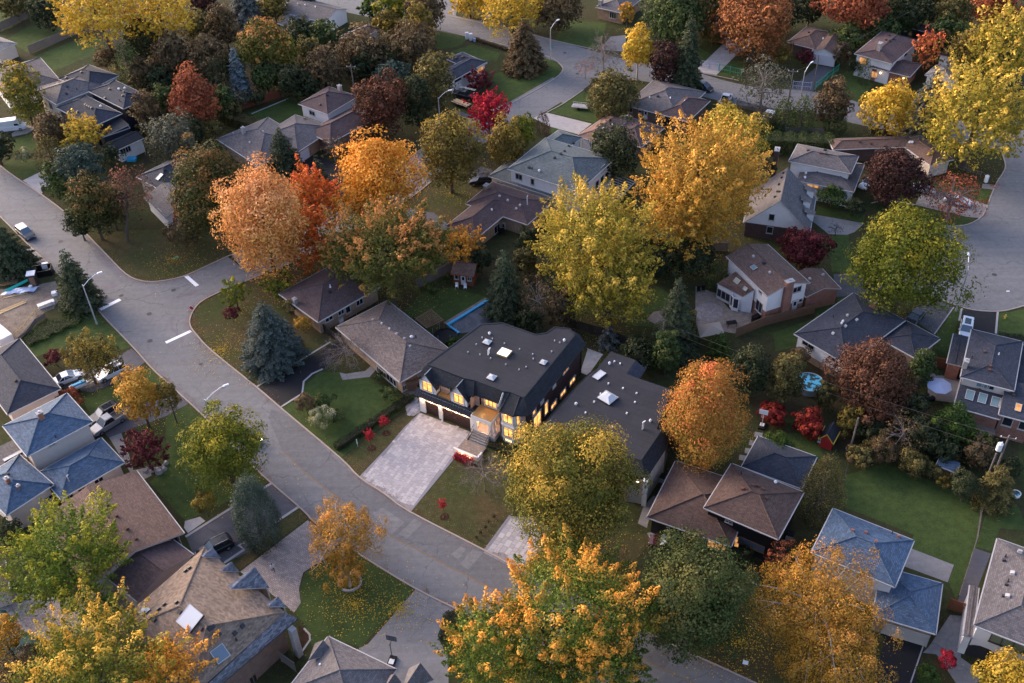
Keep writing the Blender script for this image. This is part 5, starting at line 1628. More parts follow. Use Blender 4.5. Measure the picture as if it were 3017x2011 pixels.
# two lit gables
for gi,(u0,u1) in enumerate(((-.55,2.65),(4.65,7.85))):
 um=(u0+u1)/2;pk=7.25
 a=MB()
 face=[K(u0+.25,.85,3.75),K(u1-.25,.85,3.75),K(u1-.25,.85,5.35),K(um,.85,pk-.15),K(u0+.25,.85,5.35)]
 WL(face,'stone_white')
 WL([K(u1-.25,.85,3.75),K(u1-.25,1.9,3.75),K(u1-.25,1.9,5.8),K(u1-.25,.85,5.35)],'stone_white');WL([K(u0+.25,1.9,3.75),K(u0+.25,.85,3.75),K(u0+.25,.85,5.35),K(u0+.25,1.9,5.8)],'stone_white')
 rf=MB();bk=2.5
 rf.prism([K(um,.55,pk),K(u0-.12,.55,5.0),K(u0-.12,1.3,5.0),K(um,bk,pk)],.12,'sh_black','trim_dark')
 rf.prism([K(um,.55,pk),K(um,bk,pk),K(u1+.12,1.3,5.0),K(u1+.12,.55,5.0)],.12,'sh_black','trim_dark')
 rf.prism([K(u0-.12,1.3,5.0),K(um,bk,pk),K(u0-.12,1.5,6.2)],.1,'sh_black','trim_dark');rf.prism([K(u1+.12,1.3,5.0),K(u1+.12,1.5,6.2),K(um,bk,pk)],.1,'sh_black','trim_dark')
 rf.bar(K(um,.5,pk+.03),K(um,bk,pk+.03),.07,'trim_white',seg=5)
 rf.build('gable',h.root)
# lit windows
def lwin(u,v,z,w,hh,d=None,mull=1,lit='lit_window',surround='stone_white',grid=1,red=True):
 n=d or-V;n=n.normalized();t=Z.cross(n);ax=(t,n,Z);c=K(u,v,z);mb=MB()
 for sx in(-1,1):mb.box(c+t*sx*(w/2+.05)+n*.04,ax,(.07,.06,hh/2+.12),surround)
 for sz in(-1,1):mb.box(c+Z*sz*(hh/2+.06)+n*.045,ax,(w/2+.12,.075,.06),surround)
 o=mb.build('window',h.root);mb=MB();fr='trim_brown'
 for sx in(-1,1):mb.box(c+t*sx*(w/2-.04)+n*.03,ax,(.04,.03,hh/2),fr)
 for sz in(-1,1):mb.box(c+Z*sz*(hh/2-.035)+n*.03,ax,(w/2-.08,.03,.035),fr)
 for i in range(mull):mb.box(c+t*(-w/2+w*(i+1)/(mull+1))+n*.03,ax,(.045,.03,hh/2-.07),fr)
 if grid:mb.box(c+Z*(hh*.28)+n*.028,ax,(w/2-.08,.022,.02),fr)
 mb.build('sash',o)
 q=MB();q.box(c+n*.012,ax,(w/2-.06,.008,hh/2-.06),lit);q.build('pane',o)
lwin(1.05,.84,4.85,1.6,1.75,mull=1);lwin(6.25,.84,4.85,1.6,1.75,mull=1)
lwin(10.5,2.39,4.75,1.8,1.6,mull=2)
lwin(14.1,.89,4.6,1.5,1.6);lwin(14.1,.89,1.95,1.5,1.75);lwin(14.1,.89,.35,1.2,.55,mull=0,grid=0,lit='lit_bright')
dd=Vector((0,0,0))+(K(15.9,1.9,0)-K(15.0,.9,0));dd=-Z.cross(dd.normalized())
for z,hh in((4.6,1.6),(1.95,1.75)):lwin(15.45,1.38,z,.55,hh,dd,mull=0)
dl=-Z.cross((K(13.2,.9,0)-K(12.7,1.4,0)).normalized())
# right flank
for(v,z,w,hh,m) in((13.4,4.7,1.5,1.0,1),(7.6,1.9,.9,2.2,0),(5.0,1.7,2.0,2.6,1),(4.2,4.0,.8,.8,0),(2.9,.6,.7,.6,0)):lwin(16.31,v,z,w,hh,U,mull=m,grid=0)
for v in(15.5,12.6,9.8):lwin(16.31,v,.7,1.6,.8,U,mull=1,grid=0,lit='lit_window')
for v,z in((10.0,4.1),(6.5,4.0)):
 q=MB();q.box(K(16.34,v,z),(V,U,Z),(.5,.03,.35),'stone_white');q.build('wall_plaque',h.root)
# downspouts
q=MB();q.bar(K(16.4,18.1,5.8),K(16.4,18.1,.1),.07,'trim_dark',seg=6);q.build('downspout',h.root)
q=MB();q.bar(K(16.45,2.05,5.8),K(16.45,2.05,.1),.07,'trim_dark',seg=6);q.build('downspout',h.root)
# porch
pf=MB();pf.box(K(10.6,1.2,.45),AX,(1.75,1.25,.45),'stucco');pf.build('porch_floor',h.root)
pr=MB();pr.box(K(10.35,1.15,3.27),AX,(1.65,1.25,.33),'stone_white');pro=pr.build('porch_roof',h.root)
q=MB();q.box(K(10.35,1.15,3.63),AX,(1.55,1.15,.03),'copper');q.build('copper_deck',pro)
for u,v in((9.0,.2),(9.35,.2),(11.6,.2),(11.75,.9),(9.0,1.0)):
 q=MB();q.box(K(u,v,1.92),AX,(.16,.16,1.02),'stone_white');q.box(K(u,v,.98),AX,(.2,.2,.08),'stone_white');q.build('column',h.root)
q=MB();q.box(K(10.5,2.36,2.1),AX,(.75,.04,1.2),'stone_white');q.build('door_surround',h.root)
q=MB();q.box(K(10.5,2.30,2.0),AX,(.5,.03,1.1),'door_brown');d_=q.build('door',h.root);q=MB();q.box(K(10.5,2.26,2.2),AX,(.12,.01,.75),'lit_window');q.build('pane',d_)
for i in range(5):
 q=MB();z=.9-.17*(i+1);v=-.05-.32*(i+1)+.16;q.box(K(10.35+.02*i,v,z/2),AX,(1.35+.02*i,.17,max(z,.03)/2),'concrete');q.build('step',h.root)
for u in(9.0,11.75):
 q=MB()
 for k in range(7):
  v=.1-k*.27;zb=.9-.9*k/6;q.bar(K(u,v,zb),K(u,v,zb+.95),.018,'metal_black',seg=4)
 q.bar(K(u,.15,1.85),K(u,-1.55,.95),.03,'metal_black',seg=5);q.bar(K(u,.15,1.05),K(u,-1.55,.15),.02,'metal_black',seg=4);q.build('railing',h.root)
# entrance landing and low white wall
lg=tag(root_at('entrance_walk',K(10.3,-2.7,0),'pale paved entrance landing with a low white wall below the front steps','landing'))
q=MB();q.box(K(10.3,-2.9,.14),AX,(1.75,1.15,.14),'patio_stone');q.build('landing',lg)
q=MB();q.box(K(10.2,-4.15,.35),AX,(1.95,.12,.35),'stone_white');q.box(K(12.15,-3.6,.35),AX,(.12,.55,.35),'stone_white');q.build('low_wall',lg)
# roof things
tU=U
h.skylight(P('Q',898,444),1.7,1.6,'lit_skylight',t=tU,height=.28,curb='copper');h.skylight(P('Q',738,344),1.15,1.0,'dome',t=tU,height=.2);h.skylight(P('Q',1258,530),.95,.95,'dome',t=tU);h.skylight(P('Q',780,668),1.2,1.1,'dome',t=tU)
for q_ in((692,298),(787,310),(638,360),(561,434),(671,455),(770,490),(898,352),(1038,405),(1160,452),(1165,495),(1098,570),(1033,595),(910,548),(1335,427),(1362,328),(1410,345)):h.vent(P('Q',*q_),kind='spot',mat='metal_grey',size=.8)
h.vent(P('Q',760,262),P('Q',1451,326),kind='dome',mat='white_plastic',size=.9);h.vent(P('Q',748,455),P('Q',757,440),kind='hook',mat='white_plastic',size=.7)
h.done()
# the lit fixtures under the awning, porch and eaves (the photograph shows them on)
def lamp(loc,e,size=.15,col=(1.0,.62,.32),name='lamp'):
 ld=bpy.data.lights.new(name,'POINT');ld.energy=e;ld.shadow_soft_size=size;ld.color=col
 o=bpy.data.objects.new(name,ld);o.location=loc;COL.objects.link(o);o.parent=h.root;o.location=Vector(loc)-Vector(h.root['_o']);return o
for u in(.5,1.9,3.3,4.7,6.1,7.5):
 q=MB();q.bar(K(u,.16,2.92),K(u,.16,2.97),.07,'lamp_warm',seg=8);q.build('downlight',h.root);lamp(K(u,-.05,2.6),17)
for u,v,z,e in((10.3,1.0,2.8,34),(9.3,1.95,5.5,9),(11.9,1.95,5.5,9),(3.6,1.5,5.5,9),(14.1,.45,5.6,6)):
 q=MB();q.bar(K(u,v,z+.1),K(u,v,z+.14),.07,'lamp_warm',seg=8);q.build('downlight',h.root);lamp(K(u,v,z),e)
for u in(9.6,11.0):
 q=MB();q.bar(K(u,-4.42,.05),K(u,-4.42,.35),.07,'lamp_warm',seg=8);o=q.build('garden_light',origin=K(u,-4.42,0));tag(o,'small lit garden light at the %s of the low white wall by the red hedge'%('left' if u<10 else 'right'),'garden light','garden lights before the white wall')
 ld=lamp(K(u,-4.6,.6),14)
# ------------------------------------------------------------------ trees and shrubs
def quads_mesh(name,V4,col,mats,mat_idx=None):
 n=len(V4)
 me=bpy.data.meshes.new(name)
 me.vertices.add(4*n);me.vertices.foreach_set('co',V4.reshape(-1).astype(np.float32))
 me.loops.add(4*n);me.loops.foreach_set('vertex_index',np.arange(4*n,dtype=np.int32))
 me.polygons.add(n);me.polygons.foreach_set('loop_start',np.arange(0,4*n,4,dtype=np.int32))
 me.polygons.foreach_set('loop_total',np.full(n,4,dtype=np.int32))
 for m in mats:me.materials.append(MATS[m])
 at=me.color_attributes.new('leaf','FLOAT_COLOR','POINT')
 c=np.ones((4*n,4),dtype=np.float32);c[:,:3]=np.repeat(col,4,axis=0)
 at.data.foreach_set('color',c.reshape(-1))
 me.update(calc_edges=True)
 return me

def nrm(a):return a/np.maximum(np.linalg.norm(a,axis=1,keepdims=True),1e-6)

def fib_dirs(k,rng,zmin=-0.8):
 i=np.arange(k)+.5
 z=1-(1-zmin)*i/k
 ph=i*2.39996+rng.uniform(0,6.28)
 r=np.sqrt(np.maximum(0,1-z*z))
 d=np.stack([r*np.cos(ph),r*np.sin(ph),z],1)+rng.normal(0,.12,(k,3))
 return nrm(d)

def envelope(d,rng,ph):
 """uneven outline: a few low-frequency bulges"""
 return 1+.16*np.sin(3*np.arctan2(d[:,1],d[:,0])+ph[0])*np.sqrt(1-np.clip(d[:,2],-1,1)**2)+.11*np.sin(5*d[:,2]+ph[1])+.10*np.sin(6*np.arctan2(d[:,1],d[:,0])+ph[2]+4*d[:,2])

def leaf_quads(Pn,Nn,size,rng,aspect=.65):
 n=len(Pn)
 a=nrm(np.cross(Nn,rng.normal(0,1,(n,3))));b_=np.cross(Nn,a)
 s=size[:,None]
 fold=Nn*s*.22
 return np.stack([Pn-a*s,Pn-b_*s*aspect+fold,Pn+a*s,Pn+b_*s*aspect+fold],1)*1.0

def crown(ells,kind,rng,leaf,dens):
 Ps,Ns,Cs,Ss,lobes=[],[],[],[],[]
 for(cx,cy,cz,rx,ry,rz) in ells:
  c=np.array([cx,cy,cz]);e=np.array([rx,ry,rz]);ph=rng.uniform(0,6.28,3)
  r=(rx*ry*rz)**(1/3)
  area=4*math.pi*r*r
  n=int(dens*area/(leaf*leaf*(1.25 if kind not in('round','oval') else .98)))
  if kind=='maple':  # upswept shoots
   K=int(max(24,min(190,area/2.7)))
   d=fib_dirs(K,rng,-.92);ev=envelope(d,rng,ph)[:,None]
   b0=c+d*e*ev*rng.uniform(.50,.80,(K,1))
   ax=nrm(d*.85*np.array([1,1,.7])+np.array([0,0,.55])+rng.normal(0,.22,(K,3)))
   L=r*rng.uniform(.28,.52,K)
   tone=rng.uniform(0,1,K)
   nn=int(n*.80);w=rng.integers(0,K,nn);t=rng.uniform(0,1,nn)**.8
   rad=(1.05-t)*L[w]*.46*np.sqrt(rng.uniform(0,1,nn))
   side=nrm(np.cross(ax[w],rng.normal(0,1,(nn,3))))
   Pp=b0[w]+ax[w]*(t*L[w])[:,None]+side*rad[:,None]
   Nn=nrm(side*.8+ax[w]*.3+np.array([0,0,.45])+rng.normal(0,.32,(nn,3)))
   turned=np.clip(t*.50+(d[w][:,2]*.25+.06)+(tone[w]-.5)*.7,0,1)
   Cc=np.stack([rng.uniform(0,1,nn),tone[w],turned],1)
   Ps.append(Pp);Ns.append(Nn);Cs.append(Cc);Ss.append(leaf*rng.uniform(.55,1.1,nn));lobes.append(b0)
   m=n-nn;d2=nrm(rng.normal(0,1,(m,3)));d2[:,2]=np.where(d2[:,2]<-.75,-d2[:,2],d2[:,2])
   Pp=c+d2*e*envelope(d2,rng,ph)[:,None]*rng.uniform(.40,.74,(m,1))
   Ps.append(Pp);Ns.append(nrm(d2+rng.normal(0,.4,(m,3))+np.array([0,0,.3])));Cs.append(np.stack([rng.uniform(0,1,m),rng.uniform(0,1,m),rng.uniform(0,.35,m)],1));Ss.append(leaf*rng.uniform(.8,1.3,m))
  elif kind in('round','oval','fine','shrub','droop','sparse'):
   K=int(max(9 if kind=='shrub' else 22,min(170,area/(3.2 if kind!='fine' else 2.8))))
   d=fib_dirs(K,rng,-.93 if kind!='shrub' else-.3);ev=envelope(d,rng,ph)[:,None]
   lr=r*(.29 if kind in('round','oval') else .25)*rng.uniform(.55,1.45,K)
   if kind=='shrub':lr=r*.34*rng.uniform(.7,1.3,K)
   b0=c+d*np.maximum(e-lr[:,None]*.9,.1)*ev*np.where(rng.uniform(0,1,(K,1))<.08,1.14,rng.uniform(.66,1.04,(K,1)))
   if kind=='oval':b0[:,:2]=c[:2]+(b0[:,:2]-c[:2])*(1.05-.30*(d[:,2:3]>0)*d[:,2:3])
   tone=rng.uniform(0,1,K)
   nn=int(n*(.86 if kind!='sparse' else .55));w=rng.integers(0,K,nn)
   q=nrm(rng.normal(0,1,(nn,3))+d[w]*.9+np.array([0,0,.35]))
   sh=rng.uniform(.62,1.08,nn)
   sq=np.array([1,1,.78]) if kind not in('droop','fine') else np.array([.8,.8,1.35])
   Pp=b0[w]+q*sq*(lr[w]*sh)[:,None]
   if kind in('droop','fine'):Pp[:,2]-=np.abs(rng.normal(0,.35,nn))*lr[w]
   Nn=nrm(q+rng.normal(0,.30,(nn,3)))
   turned=np.clip(.18+.30*q[:,2]+d[w][:,2]*.22+(tone[w]-.5)*.8,0,1)
   Cs.append(np.stack([rng.uniform(0,1,nn),tone[w],turned],1));Ps.append(Pp);Ns.append(Nn);Ss.append(leaf*rng.uniform(.55,1.1,nn));lobes.append(b0)
   if kind!='sparse':
    m=n-nn;d2=nrm(rng.normal(0,1,(m,3)));d2[:,2]=np.where(d2[:,2]<-.7,-d2[:,2],d2[:,2])
    Ps.append(c+d2*e*envelope(d2,rng,ph)[:,None]*rng.uniform(.42,.76,(m,1)));Ns.append(nrm(d2+rng.normal(0,.4,(m,3))));Cs.append(np.stack([rng.uniform(0,1,m),rng.uniform(0,1,m),rng.uniform(0,.3,m)],1));Ss.append(leaf*rng.uniform(.9,1.4,m))
  elif kind in('spruce','cedar','pine'):
   H_=rz*2;z0=cz-rz
   if kind=='spruce':
    lv=int(max(8,H_/.55));
    for k in range(lv):
     f=(k+rng.uniform(-.3,.3))/lv;f=min(max(f,0),1)
     rad=rx*1.12*(1-f)**.72*(1 if f>.08 else .85)+.15
     nb=int(max(4,2*math.pi*rad/.75))
     for j in range(nb):
      az=rng.uniform(0,6.28);L=rad*rng.uniform(.72,1.12)
      m=max(6,int(dens*L*.80/leaf/.33*(1+.25*L)))
      t=rng.uniform(.12,1,m)**.7
      dr=np.array([math.cos(az),math.sin(az),0]);sd=np.array([-dr[1],dr[0],0])
      wd=(1.08-t)*L*.32+.06
      s_=rng.uniform(-1,1,m)*wd
      zz=z0+f*H_-.34*L*t**1.3+.10*L*t**3-np.abs(s_)*.35+rng.normal(0,.05,m)
      Pp=np.stack([cx+dr[0]*t*L+sd[0]*s_,cy+dr[1]*t*L+sd[1]*s_,zz],1)
      tone=rng.uniform(0,1)
      Ps.append(Pp);Ns.append(nrm(np.tile(dr*.55+np.array([0,0,.8]),(m,1))+rng.normal(0,.38,(m,3))));Cs.append(np.stack([rng.uniform(0,1,m),np.full(m,tone),np.clip(t*.8+rng.normal(0,.15,m),0,1)],1));Ss.append(leaf*rng.uniform(.5,1.0,m))
   else:
    K=int(max(30,min(220,area/1.1)))
    i=np.arange(K)+.5;f=i/K;az=i*2.39996+rng.uniform(0,.8,K)
    prof=(np.sin(np.pi*np.clip(f*.86+.12,0,1))**.75)*(1-.38*f) if kind=='cedar' else(1-f)**.6*rng.uniform(.65,1.15,K)
    lr=r*(.27 if kind=='cedar' else .30)*rng.uniform(.7,1.3,K)
    b0=np.stack([cx+np.cos(az)*rx*prof*.86,cy+np.sin(az)*ry*prof*.86,z0+f*H_*.97],1)
    nn=n;w=rng.integers(0,K,nn);dd=np.stack([np.cos(az),np.sin(az),np.full(K,.3)],1)
    q=nrm(rng.normal(0,1,(nn,3))+dd[w]*.9)
    Pp=b0[w]+q*np.array([1,1,1.8 if kind=='cedar' else .7])*(lr[w]*rng.uniform(.5,1.05,nn))[:,None]
    tone=rng.uniform(0,1,K)
    Ps.append(Pp);Ns.append(nrm(q+rng.normal(0,.4,(nn,3))));Cs.append(np.stack([rng.uniform(0,1,nn),tone[w],np.clip(.3+.4*q[:,2]+(tone[w]-.5)*.6,0,1)],1));Ss.append(leaf*rng.uniform(.55,1.05,nn));lobes.append(b0)
  elif kind=='hedge':
   n=int(n*1.2);pts=rng.uniform(-1,1,(n,3));ax=rng.integers(0,3,n);sg=np.where(rng.uniform(0,1,n)>.5,1,-1)
   sg=np.where(ax==2,1,sg);pts[np.arange(n),ax]=sg
   Nn=np.zeros((n,3));Nn[np.arange(n),ax]=sg
   Ps.append(c+pts*e+rng.normal(0,.06,(n,3)));Ns.append(nrm(Nn+rng.normal(0,.4,(n,3))));Cs.append(rng.uniform(0,1,(n,3))*np.array([1,1,.6]));Ss.append(leaf*rng.uniform(.6,1,n))
 return np.concatenate(Ps),np.concatenate(Ns),np.concatenate(Cs),np.concatenate(Ss),(np.concatenate(lobes) if lobes else None)

def limb_mesh(trunk_pts,r0,lobes,center,rng,mat,nl=9,twigs=0,spread=1.0,bare=False):
 mb=MB()
 for i in range(len(trunk_pts)-1):
  f0=i/(len(trunk_pts)-1);f1=(i+1)/(len(trunk_pts)-1)
  mb.bar(trunk_pts[i],trunk_pts[i+1],r0*(1-.6*f0),mat,r0*(1-.6*f1),seg=8,cap=(i==0))
 tip=Vector(trunk_pts[-1]);fork=Vector(trunk_pts[-2])
 if lobes is not None and len(lobes):
  idx=rng.choice(len(lobes),min(nl,len(lobes)),replace=False)
  for k in idx:
   tgt=Vector(lobes[k]);s=fork.lerp(tip,rng.uniform(.1,1))
   mid=s.lerp(tgt,.5)+Vector((0,0,(tgt-s).length*.10))+Vector(rng.normal(0,.15,3))
   rr=r0*.34
   mb.bar(s,mid,rr,mat,rr*.6,seg=5,cap=False);mb.bar(mid,tgt,rr*.6,mat,rr*.2,seg=5,cap=False)
   for t in range(twigs):
    a=mid.lerp(tgt,rng.uniform(0,1));dirn=(tgt-mid).normalized()+Vector(rng.normal(0,.65,3));dirn.normalize()
    ln=(tgt-mid).length*rng.uniform(.3,.8)
    b1=a+dirn*ln
    mb.bar(a,b1,rr*.28,mat,rr*.08,seg=4,cap=False)
    if bare:
     for u in range(5):
      a2=a.lerp(b1,rng.uniform(.2,1));d2=(dirn+Vector(rng.normal(0,.6,3))).normalized()
      mb.bar(a2,a2+d2*ln*rng.uniform(.25,.6),rr*.13+.006,mat,.008,seg=3,cap=False)
 return mb

TREE_N=0
CROWN_R={}
def tree(label,cat,kind,pal,boxes,clear=None,name=None,base=None,leaf=None,dens=1.0,bark='bark',trunk_r=None,zscale=1.0,group=None,nl=10,twigs=0,hmax=None,bareish=False):
 """boxes: crown outlines in the photo (left, top, right, bottom); the first one fixes where the trunk stands"""
 global TREE_N
 TREE_N+=1
 rng=np.random.default_rng(1000+TREE_N)
 conif=kind in('spruce','cedar','pine')
 ells=[];root=None
 bx=[]
 for b_ in boxes:
  t,x0,y0,x1,y1=b_;p0,p1=P(t,x0,y0),P(t,x1,y1);bx.append((p0[0],p0[1],p1[0],p1[1]))
 for i,(x0,y0,x1,y1) in enumerate(bx):
  uc,vc=(x0+x1)/2,(y0+y1)/2
  zc=5.0;clr=clear
  for it in range(6):
   w=site((uc,vc),zc);k=(w-CAM);depth=k.dot(FWD);ppm=3100/depth
   dep=math.asin(-k.normalized().z)
   rx=(x1-x0)/2/ppm;ap=(y1-y0)/2/ppm
   q=max(ap*ap-(rx*math.sin(dep))**2,0)
   rz=math.sqrt(q)/math.cos(dep)
   if conif:rz=max((ap-.3*rx)/math.cos(dep),rx*.8)
   rz=min(max(rz,rx*(.75 if not conif else 1.0)),rx*(1.5 if not conif else 3.2))*zscale
   if clear is None:clr=.15 if(conif or kind in('shrub','hedge')) else max(1.2,rz*.32)
   if i==0 or base is None and root is None:zc=clr+rz
   else:zc=max(zc0+(0 if kind=='x' else(vc0-vc)/ppm*.55),rz*.9+.5)
  if i==0:zc0,vc0=zc,vc
  c=site((uc,vc),zc)
  if root is None:root=Vector((c.x,c.y,0))
  if base is not None and i==0:root=site(P(*base),0)
  ells.append((c.x-root.x,c.y-root.y,zc,rx*(1.08 if kind=='maple' else 1.02),rx*(1.08 if kind=='maple' else 1.02),rz*(1.10 if kind=='maple' else 1.04)))
 dist=(root-CAM).length
 if leaf is None:
  leaf={'maple':.205,'round':.20,'oval':.20,'fine':.14,'shrub':.13,'droop':.16,'sparse':.15,'spruce':.20,'cedar':.16,'pine':.17,'hedge':.12}[kind]*(dist/150)**(.9 if dist<150 else 1.35)
 R0=ells[0][3]
 if R0<1.6:leaf=min(leaf,.14)
 if R0<.8:leaf=.075
 Pn,Nn,Cc,Ss,lobes=crown(ells,kind,rng,leaf,dens)
 keep=Pn[:,2]>.05
 V4=leaf_quads(Pn[keep],Nn[keep],Ss[keep],rng,.6 if not conif else .38)
 nm=name or{'shrub':'shrub','hedge':'hedge','spruce':'spruce_tree','cedar':'cedar_tree','pine':'pine_tree','fine':'birch_tree','maple':'maple_tree'}.get(kind,'tree')
 r=empty(nm,root,label,cat,group);CROWN_R[r.name]=R0
 me=quads_mesh('crown',V4,Cc[keep],['leaf_'+pal])
 o=bpy.data.objects.new('crown' if kind not in('shrub','hedge') else 'foliage',me);COL.objects.link(o);o.parent=r
 ex,ey,ez_,_,_,erz=ells[0]
 tr=trunk_r or max(.06,R0*.065)
 top=Vector((ex,ey,ez_+(erz*.8 if conif else erz*.15)))
 if kind not in('hedge',):
  zf=max(.3,ez_-erz*.55)
  pts=[Vector((0,0,-.05)),Vector((ex*.15,ey*.15,zf*.5)),Vector((ex*.55,ey*.55,zf)),top]
  if kind=='shrub':pts=[Vector((0,0,0)),Vector((0,0,.3)),Vector((0,0,ez_))];tr*=.6;nl_=4
  else:nl_=nl if lobes is not None else 0
  t=limb_mesh(pts,tr,lobes,top,rng,bark,nl_,twigs).build('trunk' if kind!='shrub' else 'stem',None)
  t.parent=r
 return r

def bare_tree(label,box,h,mat='twig_grey',nl=22,twigs=7,leafpal=None,cat='tree',dens=.1,base=None):
 global TREE_N
 TREE_N+=1;rng=np.random.default_rng(1000+TREE_N)
 t,x0,y0,x1,y1=box;p0,p1=P(t,x0,y0),P(t,x1,y1)
 zc=h*.58
 c=site(((p0[0]+p1[0])/2,(p0[1]+p1[1])/2),zc);rx=(p1[0]-p0[0])/2/(3100/(c-CAM).dot(FWD))
 r=empty('bare_tree',Vector((c.x,c.y,0)),label,cat)
 d=fib_dirs(nl,rng,-.35);lob=d*np.array([rx,rx,h*.40])+np.array([0,0,zc])
 pts=[Vector((0,0,0)),Vector((.05,0,h*.2)),Vector((0,.05,h*.45)),Vector((0,0,h*.85))]
 o=limb_mesh(pts,max(.08,h*.018),lob,None,rng,mat,nl,twigs,bare=True).build('branches',None);o.parent=r
 if leafpal:
  Pn,Nn,Cc,Ss,_=crown([(0,0,zc,rx,rx,h*.42)],'sparse',rng,.10,dens)
  me=quads_mesh('crown',leaf_quads(Pn,Nn,Ss,rng),Cc,['leaf_'+leafpal]);o=bpy.data.objects.new('crown',me);COL.objects.link(o);o.parent=r
 return r

def hedge(label,a,b_,width,height,pal,name='hedge',kind='box',leaf=.11):
 """clipped hedge between two ground points"""
 global TREE_N
 TREE_N+=1;rng=np.random.default_rng(1000+TREE_N)
 p,q=site(a),site(b_);L=(q-p).length;u=(q-p).normalized();v=Vector((-u.y,u.x,0));mid=(p+q)/2
 r=empty(name,mid,label,'hedge')
 n=int((2*L*height+L*width)*1.3/(leaf*leaf))
 pts=rng.uniform(-1,1,(n,3));pr=rng.uniform(0,1,n);tot=2*L*height+L*width+2*width*height
 ax=np.where(pr<2*L*height/tot,1,np.where(pr<(2*L*height+L*width)/tot,2,0));sg=np.where(rng.uniform(0,1,n)>.5,1,-1);sg=np.where(ax==2,1,sg)
 pts[np.arange(n),ax]=sg;Nn=np.zeros((n,3));Nn[np.arange(n),ax]=sg
 wob=1+.12*np.sin(pts[:,0]*L*1.3)
 loc=np.stack([pts[:,0]*L/2,pts[:,1]*width/2*wob,height/2+pts[:,2]*height/2*wob],1)+rng.normal(0,.07,(n,3))
 M=np.array([[u.x,v.x,0],[u.y,v.y,0],[0,0,1]])
 loc=loc@M.T;Nw=nrm((Nn+rng.normal(0,.45,(n,3)))@M.T)
 me=quads_mesh('foliage',leaf_quads(loc,Nw,leaf*rng.uniform(.6,1.1,n),rng),rng.uniform(0,1,(n,3))*np.array([1,1,.7]),['leaf_'+pal])
 o=bpy.data.objects.new('foliage',me);COL.objects.link(o);o.parent=r
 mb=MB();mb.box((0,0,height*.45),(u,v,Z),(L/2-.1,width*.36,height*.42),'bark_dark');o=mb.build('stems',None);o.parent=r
 return r
T=tree
# --- heroes
T('large peach orange maple on the corner lawn by the junction','maple tree','round','peach',[('D',503,368,708,648)],clear=2.2,dens=1.25,name='maple_tree')
T('red orange maple standing right behind the large peach maple','maple tree','maple','redorange',[('D',650,385,778,540),('D',640,470,760,625)],clear=2.0,dens=1.5,name='maple_tree')
T('brightest orange maple, twin topped, beside the low brown roofed house','maple tree','round','orange',[('D',770,298,968,510),('D',770,420,900,520)],dens=1.2,name='maple_tree')
T('green maple with orange shoots shading the purple brown roof near the shed','maple tree','maple','greenorange',[('D',760,470,1010,665),('D',740,520,860,650),('D',900,500,1030,640)],clear=3.0,base=('M2',360,555),dens=1.3)
T('small orange gold maple between the green orange maple and the patio house','maple tree','maple','orange',[('D',1005,520,1108,605)],clear=2.0)
T('tall ragged yellow green maple behind the lit house, centre of the picture','maple tree','maple','yellowgreen',[('D',1225,445,1500,650),('D',1285,560,1495,745)],clear=3.5,dens=1.25,base=('D',1400,770))
T('huge golden maple right of the pergola behind the white house','maple tree','maple','golddeep',[('D',1474,285,1752,560),('D',1480,400,1640,575)],clear=3.5,dens=1.25)
T('yellow green maple rising behind the right shoulder of the huge golden maple','maple tree','round','yellowgreen',[('D',1600,242,1762,400)],clear=3.0)
T('big green and gold tree in front of the dark flat roofed neighbour','tree','round','greengold',[('D',1148,950,1466,1275)],clear=2.0,dens=1.4)
T('orange red maple pointed at the top beside the dark flat roof','maple tree','oval','maplefire',[('D',1520,800,1718,1105)],clear=1.6,dens=1.35,name='maple_tree',leaf=.16)
T('sprawling maple with green leaves and orange shoot tips at the bottom centre','maple tree','maple','orangetip',[('D',1130,1270,1500,1560),('D',1018,1370,1250,1600),('D',1250,1400,1490,1640)],clear=2.0,dens=1.15,base=('D',1270,1590))
T('dense round dark green tree with rusty patches right of the bottom centre maple','tree','round','densegreen',[('D',1462,1228,1724,1510)],clear=1.0,dens=1.6)
T('large drooping golden birch with white limbs in front of the vivid blue roof','birch tree','fine','birch',[('D',1730,1265,2030,1510),('D',1790,1400,2045,1640)],clear=2.0,bark='bark_pale',nl=26,twigs=2,dens=.95)
T('round green tree with yellow top beside the court at the right','tree','round','lime',[('D',1950,472,2216,722)],clear=2.4,dens=1.3)
T('bright yellow green maple at the upper right edge','maple tree','maple','yellowgreen',[('D',2120,160,2370,375)],clear=2.5,dens=1.2)
T('pale yellow maple at the very top right corner','maple tree','maple','yellowgreen',[('D',2235,20,2400,190)],clear=3)
T('gold maple with a very tall leaning bare trunk at the upper left','maple tree','maple','gold',[('D',128,-30,305,95)],base=('T1',775,450),clear=9,trunk_r=.38)
T('wide yellow gold maple right of the leaning trunk, top left','maple tree','maple','gold',[('D',290,-40,440,100)],clear=6)
T('large dark green tree freckled with orange left of the peach maple','tree','round','greenrust',[('D',380,322,592,545)],clear=1.8,dens=1.3)
T('green yellow maple over the house at the lower left','maple tree','maple','limegreen',[('D',10,1165,288,1400)],clear=2.2,dens=1.25)
T('yellow and orange maple filling the bottom left corner','maple tree','maple','yellowtip',[('D',50,1420,385,1640)],clear=2.2,dens=1.2)
T('orange crowned maple beside the tan roof at the bottom left','maple tree','maple','orange',[('D',325,1460,490,1640)],clear=2.2)
T('vivid green tree over the kerb hiding the moving car, left of centre','tree','round','lime',[('D',412,928,612,1122)],clear=1.4,dens=1.1)
T('gold birch leaning over the cobbled drive in a stone ring','birch tree','fine','birch',[('D',692,1158,882,1290),('D',745,1278,850,1350)],clear=2.0,bark='bark_pale',nl=18,twigs=2,base=('D',802,1345),dens=.8)
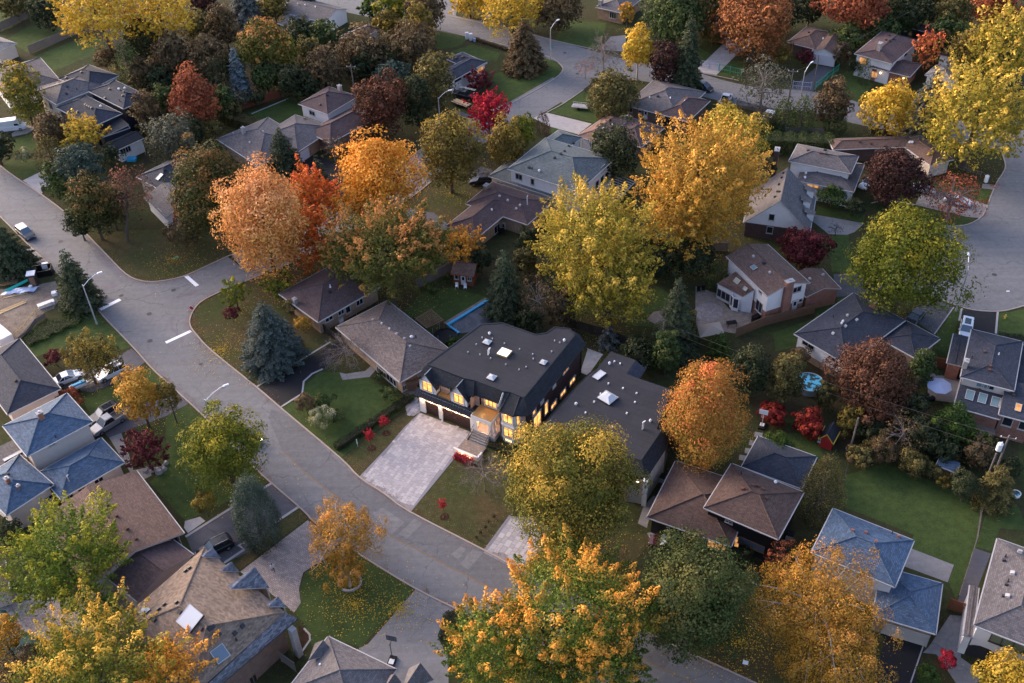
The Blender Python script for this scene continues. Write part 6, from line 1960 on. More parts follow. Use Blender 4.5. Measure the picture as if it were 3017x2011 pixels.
T('wide blue spruce on the corner lawn above the black driveway','spruce tree','spruce','bluespruce',[('D',540,668,692,850)],dens=1.2)
T('dense blue green spruce beside the driveway at the lower left','spruce tree','cedar','bluegreen',[('D',532,1094,638,1266)],dens=2.6,leaf=.15,name='spruce_tree')
T('slim pale blue spruce at the upper left between rust and mixed trees','spruce tree','spruce','bluepale',[('D',518,100,572,235)],dens=1.1)
T('tall dark spruce beside the street lamp at the building site','spruce tree','spruce','conifer',[('D',118,555,216,722)],dens=1.2)
T('dark conifer by the covered pool behind the lit house','spruce tree','spruce','conifer',[('D',1105,556,1212,742)],dens=1.1)
T('dusky green conifer on the lawn behind the flat roofed house','spruce tree','spruce','conifer',[('D',1500,620,1606,830)],dens=1.0)
T('grey blue spruce between the gold round tree and the yellow maple, upper right','spruce tree','spruce','greyspruce',[('D',2085,145,2190,310)],dens=1.1)
T('round golden yellow tree by the street, upper right','tree','round','gold',[('D',1978,180,2108,312)],clear=1.8,dens=1.2)
T('crimson round maple near the top centre','maple tree','maple','crimson',[('D',1080,208,1166,320)],clear=1.5,dens=1.4,name='maple_tree')
T('fresh lime green tree right of the crimson maple','tree','round','lime',[('D',1166,240,1232,360)],clear=1.5)
T('olive yellow round tree below the crimson maple','tree','round','olivegold',[('D',1112,268,1206,388)],clear=1.5,dens=1.2)
T('big dull olive brown round tree right of the bright orange maple','tree','round','olivegold',[('D',955,256,1112,432)],clear=2.6,dens=1.25,base=('T2',745,1270))
T('rust red oval maple at the upper left','maple tree','oval','ruby',[('D',388,152,500,300)],clear=1.5,dens=1.3,name='maple_tree')
T('mixed tree with red top and yellow right flank near the top left','maple tree','round','greenorange',[('D',542,35,670,170)],clear=2.5,dens=1.2,name='maple_tree')
T('yellow green drooping flank tree beside the red topped tree, upper left','tree','droop','lime',[('D',630,75,686,155)],clear=2.0)
T('dark purple round tree left of centre at the upper part','tree','round','brownred',[('D',812,172,940,305)],clear=1.5,dens=1.3)
T('round brown copper tree by the small blue pool','tree','round','copper',[('D',1905,772,2100,955),('D',1960,900,2070,1000)],clear=1.2,dens=1.3)
T('dark purple tree in front of the reddish brown roof, upper right','tree','round','purple',[('D',1978,336,2132,470)],clear=1.5,dens=1.25)
T('wine red broad maple below the dormered house','maple tree','round','plum',[('D',1790,525,1912,612)],clear=1.0,dens=1.3,name='maple_tree')
T('brown orange broad maple at the top right of centre','maple tree','round','rust',[('D',1640,-30,1828,130)],clear=2.0,dens=1.25,name='maple_tree')
T('orange red maple cut by the top edge, right','maple tree','round','ruby',[('D',1885,-50,2045,60)],clear=3,dens=1.2,name='maple_tree')
T('small salmon orange tree beside the purple roofed house','tree','maple','salmon',[('D',2100,68,2165,158)],clear=1.0)
T('golden upright tree by the top junction','tree','oval','gold',[('D',1428,30,1505,190)],clear=2.0,dens=1.2,bark='bark_pale')
T('small orange gold tree by the brick bay window at the top','tree','round','golddeep',[('D',1420,0,1462,52)],clear=1.5)
T('orange gold tree beside the parked cars at the left','tree','round','golddeep',[('D',268,832,368,985)],clear=1.6,dens=1.2)
T('olive companion crown right of the orange gold tree at the kerb','tree','droop','olivegold',[('D',355,868,418,950)],clear=2.5)
T('gold green tree in the left garden above the charcoal roof','tree','droop','olivegold',[('D',145,757,245,875),('D',210,770,280,860)],clear=1.6,dens=.9)
T('small lime yellow tree on the corner behind the blue spruce, left one','tree','maple','lime',[('D',508,635,568,708)],clear=.8)
T('lime and orange tree right of the corner lime tree','tree','maple','lime',[('D',600,618,676,685)],clear=.8)
T('small orange bush at the corner of the purple brown roof','shrub','shrub','golddeep',[('D',672,720,718,765)])
T('dark wine shrub behind the wide blue spruce','shrub','shrub','plum',[('D',513,700,552,742)])
T('green shrub between the blue spruce and the purple brown roof','shrub','shrub','olive',[('D',650,680,684,735)])
T('dark red maple in the rock bed at the left','maple tree','maple','plum',[('D',283,985,378,1080)],clear=.8,name='maple_tree',dens=1.2)
T('dark purple shrub behind the gold green tree, left','shrub','shrub','plum',[('D',100,800,152,846)])
T('red shrub touching the bright blue roof, left edge','shrub','shrub','ruby',[('D',130,895,188,925)])
T('mixed red and green maple at the left kerb','maple tree','round','greenrust',[('D',152,382,262,548)],clear=1.5,name='maple_tree')
T('ruby red leaved branch crown in front of the mixed left kerb maple','tree','maple','dustyred',[('D',165,425,222,490)],clear=3.0)
T('thin pinkish tree with bare limbs on the corner lawn','tree','sparse','dustyred',[('D',232,375,355,510)],clear=2.0,twigs=4,nl=24,dens=.6,base=('M1',845,140))
T('small deep red tree in front of the dark green orange tree','tree','maple','ruby',[('D',396,458,438,522)],clear=2.0)
T('orange yellow maple beside the black sided house at the left','maple tree','maple','gold',[('D',148,262,236,345)],clear=2.0)
T('tall olive brown tree left of the orange yellow maple','tree','oval','olivebrown',[('D',72,248,160,350)],clear=1.0,dens=1.2)
T('narrow olive cedar below the tall olive brown tree at the left','cedar tree','cedar','olive',[('D',76,315,155,400)])
T('blue green pine in the left clump','pine tree','round','bluegreen',[('D',130,320,238,455)],clear=1.5,name='pine_tree',dens=1.2)
T('lower dark green tree of the left clump near the pale driveway','tree','round','green',[('D',95,365,185,460)],clear=.8,dens=1.2)
T('green tree with an orange edge in front of the left edge house','tree','round','greengold',[('D',0,130,96,285)],clear=1.4,dens=1.2)
T('dark tree cut by the left edge beside the white van','tree','round','dark',[('D',-60,292,35,378)],clear=.6)
T('pale yellow flowering shrub on the left lawn','shrub','shrub','paleyellow',[('D',33,345,76,370)])
T('dark spruce cut by the left edge above the building site','spruce tree','spruce','conifer',[('D',-50,488,68,640)],dens=1.2)
T('crimson small tree in the lit house lawn, upper of the left pair','maple tree','maple','crimson',[('M2',262,1255,328,1388)],clear=1.2,base=('M2',310,1400),leaf=.08,dens=1.0,trunk_r=.05,name='young_maple')
T('crimson small tree in the lit house lawn, lower of the left pair','maple tree','maple','crimson',[('M2',163,1345,232,1485)],clear=1.2,base=('M2',213,1495),leaf=.08,dens=1.0,trunk_r=.05,name='young_maple')
T('single crimson small tree between the two light stone drives','maple tree','maple','crimson',[('B2',650,325,708,458)],clear=1.2,base=('B2',693,470),leaf=.08,dens=1.0,trunk_r=.05,name='young_maple')
T('crimson small tree in a white planter behind the dark flat roof','maple tree','maple','crimson',[('M2',1983,825,2030,930)],clear=.9,leaf=.08,dens=1.0,trunk_r=.05,name='young_maple')
T('scarlet japanese maple behind the basketball backboard, left of the scarlet pair','maple tree','round','brightred',[('D',1738,920,1812,978)],clear=.3,name='maple_tree',dens=1.3)
T('scarlet tree beside the red playhouse, right of the pair','maple tree','round','brightred',[('D',1820,935,1898,1010)],clear=.3,name='maple_tree',dens=1.3)
T('fresh green shrub right of the stepping stones','shrub','shrub','midgreen',[('D',1742,990,1826,1052)],dens=1.2)
T('oval olive brown cedar between the brown roof and the long lawn','cedar tree','cedar','olive',[('D',1836,1045,1942,1205)],dens=1.3)
T('thin russet tree behind the drooping golden birch','tree','sparse','ruby',[('D',1745,1232,1850,1330)],clear=1.0,twigs=4,nl=20,dens=.7)
T('crimson shrub by the white stone house at the lower right','shrub','shrub','crimson',[('D',2150,1490,2200,1545)])
T('pale green shrub left of the crimson shrub at the lower right','shrub','shrub','midgreen',[('D',2095,1518,2160,1590)])
T('yellow maple cut by the bottom right corner','maple tree','round','gold',[('D',2240,1500,2400,1620)],clear=1.5,name='maple_tree',dens=1.2)
T('orange gold tree cut by the left edge near the pool at the lower left','tree','round','golddeep',[('D',-40,1410,48,1510)],clear=1.0)
T('dark brown bush below the left edge orange gold tree','shrub','shrub','olivebrown',[('D',-20,1490,115,1600)])
T('dark green round tree at the left edge below the pale blue roof','tree','round','dark',[('D',-20,1185,62,1262)],clear=.6)
T('small olive yellow shrub beside the gable roofed house lawn, lower left','shrub','shrub','olivegold',[('D',440,1122,500,1192)])
# --- background, top left to top right
DARKS=[
('dark olive tree above the two fenced lawns, top left','round','dark',('T1',180,-20,400,165)),
('olive tree at the very top left corner','round','olive',('T1',-60,-60,200,60)),
('brown shrub beside the leaning trunk behind the grey roofed house','shrub','olivebrown',('T1',620,310,770,470)),
('ivy green column right of the leaning trunk','cedar','green',('T1',770,290,940,620)),
('broad dark olive tree left of the rust red maple','round','olivebrown',('T1',1000,230,1290,540)),
('broad dark olive tree above the slim blue spruce, left side','round','olivebrown',('T1',1240,210,1500,560)),
('dark tree directly left of the slim blue spruce','cedar','dark',('T1',1370,400,1510,680)),
('olive tree between the wide gold maple and the slim blue spruce','round','olive',('T1',1180,60,1420,280)),
('dark purple tree at the top edge left of the grey spruce','round','purple',('T1',1250,-50,1430,80)),
('tall brown olive tree at the top edge, left of the mixed tree','oval','olivebrown',('T1',1380,20,1570,300)),
('grey green spruce at the top edge, left of the white gable','spruce','greyspruce',('T1',1490,-60,1745,130)),
('yellow green tree at the top edge touching the grey gable roof','round','olivegold',('T1',1715,-60,1895,130)),
('dark green tree below the grey gable roof, top left of centre','round','dark',('T1',1880,110,2080,330)),
('dark green tree right of the mixed red topped tree','round','green',('T1',2030,130,2240,350)),
('dark tree on the lawn side of the orange fence','round','dark',('T1',1830,430,2020,640)),
('dull green tree right of the slim blue spruce','round','green',('T1',1650,400,1860,600)),
('thin grey shrub before the left end of the orange fence','shrub','greyleaf',('T1',1510,590,1650,710)),
('dark shrub before the middle of the orange fence','shrub','dark',('T1',1650,600,1750,700)),
('olive tree left of the dark conifers above the brown roofs','round','olivebrown',('T1',2020,310,2260,590)),
('wide olive brown tree above the dark purple tree','round','olivebrown',('T2',-30,200,330,480)),
('small bright green tree on the top lawn, top left of centre','round','midgreen',('T2',135,-10,250,110)),
('yellow green tree right of the small green tree at the top','round','lime',('T2',235,-50,450,130)),
('olive yellow tree below the yellow green one at the top','round','olivegold',('T2',215,70,400,240)),
('yellow olive oval tree at the top left of centre','oval','olivegold',('T2',440,30,620,290)),
('big brown tree beside the top street, top left of centre','round','olivebrown',('T2',450,-60,690,190)),
('dusky olive tree with pale stems above the grey fence','round','olivebrown',('T2',330,160,640,430)),
('blue green pine right of the utility pole','round','bluegreen',('T2',230,395,470,600)),
('dark olive tree in front of the white bungalow, top centre','oval','olive',('T2',500,335,755,720)),
('dark green tree between the purple tree and the white bungalow','round','dark',('T2',400,500,620,810)),
('small wine red tree at the front of the white bungalow','maple','plum',('T2',840,470,1000,585)),
('yellow maple at the top edge left of the parked silver car','maple','gold',('T2',750,-70,965,90)),
('drooping yellow gold maple at the top edge centre','maple','gold',('T2',960,-80,1320,180)),
('brown olive tree at the top edge left of the street lamp head','round','olivebrown',('T2',1290,-80,1600,170)),
('broad olive conifer on the top corner lawn','spruce','olivebrown',('T2',1095,90,1345,460)),
('narrow dark purple column tree above the white house','cedar','purple',('T2',1298,745,1388,885)),
('olive tree below the bare tan tree at the top junction','round','olive',('T2',1640,470,1960,775)),
('dark green tree right of the golden upright tree at the top','round','green',('T2',2030,-60,2400,270)),
('near black purple tree right of the golden upright tree','round','purple',('T2',2050,270,2250,560)),
('dark green round tree between white house and red brown roof','round','dark',('T2',1650,835,1975,1160)),
('tall dark conifer above the parked dark minivan','spruce','conifer',('T3',-30,90,160,580)),
('olive tree at the top edge over the dark roofed bungalow','round','olive',('T3',-60,-60,340,90)),
('small yellow shrub before the dark roofed bungalow at the top','shrub','olivegold',('T3',160,165,290,295)),
('grey tan twiggy tree beside the street, upper right','sparse','greyleaf',('T3',395,385,720,690)),
('olive yellow shrub above the twiggy tree','shrub','olivegold',('T3',600,310,745,415)),
('dark wine shrub beside the white garage, upper right','shrub','plum',('T3',775,330,900,425)),
('brown orange shrub tree right of the white garage','oval','olivebrown',('T3',1030,230,1130,450)),
('dark clipped bush before the purple roofed house','shrub','dark',('T3',1110,390,1205,490)),
('slim dark cedar at the lit porch','cedar','green',('T3',1190,390,1270,545)),
('olive tree at the top edge, second from the orange red maple','round','olive',('T3',1685,-60,1940,220)),
('dark red tree at the top edge near the right corner','round','ruby',('T3',1930,-60,2240,130)),
('big olive brown round tree at the upper right','round','olivegold',('T3',1790,170,2200,500)),
('dark green tree behind the shed roof at the top right','round','dark',('T3',1340,-60,1700,130)),
('dark tree mass left of the orange red maple at the top','round','dark',('T3',780,-60,960,140)),
('dark hedge tree left of the purple roofed house','round','green',('T3',1020,150,1230,320)),
('dark hedge tree behind the purple roofed house','round','green',('T3',1190,90,1450,240)),
('brown tipped tree between street and hedge, upper right','oval','olivebrown',('T3',900,530,1135,820)),
('first dark cedar of the hedge left of the brown tipped tree','cedar','green',('T3',620,650,780,860)),
('second dark cedar of the hedge left of the brown tipped tree','cedar','green',('T3',740,640,900,880)),
('dark cedar directly under the brown tipped tree','cedar','green',('T3',960,720,1110,890)),
('low dark shrub left of the cedar hedge with a lime patch','shrub','olive',('T3',480,740,640,870)),
('olive round tree above the dark hedge right of the golden maple','round','olivegold',('T3',200,700,440,850)),
('clipped dark green shrub right of the two tier grey house','shrub','dark',('T3',1090,1300,1225,1445)),
('dark green shrub against the two tier grey house wall','shrub','midgreen',('T3',920,1250,1110,1340)),
('low sparse reddish tree over the white parked cars','sparse','ruby',('T3',1620,1170,2000,1400)),
('dark shrub at the foot of the purple tree','shrub','olivebrown',('T3',1240,1200,1420,1330)),
('olive hedge tree left of the steep dormered house','shrub','dark',('T3',540,1050,640,1180)),
('dark olive tree right of the rust red maple above the grey bungalow','round','olivebrown',('T1',880,600,1060,880)),
('green pine left of the rust red maple','round','green',('T1',1010,560,1160,760)),
('grey green willow like tree below the rust red maple','droop','greyleaf',('T1',970,760,1290,1060)),
('dark shrub clump below the black sided house','shrub','dark',('T1',650,950,800,1110)),
('dark green shrub right of the grey green tree','round','dark',('T1',1190,760,1340,960)),
('dark olive shrub row above the grey bungalow chimney','shrub','olive',('T1',1330,790,1480,920)),
('mid green pointed fir behind the peach maple','spruce','conifer',('T1',1745,820,1965,1130)),
('small dark fir right of the garage door','spruce','conifer',('T1',2040,1010,2160,1220)),
('small olive shrub beside the brown split level house','shrub','olive',('T1',1930,790,2075,900)),
('low brown green shrub below the dark green orange tree','shrub','olivebrown',('M1',1090,20,1320,150)),
('low brown shrub behind the brightest orange maple','sparse','olivebrown',('T1',2120,900,2280,1040)),
('dark shrub in the corner below the green orange maple','round','dark',('M2',1170,30,1340,260)),
('dark tree behind the brown shed','round','dark',('M2',860,160,1010,330)),
('brown bare looking tree left of the tall yellow green maple','sparse','olivebrown',('M2',1190,350,1420,700)),
('brown shrub tree right of the bare looking one behind the lit house','round','olivebrown',('M2',1370,450,1560,700)),
('small grey spruce at the black fence','spruce','greyspruce',('M2',1705,680,1850,830)),
('dark shrub mass below the huge golden maple','round','dark',('M2',1950,170,2240,330)),
('dark green tree right of the golden maple foot','round','dark',('M3',-60,150,250,300)),
('clipped dark cedar left of the white and brick house','cedar','green',('M3',190,270,325,450)),
('dark tree directly above the orange red maple','round','dark',('M3',-20,700,130,850)),
('mid green fir right of the beige patio canopy','spruce','midgreen',('M3',190,715,350,880)),
('tall dark brown green tree right of the orange red maple','oval','dark',('M3',350,770,600,1200)),
('dim olive tree left of the small blue pool','round','olive',('M3',590,860,830,1220)),
('grey green shrubs below the white wall of the dark hip roof','shrub','olivebrown',('M3',740,820,870,960)),
('dark green tree right of the round copper tree','oval','green',('M3',1520,805,1690,1130)),
('small green shrub at the foot of the dark green tree','shrub','dark',('M3',1500,1000,1620,1150)),
('olive gold small tree right of the red playhouse','round','olivegold',('M3',1045,1215,1190,1400)),
('dark green tree in front of the deck at the right edge','round','midgreen',('M3',1660,1205,1960,1500)),
('green olive shrub right of the deck tree','round','olive',('M3',1880,1380,2100,1560)),
('brown thicket in the middle of the right hedgerow','sparse','olivebrown',('M3',1340,1260,1640,1540)),
('dark shrub left end of the right hedgerow','round','dark',('M3',1180,1260,1400,1460)),
('olive shrub below the brown thicket','shrub','olive',('M3',1240,1400,1420,1560)),
('dark shrub right of the wooden pole transformer','round','dark',('B3',2130,60,2260,200)),
('dull green shrub below the hedgerow, left of the small blue shed','shrub','olive',('B3',1460,30,1650,215)),
('small pale green shrub before the small blue shed','shrub','olivegold',('B3',1700,190,1800,295)),
('dark round shrub right of the small blue shed','shrub','dark',('B3',1790,170,1995,385)),
('olive conifer at the right edge below the transformer','spruce','olive',('B3',1985,80,2240,400)),
('small shrub by the long green lawn','shrub','olivebrown',('B3',1120,20,1280,130)),
('dark hedgerow shrub above the small blue shed','round','dark',('B3',1660,-80,1880,120)),
('dark hedgerow tree between the shed and the transformer pole','round','olivebrown',('B3',1850,-60,2080,160)),
('dark shrub at the front corner of the brown split level house','shrub','dark',('B3',345,660,500,800)),
('rounded shrub at the front of the speckled brown bungalow','shrub','green',('M2',265,1090,395,1190)),
('small shrub under the white windows of the brown bungalow','shrub','green',('M2',225,1000,300,1060)),
('olive shrub, leftmost of three in the lawn by the black driveway','shrub','olivebrown',('M1',1950,1135,2085,1285)),
('green shrub, right one of three in the lawn by the black driveway','shrub','green',('M1',2060,1130,2200,1250)),
('low yellow flowering shrub below the two shrubs by the black driveway','shrub','paleyellow',('M1',2025,1265,2200,1325)),
('green shrub at the left edge of the lawn by the long hedge','shrub','green',('M1',2180,1240,2290,1330)),
('low green plants along the brown shed and fence','shrub','green',('M2',590,430,660,490)),
('small green shrub behind the pergola fence line','shrub','midgreen',('M2',690,355,735,400)),
('leafy shrub at the trampoline beside the lit house roof','shrub','midgreen',('M2',705,765,800,835)),
('dark hedge plants at the right side of the flat roofed house','shrub','dark',('R',930,740,1060,900)),
('dark tree filling the gap above the rust red maple, upper left','round','dark',('T1',960,420,1180,620)),
('dark green tree right behind the rust red maple','round','green',('T1',1400,560,1540,780)),
('dark tree between leaning trunk and the wide gold maple','round','dark',('T1',820,120,1060,420)),
('olive tree below the wide gold maple, upper left','round','olivebrown',('T1',850,380,1020,600)),
('dark tree at the right of the orange fence end','round','dark',('T1',1960,480,2120,640)),
('green tree left of the mixed red topped tree, low','round','green',('T1',1470,330,1620,560)),
('olive brown tree in the gap below the dark trees, top left of centre','round','olive',('T1',1960,250,2130,430)),
('dark tree under the wide olive brown tree, above the dark purple one','round','dark',('T2',60,330,250,530)),
('dark green tree left of the grey board fence, top centre','round','green',('T2',250,280,420,460)),
('dark shrub tree left of the slim pale blue spruce base','round','dark',('T1',1330,560,1520,730)),
('olive dark tree above the long clipped hedge','round','olive',('T1',1440,640,1600,780)),
('dark tree between the top edge trees above the orange red maple fence','round','dark',('T3',560,-40,800,180)),
('green tree left of the salmon orange tree at the top','round','green',('T3',1400,60,1560,220)),
('dark green tree right of the salmon orange tree','round','dark',('T3',1640,230,1800,430)),
('dark green tree at the right of the top right sheds','round','green',('T3',1680,100,1880,300)),
('dark tree above the long white roof of the top left gable house','round','dark',('T1',1880,-80,2100,20)),
('dark low tree below the huge golden maple, left part','round','dark',('M3',-320,130,-80,330)),
('dark green tree between the yellow green and golden maples','round','green',('M2',1880,60,2080,280)),
('olive tree behind the tall yellow green maple, left','round','olive',('M2',1150,150,1300,380)),
('dark shrub at the foot of the conifer by the covered pool','round','dark',('M2',1180,560,1340,740)),
('dark bush on the black fence right of the small grey spruce','round','dark',('M2',1850,780,2100,960)),
('dark green tree at the black fence right end','round','green',('M2',2060,720,2260,1000)),
('dark olive tree behind the beige canopy and stone patio','round','olive',('M3',-80,540,120,760)),
('dark olive tree between the blue pool and the copper tree','round','olive',('M3',900,1060,1060,1240)),
('dark thicket left of the green deck tree, hedgerow','round','dark',('M3',1500,1300,1720,1540)),
('dark tree above the hedgerow between copper tree and parasol','round','dark',('M3',1420,1100,1640,1330)),
('green yellow shrub right of the green chain fence','round','olive',('M3',1120,1480,1300,1620)),
('dark brown shrub between the long lawn and the hedgerow','shrub','olivebrown',('B3',1240,-30,1460,110)),
('olive shrub at the right hedgerow foot','shrub','olive',('B3',1600,100,1740,230)),
('dark green shrub under the mixed left kerb maple','round','dark',('M1',430,-120,600,110)),
('olive tree filling behind the thin pinkish tree','round','olive',('T1',620,1200,820,1500)),
('dark shrubs beneath the green yellow maple, lower left','shrub','dark',('B1',560,1030,800,1190)),
]
for lb,kd,pal,bx in DARKS:
 cat={'shrub':'shrub','spruce':'conifer','cedar':'cedar'}.get(kd,'tree')
 kw={}
 if kd=='sparse':kw=dict(twigs=5,nl=26,dens=.55,bark='twig_grey',clear=.8)
 elif kd not in('shrub','spruce','cedar'):kw=dict(clear=.5,dens=1.2)
 t_,x0,y0,x1,y1=bx;gx,gy=(x1-x0)*.07,(y1-y0)*.06
 T(lb,cat,kd,pal,[(t_,x0-gx,y0-gy,x1+gx,y1+gy*1.5)],**kw)
bare_tree('bare tan larch at the top junction',('T2',1640,210,1850,560),12,'twig_grey',34,9,'greyleaf',dens=.14)
bare_tree('low bare pinkish tree left of the tan larch',('T2',1545,380,1700,510),4.5,'twig_grey',20,8,'salmon',dens=.10)
bare_tree('small bare silver tree on the lawn between the light stone drives',('B2',800,60,1105,345),5.0,'twig_grey',30,9)
bare_tree('bare twiggy tree in front of the speckled brown bungalow',('M2',-110,740,185,1000),4.6,'twig_grey',30,9,'olivebrown',dens=.12)
bare_tree('tiny bare tree at the pale driveway below the dormered house',('G',1330,1290,1540,1420),2.2,'bark_dark',16,6)
# hedges
hedge('long clipped green hedge beside the lawn with the orange fence',P('T1',1500,800),P('T1',1790,890),2.6,2.0,'olive')
hedge('dark cedar hedge behind the two tier grey roofed house',P('T3',560,990),P('T3',1015,1010),3.4,3.2,'green',leaf=.14)
hedge('low dark hedge dividing the two lawns left of the light stone drive',P('M2',475,1175),P('M2',-20,1510),1.1,.8,'dark')
hedge('low clipped dark hedge under the bay window of the lit house',P('Q',760,1295),P('Q',985,1395),.6,.5,'dark')
hedge('scarlet burning bush hedge before the low white wall',P('Q',445,1400),P('Q',605,1470),.9,.75,'crimson',leaf=.09)
hedge('dark clipped hedge beside the concrete drive at the bottom',P('B2',700,1290),P('B2',745,1130),1.5,1.0,'dark')
hedge('dark hedge behind the navy roofed house at the right edge',P('M3',2110,780),P('M3',2290,805),1.2,.9,'dark')
hedge('dark hedge along the garden beds at the top corner lawn',P('T2',890,262),P('T2',1110,335),.8,.6,'olivebrown')
for i,(a,b_) in enumerate(((1020,468),(985,503),(965,540),(932,575),(905,608))):
 T('tiny dark young shrub in the lawn row, %s from the bare silver tree'%('first','second','third','fourth','fifth')[i],'shrub','shrub','dark',[('B2',a-14,b_-12,a+14,b_+12)],group='newly planted shrubs along the lawn edge')

hedge('low green ivy bank between the tape and the charcoal roof, left',P('M1',170,800),P('M1',520,640),3.4,.45,'green')
hedge('ragged green ground cover strip under the dark spruce at the street lamp',P('M1',420,640),P('M1',600,600),2.5,.4,'midgreen')
# ------------------------------------------------------------------ fallen leaves under the autumn trees and along the kerbs
def fallen(spots,pal,seed,size=.075):
 rng=np.random.default_rng(seed);Pn=[]
 for c,rad,n in spots:
  a=rng.uniform(0,6.283,n);r_=rad*np.abs(rng.normal(0,.55,n))
  Pn.append(np.stack([c.x+np.cos(a)*r_,c.y+np.sin(a)*r_,rng.uniform(.045,.06,n)],1))
 Pn=np.concatenate(Pn);n=len(Pn);Nn=nrm(np.array([0,0,1.0])+rng.normal(0,.35,(n,3)))
 me=quads_mesh('fallen_leaves',leaf_quads(Pn,Nn,size*rng.uniform(.6,1.3,n),rng),rng.uniform(0,1,(n,3)),['leaf_'+pal])
 o=bpy.data.objects.new('fallen_leaves',me);COL.objects.link(o);o['kind']='stuff'
warm={}
for o in list(bpy.data.objects):
 if o.parent is None and o.get('category') in('tree','maple tree','birch tree'):
  cr=next((c for c in o.children if c.name.startswith('crown')),None)
  if not cr or not cr.data.materials:continue
  pal=cr.data.materials[0].name[5:].split('.')[0]
  fam={'gold':'gold','golddeep':'gold','yellowgreen':'gold','birch':'gold','olivegold':'gold','lime':'gold','yellowtip':'gold','greengold':'gold','orange':'rust','peach':'peach','redorange':'rust','maplefire':'rust','orangetip':'peach','greenorange':'peach','rust':'rust','ruby':'rust','crimson':'rust','brightred':'rust'}.get(pal)
  if fam:
   R_=CROWN_R.get(o.name,4)
   warm.setdefault(fam,[]).append((o.location,R_*1.25,int(min(1100,17*R_*R_))))
for i,(fam,sp_) in enumerate(warm.items()):fallen(sp_,fam,50+i)
kl=[(p,1.3,26) for line in(ww,wn_,wsk) for a,b_ in zip(line,line[1:]) if(b_-a).length<60 for p in[a.lerp(b_,k/3) for k in range(3)]]
fallen(kl,'rust',77,.06)
fallen([(site(P('B2',400,1080)),4.5,900),(site(P('B2',100,1050)),6,900),(site(P('B3',400,1300)),9,1600),(site(P('B2',1600,700)),6,900),(site(P('M1',1450,850)),8,1100),(site(P('M1',1150,250)),8,900)],'gold',78,.08)
# ------------------------------------------------------------------ street furniture
def street_lamp(label,base,H_=7.9,arm=2.6,toward=(1,0),group='street lamps',green=False):
 t=root_at('street_lamp',site(base),label,'street lamp',group)
 b_=site(base);d=Vector((*toward,0)).normalized();s=Z.cross(d)
 q=MB();q.bar(b_,b_+Z*H_,.13,'metal_grey',.085,seg=10);q.bar(b_,b_+Z*.5,.17,'metal_grey',.15,seg=10);q.build('pole',t)
 q=MB();pts=[b_+Z*(H_-.35),b_+Z*(H_+.45)+d*arm*.4,b_+Z*(H_+.95)+d*arm*.8,b_+Z*(H_+1.05)+d*arm]
 for a,c in zip(pts,pts[1:]):q.bar(a,c,.055,'lamp_head',.05,seg=6)
 q.build('arm',t)
 q=MB();hc=pts[-1]+d*.35;q.box(hc,(d,s,Z),(.40,.15,.07),'lamp_head');q.box(hc+Z*.08,(d,s,Z),(.28,.10,.04),'lamp_head');ho=q.build('lamp_head',t)
 q=MB();q.box(hc-Z*.08,(d,s,Z),(.25,.10,.02),'dome');q.build('lens',ho)
 return t
street_lamp('street lamp at the building site beside the dark spruce, left',P('N',285.8,954.1),7.9,2.6,(.85,.55))
street_lamp('street lamp on the verge of the court at the right edge',P('N',2815.9,915.3),7.9,2.4,(.22,1))
street_lamp('street lamp on the corner lawn at the top centre junction',P('N',1622.5,176.3),7.6,2.0,(.8,.75))
street_lamp('street lamp rising from the dark green shrubs, upper right',P('N',2354,318),8.2,2.0,(.75,.8))
# the lamp whose foot is hidden by the green tree
def solve_base(head_px,z):return site(head_px,z)
pl=site(P('M1',1352,1190),7.6)
def to_px(w):
 r=w-CAM;zf=r.dot(FWD);return(1508.5+3100*r.dot(RIGHT)/zf,1005.5+3100*r.dot(DOWN)/zf)
street_lamp('street lamp with its foot hidden behind the vivid green kerb tree',to_px(Vector((pl.x,pl.y,0))),7.9,2.9,(.85,.5))
pl=site(P('T2',652,650),7.6)
street_lamp('street lamp left of the crimson maple, foot hidden by the olive tree',to_px(Vector((pl.x,pl.y,0))),7.9,2.2,(.95,.3))

def utility_pole(label,top,H_=9.5,cross=True,transformer=False,base=None,u=(1,-.25)):
 w=site(top,H_) if base is None else site(base);w=Vector((w.x,w.y,0))
 t=root_at('utility_pole',w,label,'utility pole');u=Vector((*u,0)).normalized();v=Z.cross(u)
 q=MB();q.bar(w,w+Z*H_,.16,'wood_grey',.11,seg=8);q.build('pole',t)
 if cross:
  q=MB();q.box(w+Z*(H_-.5),(u,v,Z),(1.0,.06,.06),'wood_grey');c=q.build('crossarm',t)
  for k in(-.85,0,.85):q=MB();q.bar(w+Z*(H_-.44)+u*k,w+Z*(H_-.2)+u*k,.06,'white_plastic',.04,seg=6);q.build('insulator',c)
 if transformer:
  q=MB();c=w+Z*(H_-2.2)-u*.6;q.bar(c-Z*.55,c+Z*.55,.36,'lamp_head',seg=14);q.bar(c+Z*.55,c+Z*.68,.3,'lamp_head',.1,seg=12);q.bar(c+Z*.5,c+Z*.95+u*.15,.06,'white_plastic',seg=6);q.build('transformer',t)
 return w
p_tr=utility_pole('wooden utility pole carrying a pale grey transformer at the right edge',P('N',2974,1282),9.6,True,True)
p_tr2=utility_pole('shorter dark wooden pole left of the transformer pole',P('N',2936,1335),7.0,False)
p_m2=utility_pole('wooden utility pole on the lawn behind the flat roofed house',P('M2',2143,665),7.5,False)
p_t2=utility_pole('wooden utility pole with a crossarm left of the dark purple tree',P('T2',75,425),9.5,True,u=(1,-.1))
p_t3=utility_pole('dark utility pole with white insulators beside the upper right street lamp',P('T3',757,455),9.0,True)
p_t4=utility_pole('pale thin pole in the drive before the white gabled garage',P('T3',925,362),8.0,False)
p_fence=utility_pole('slim green metal post with wires in the right gardens',P('M3',1185,1300),6.5,False)
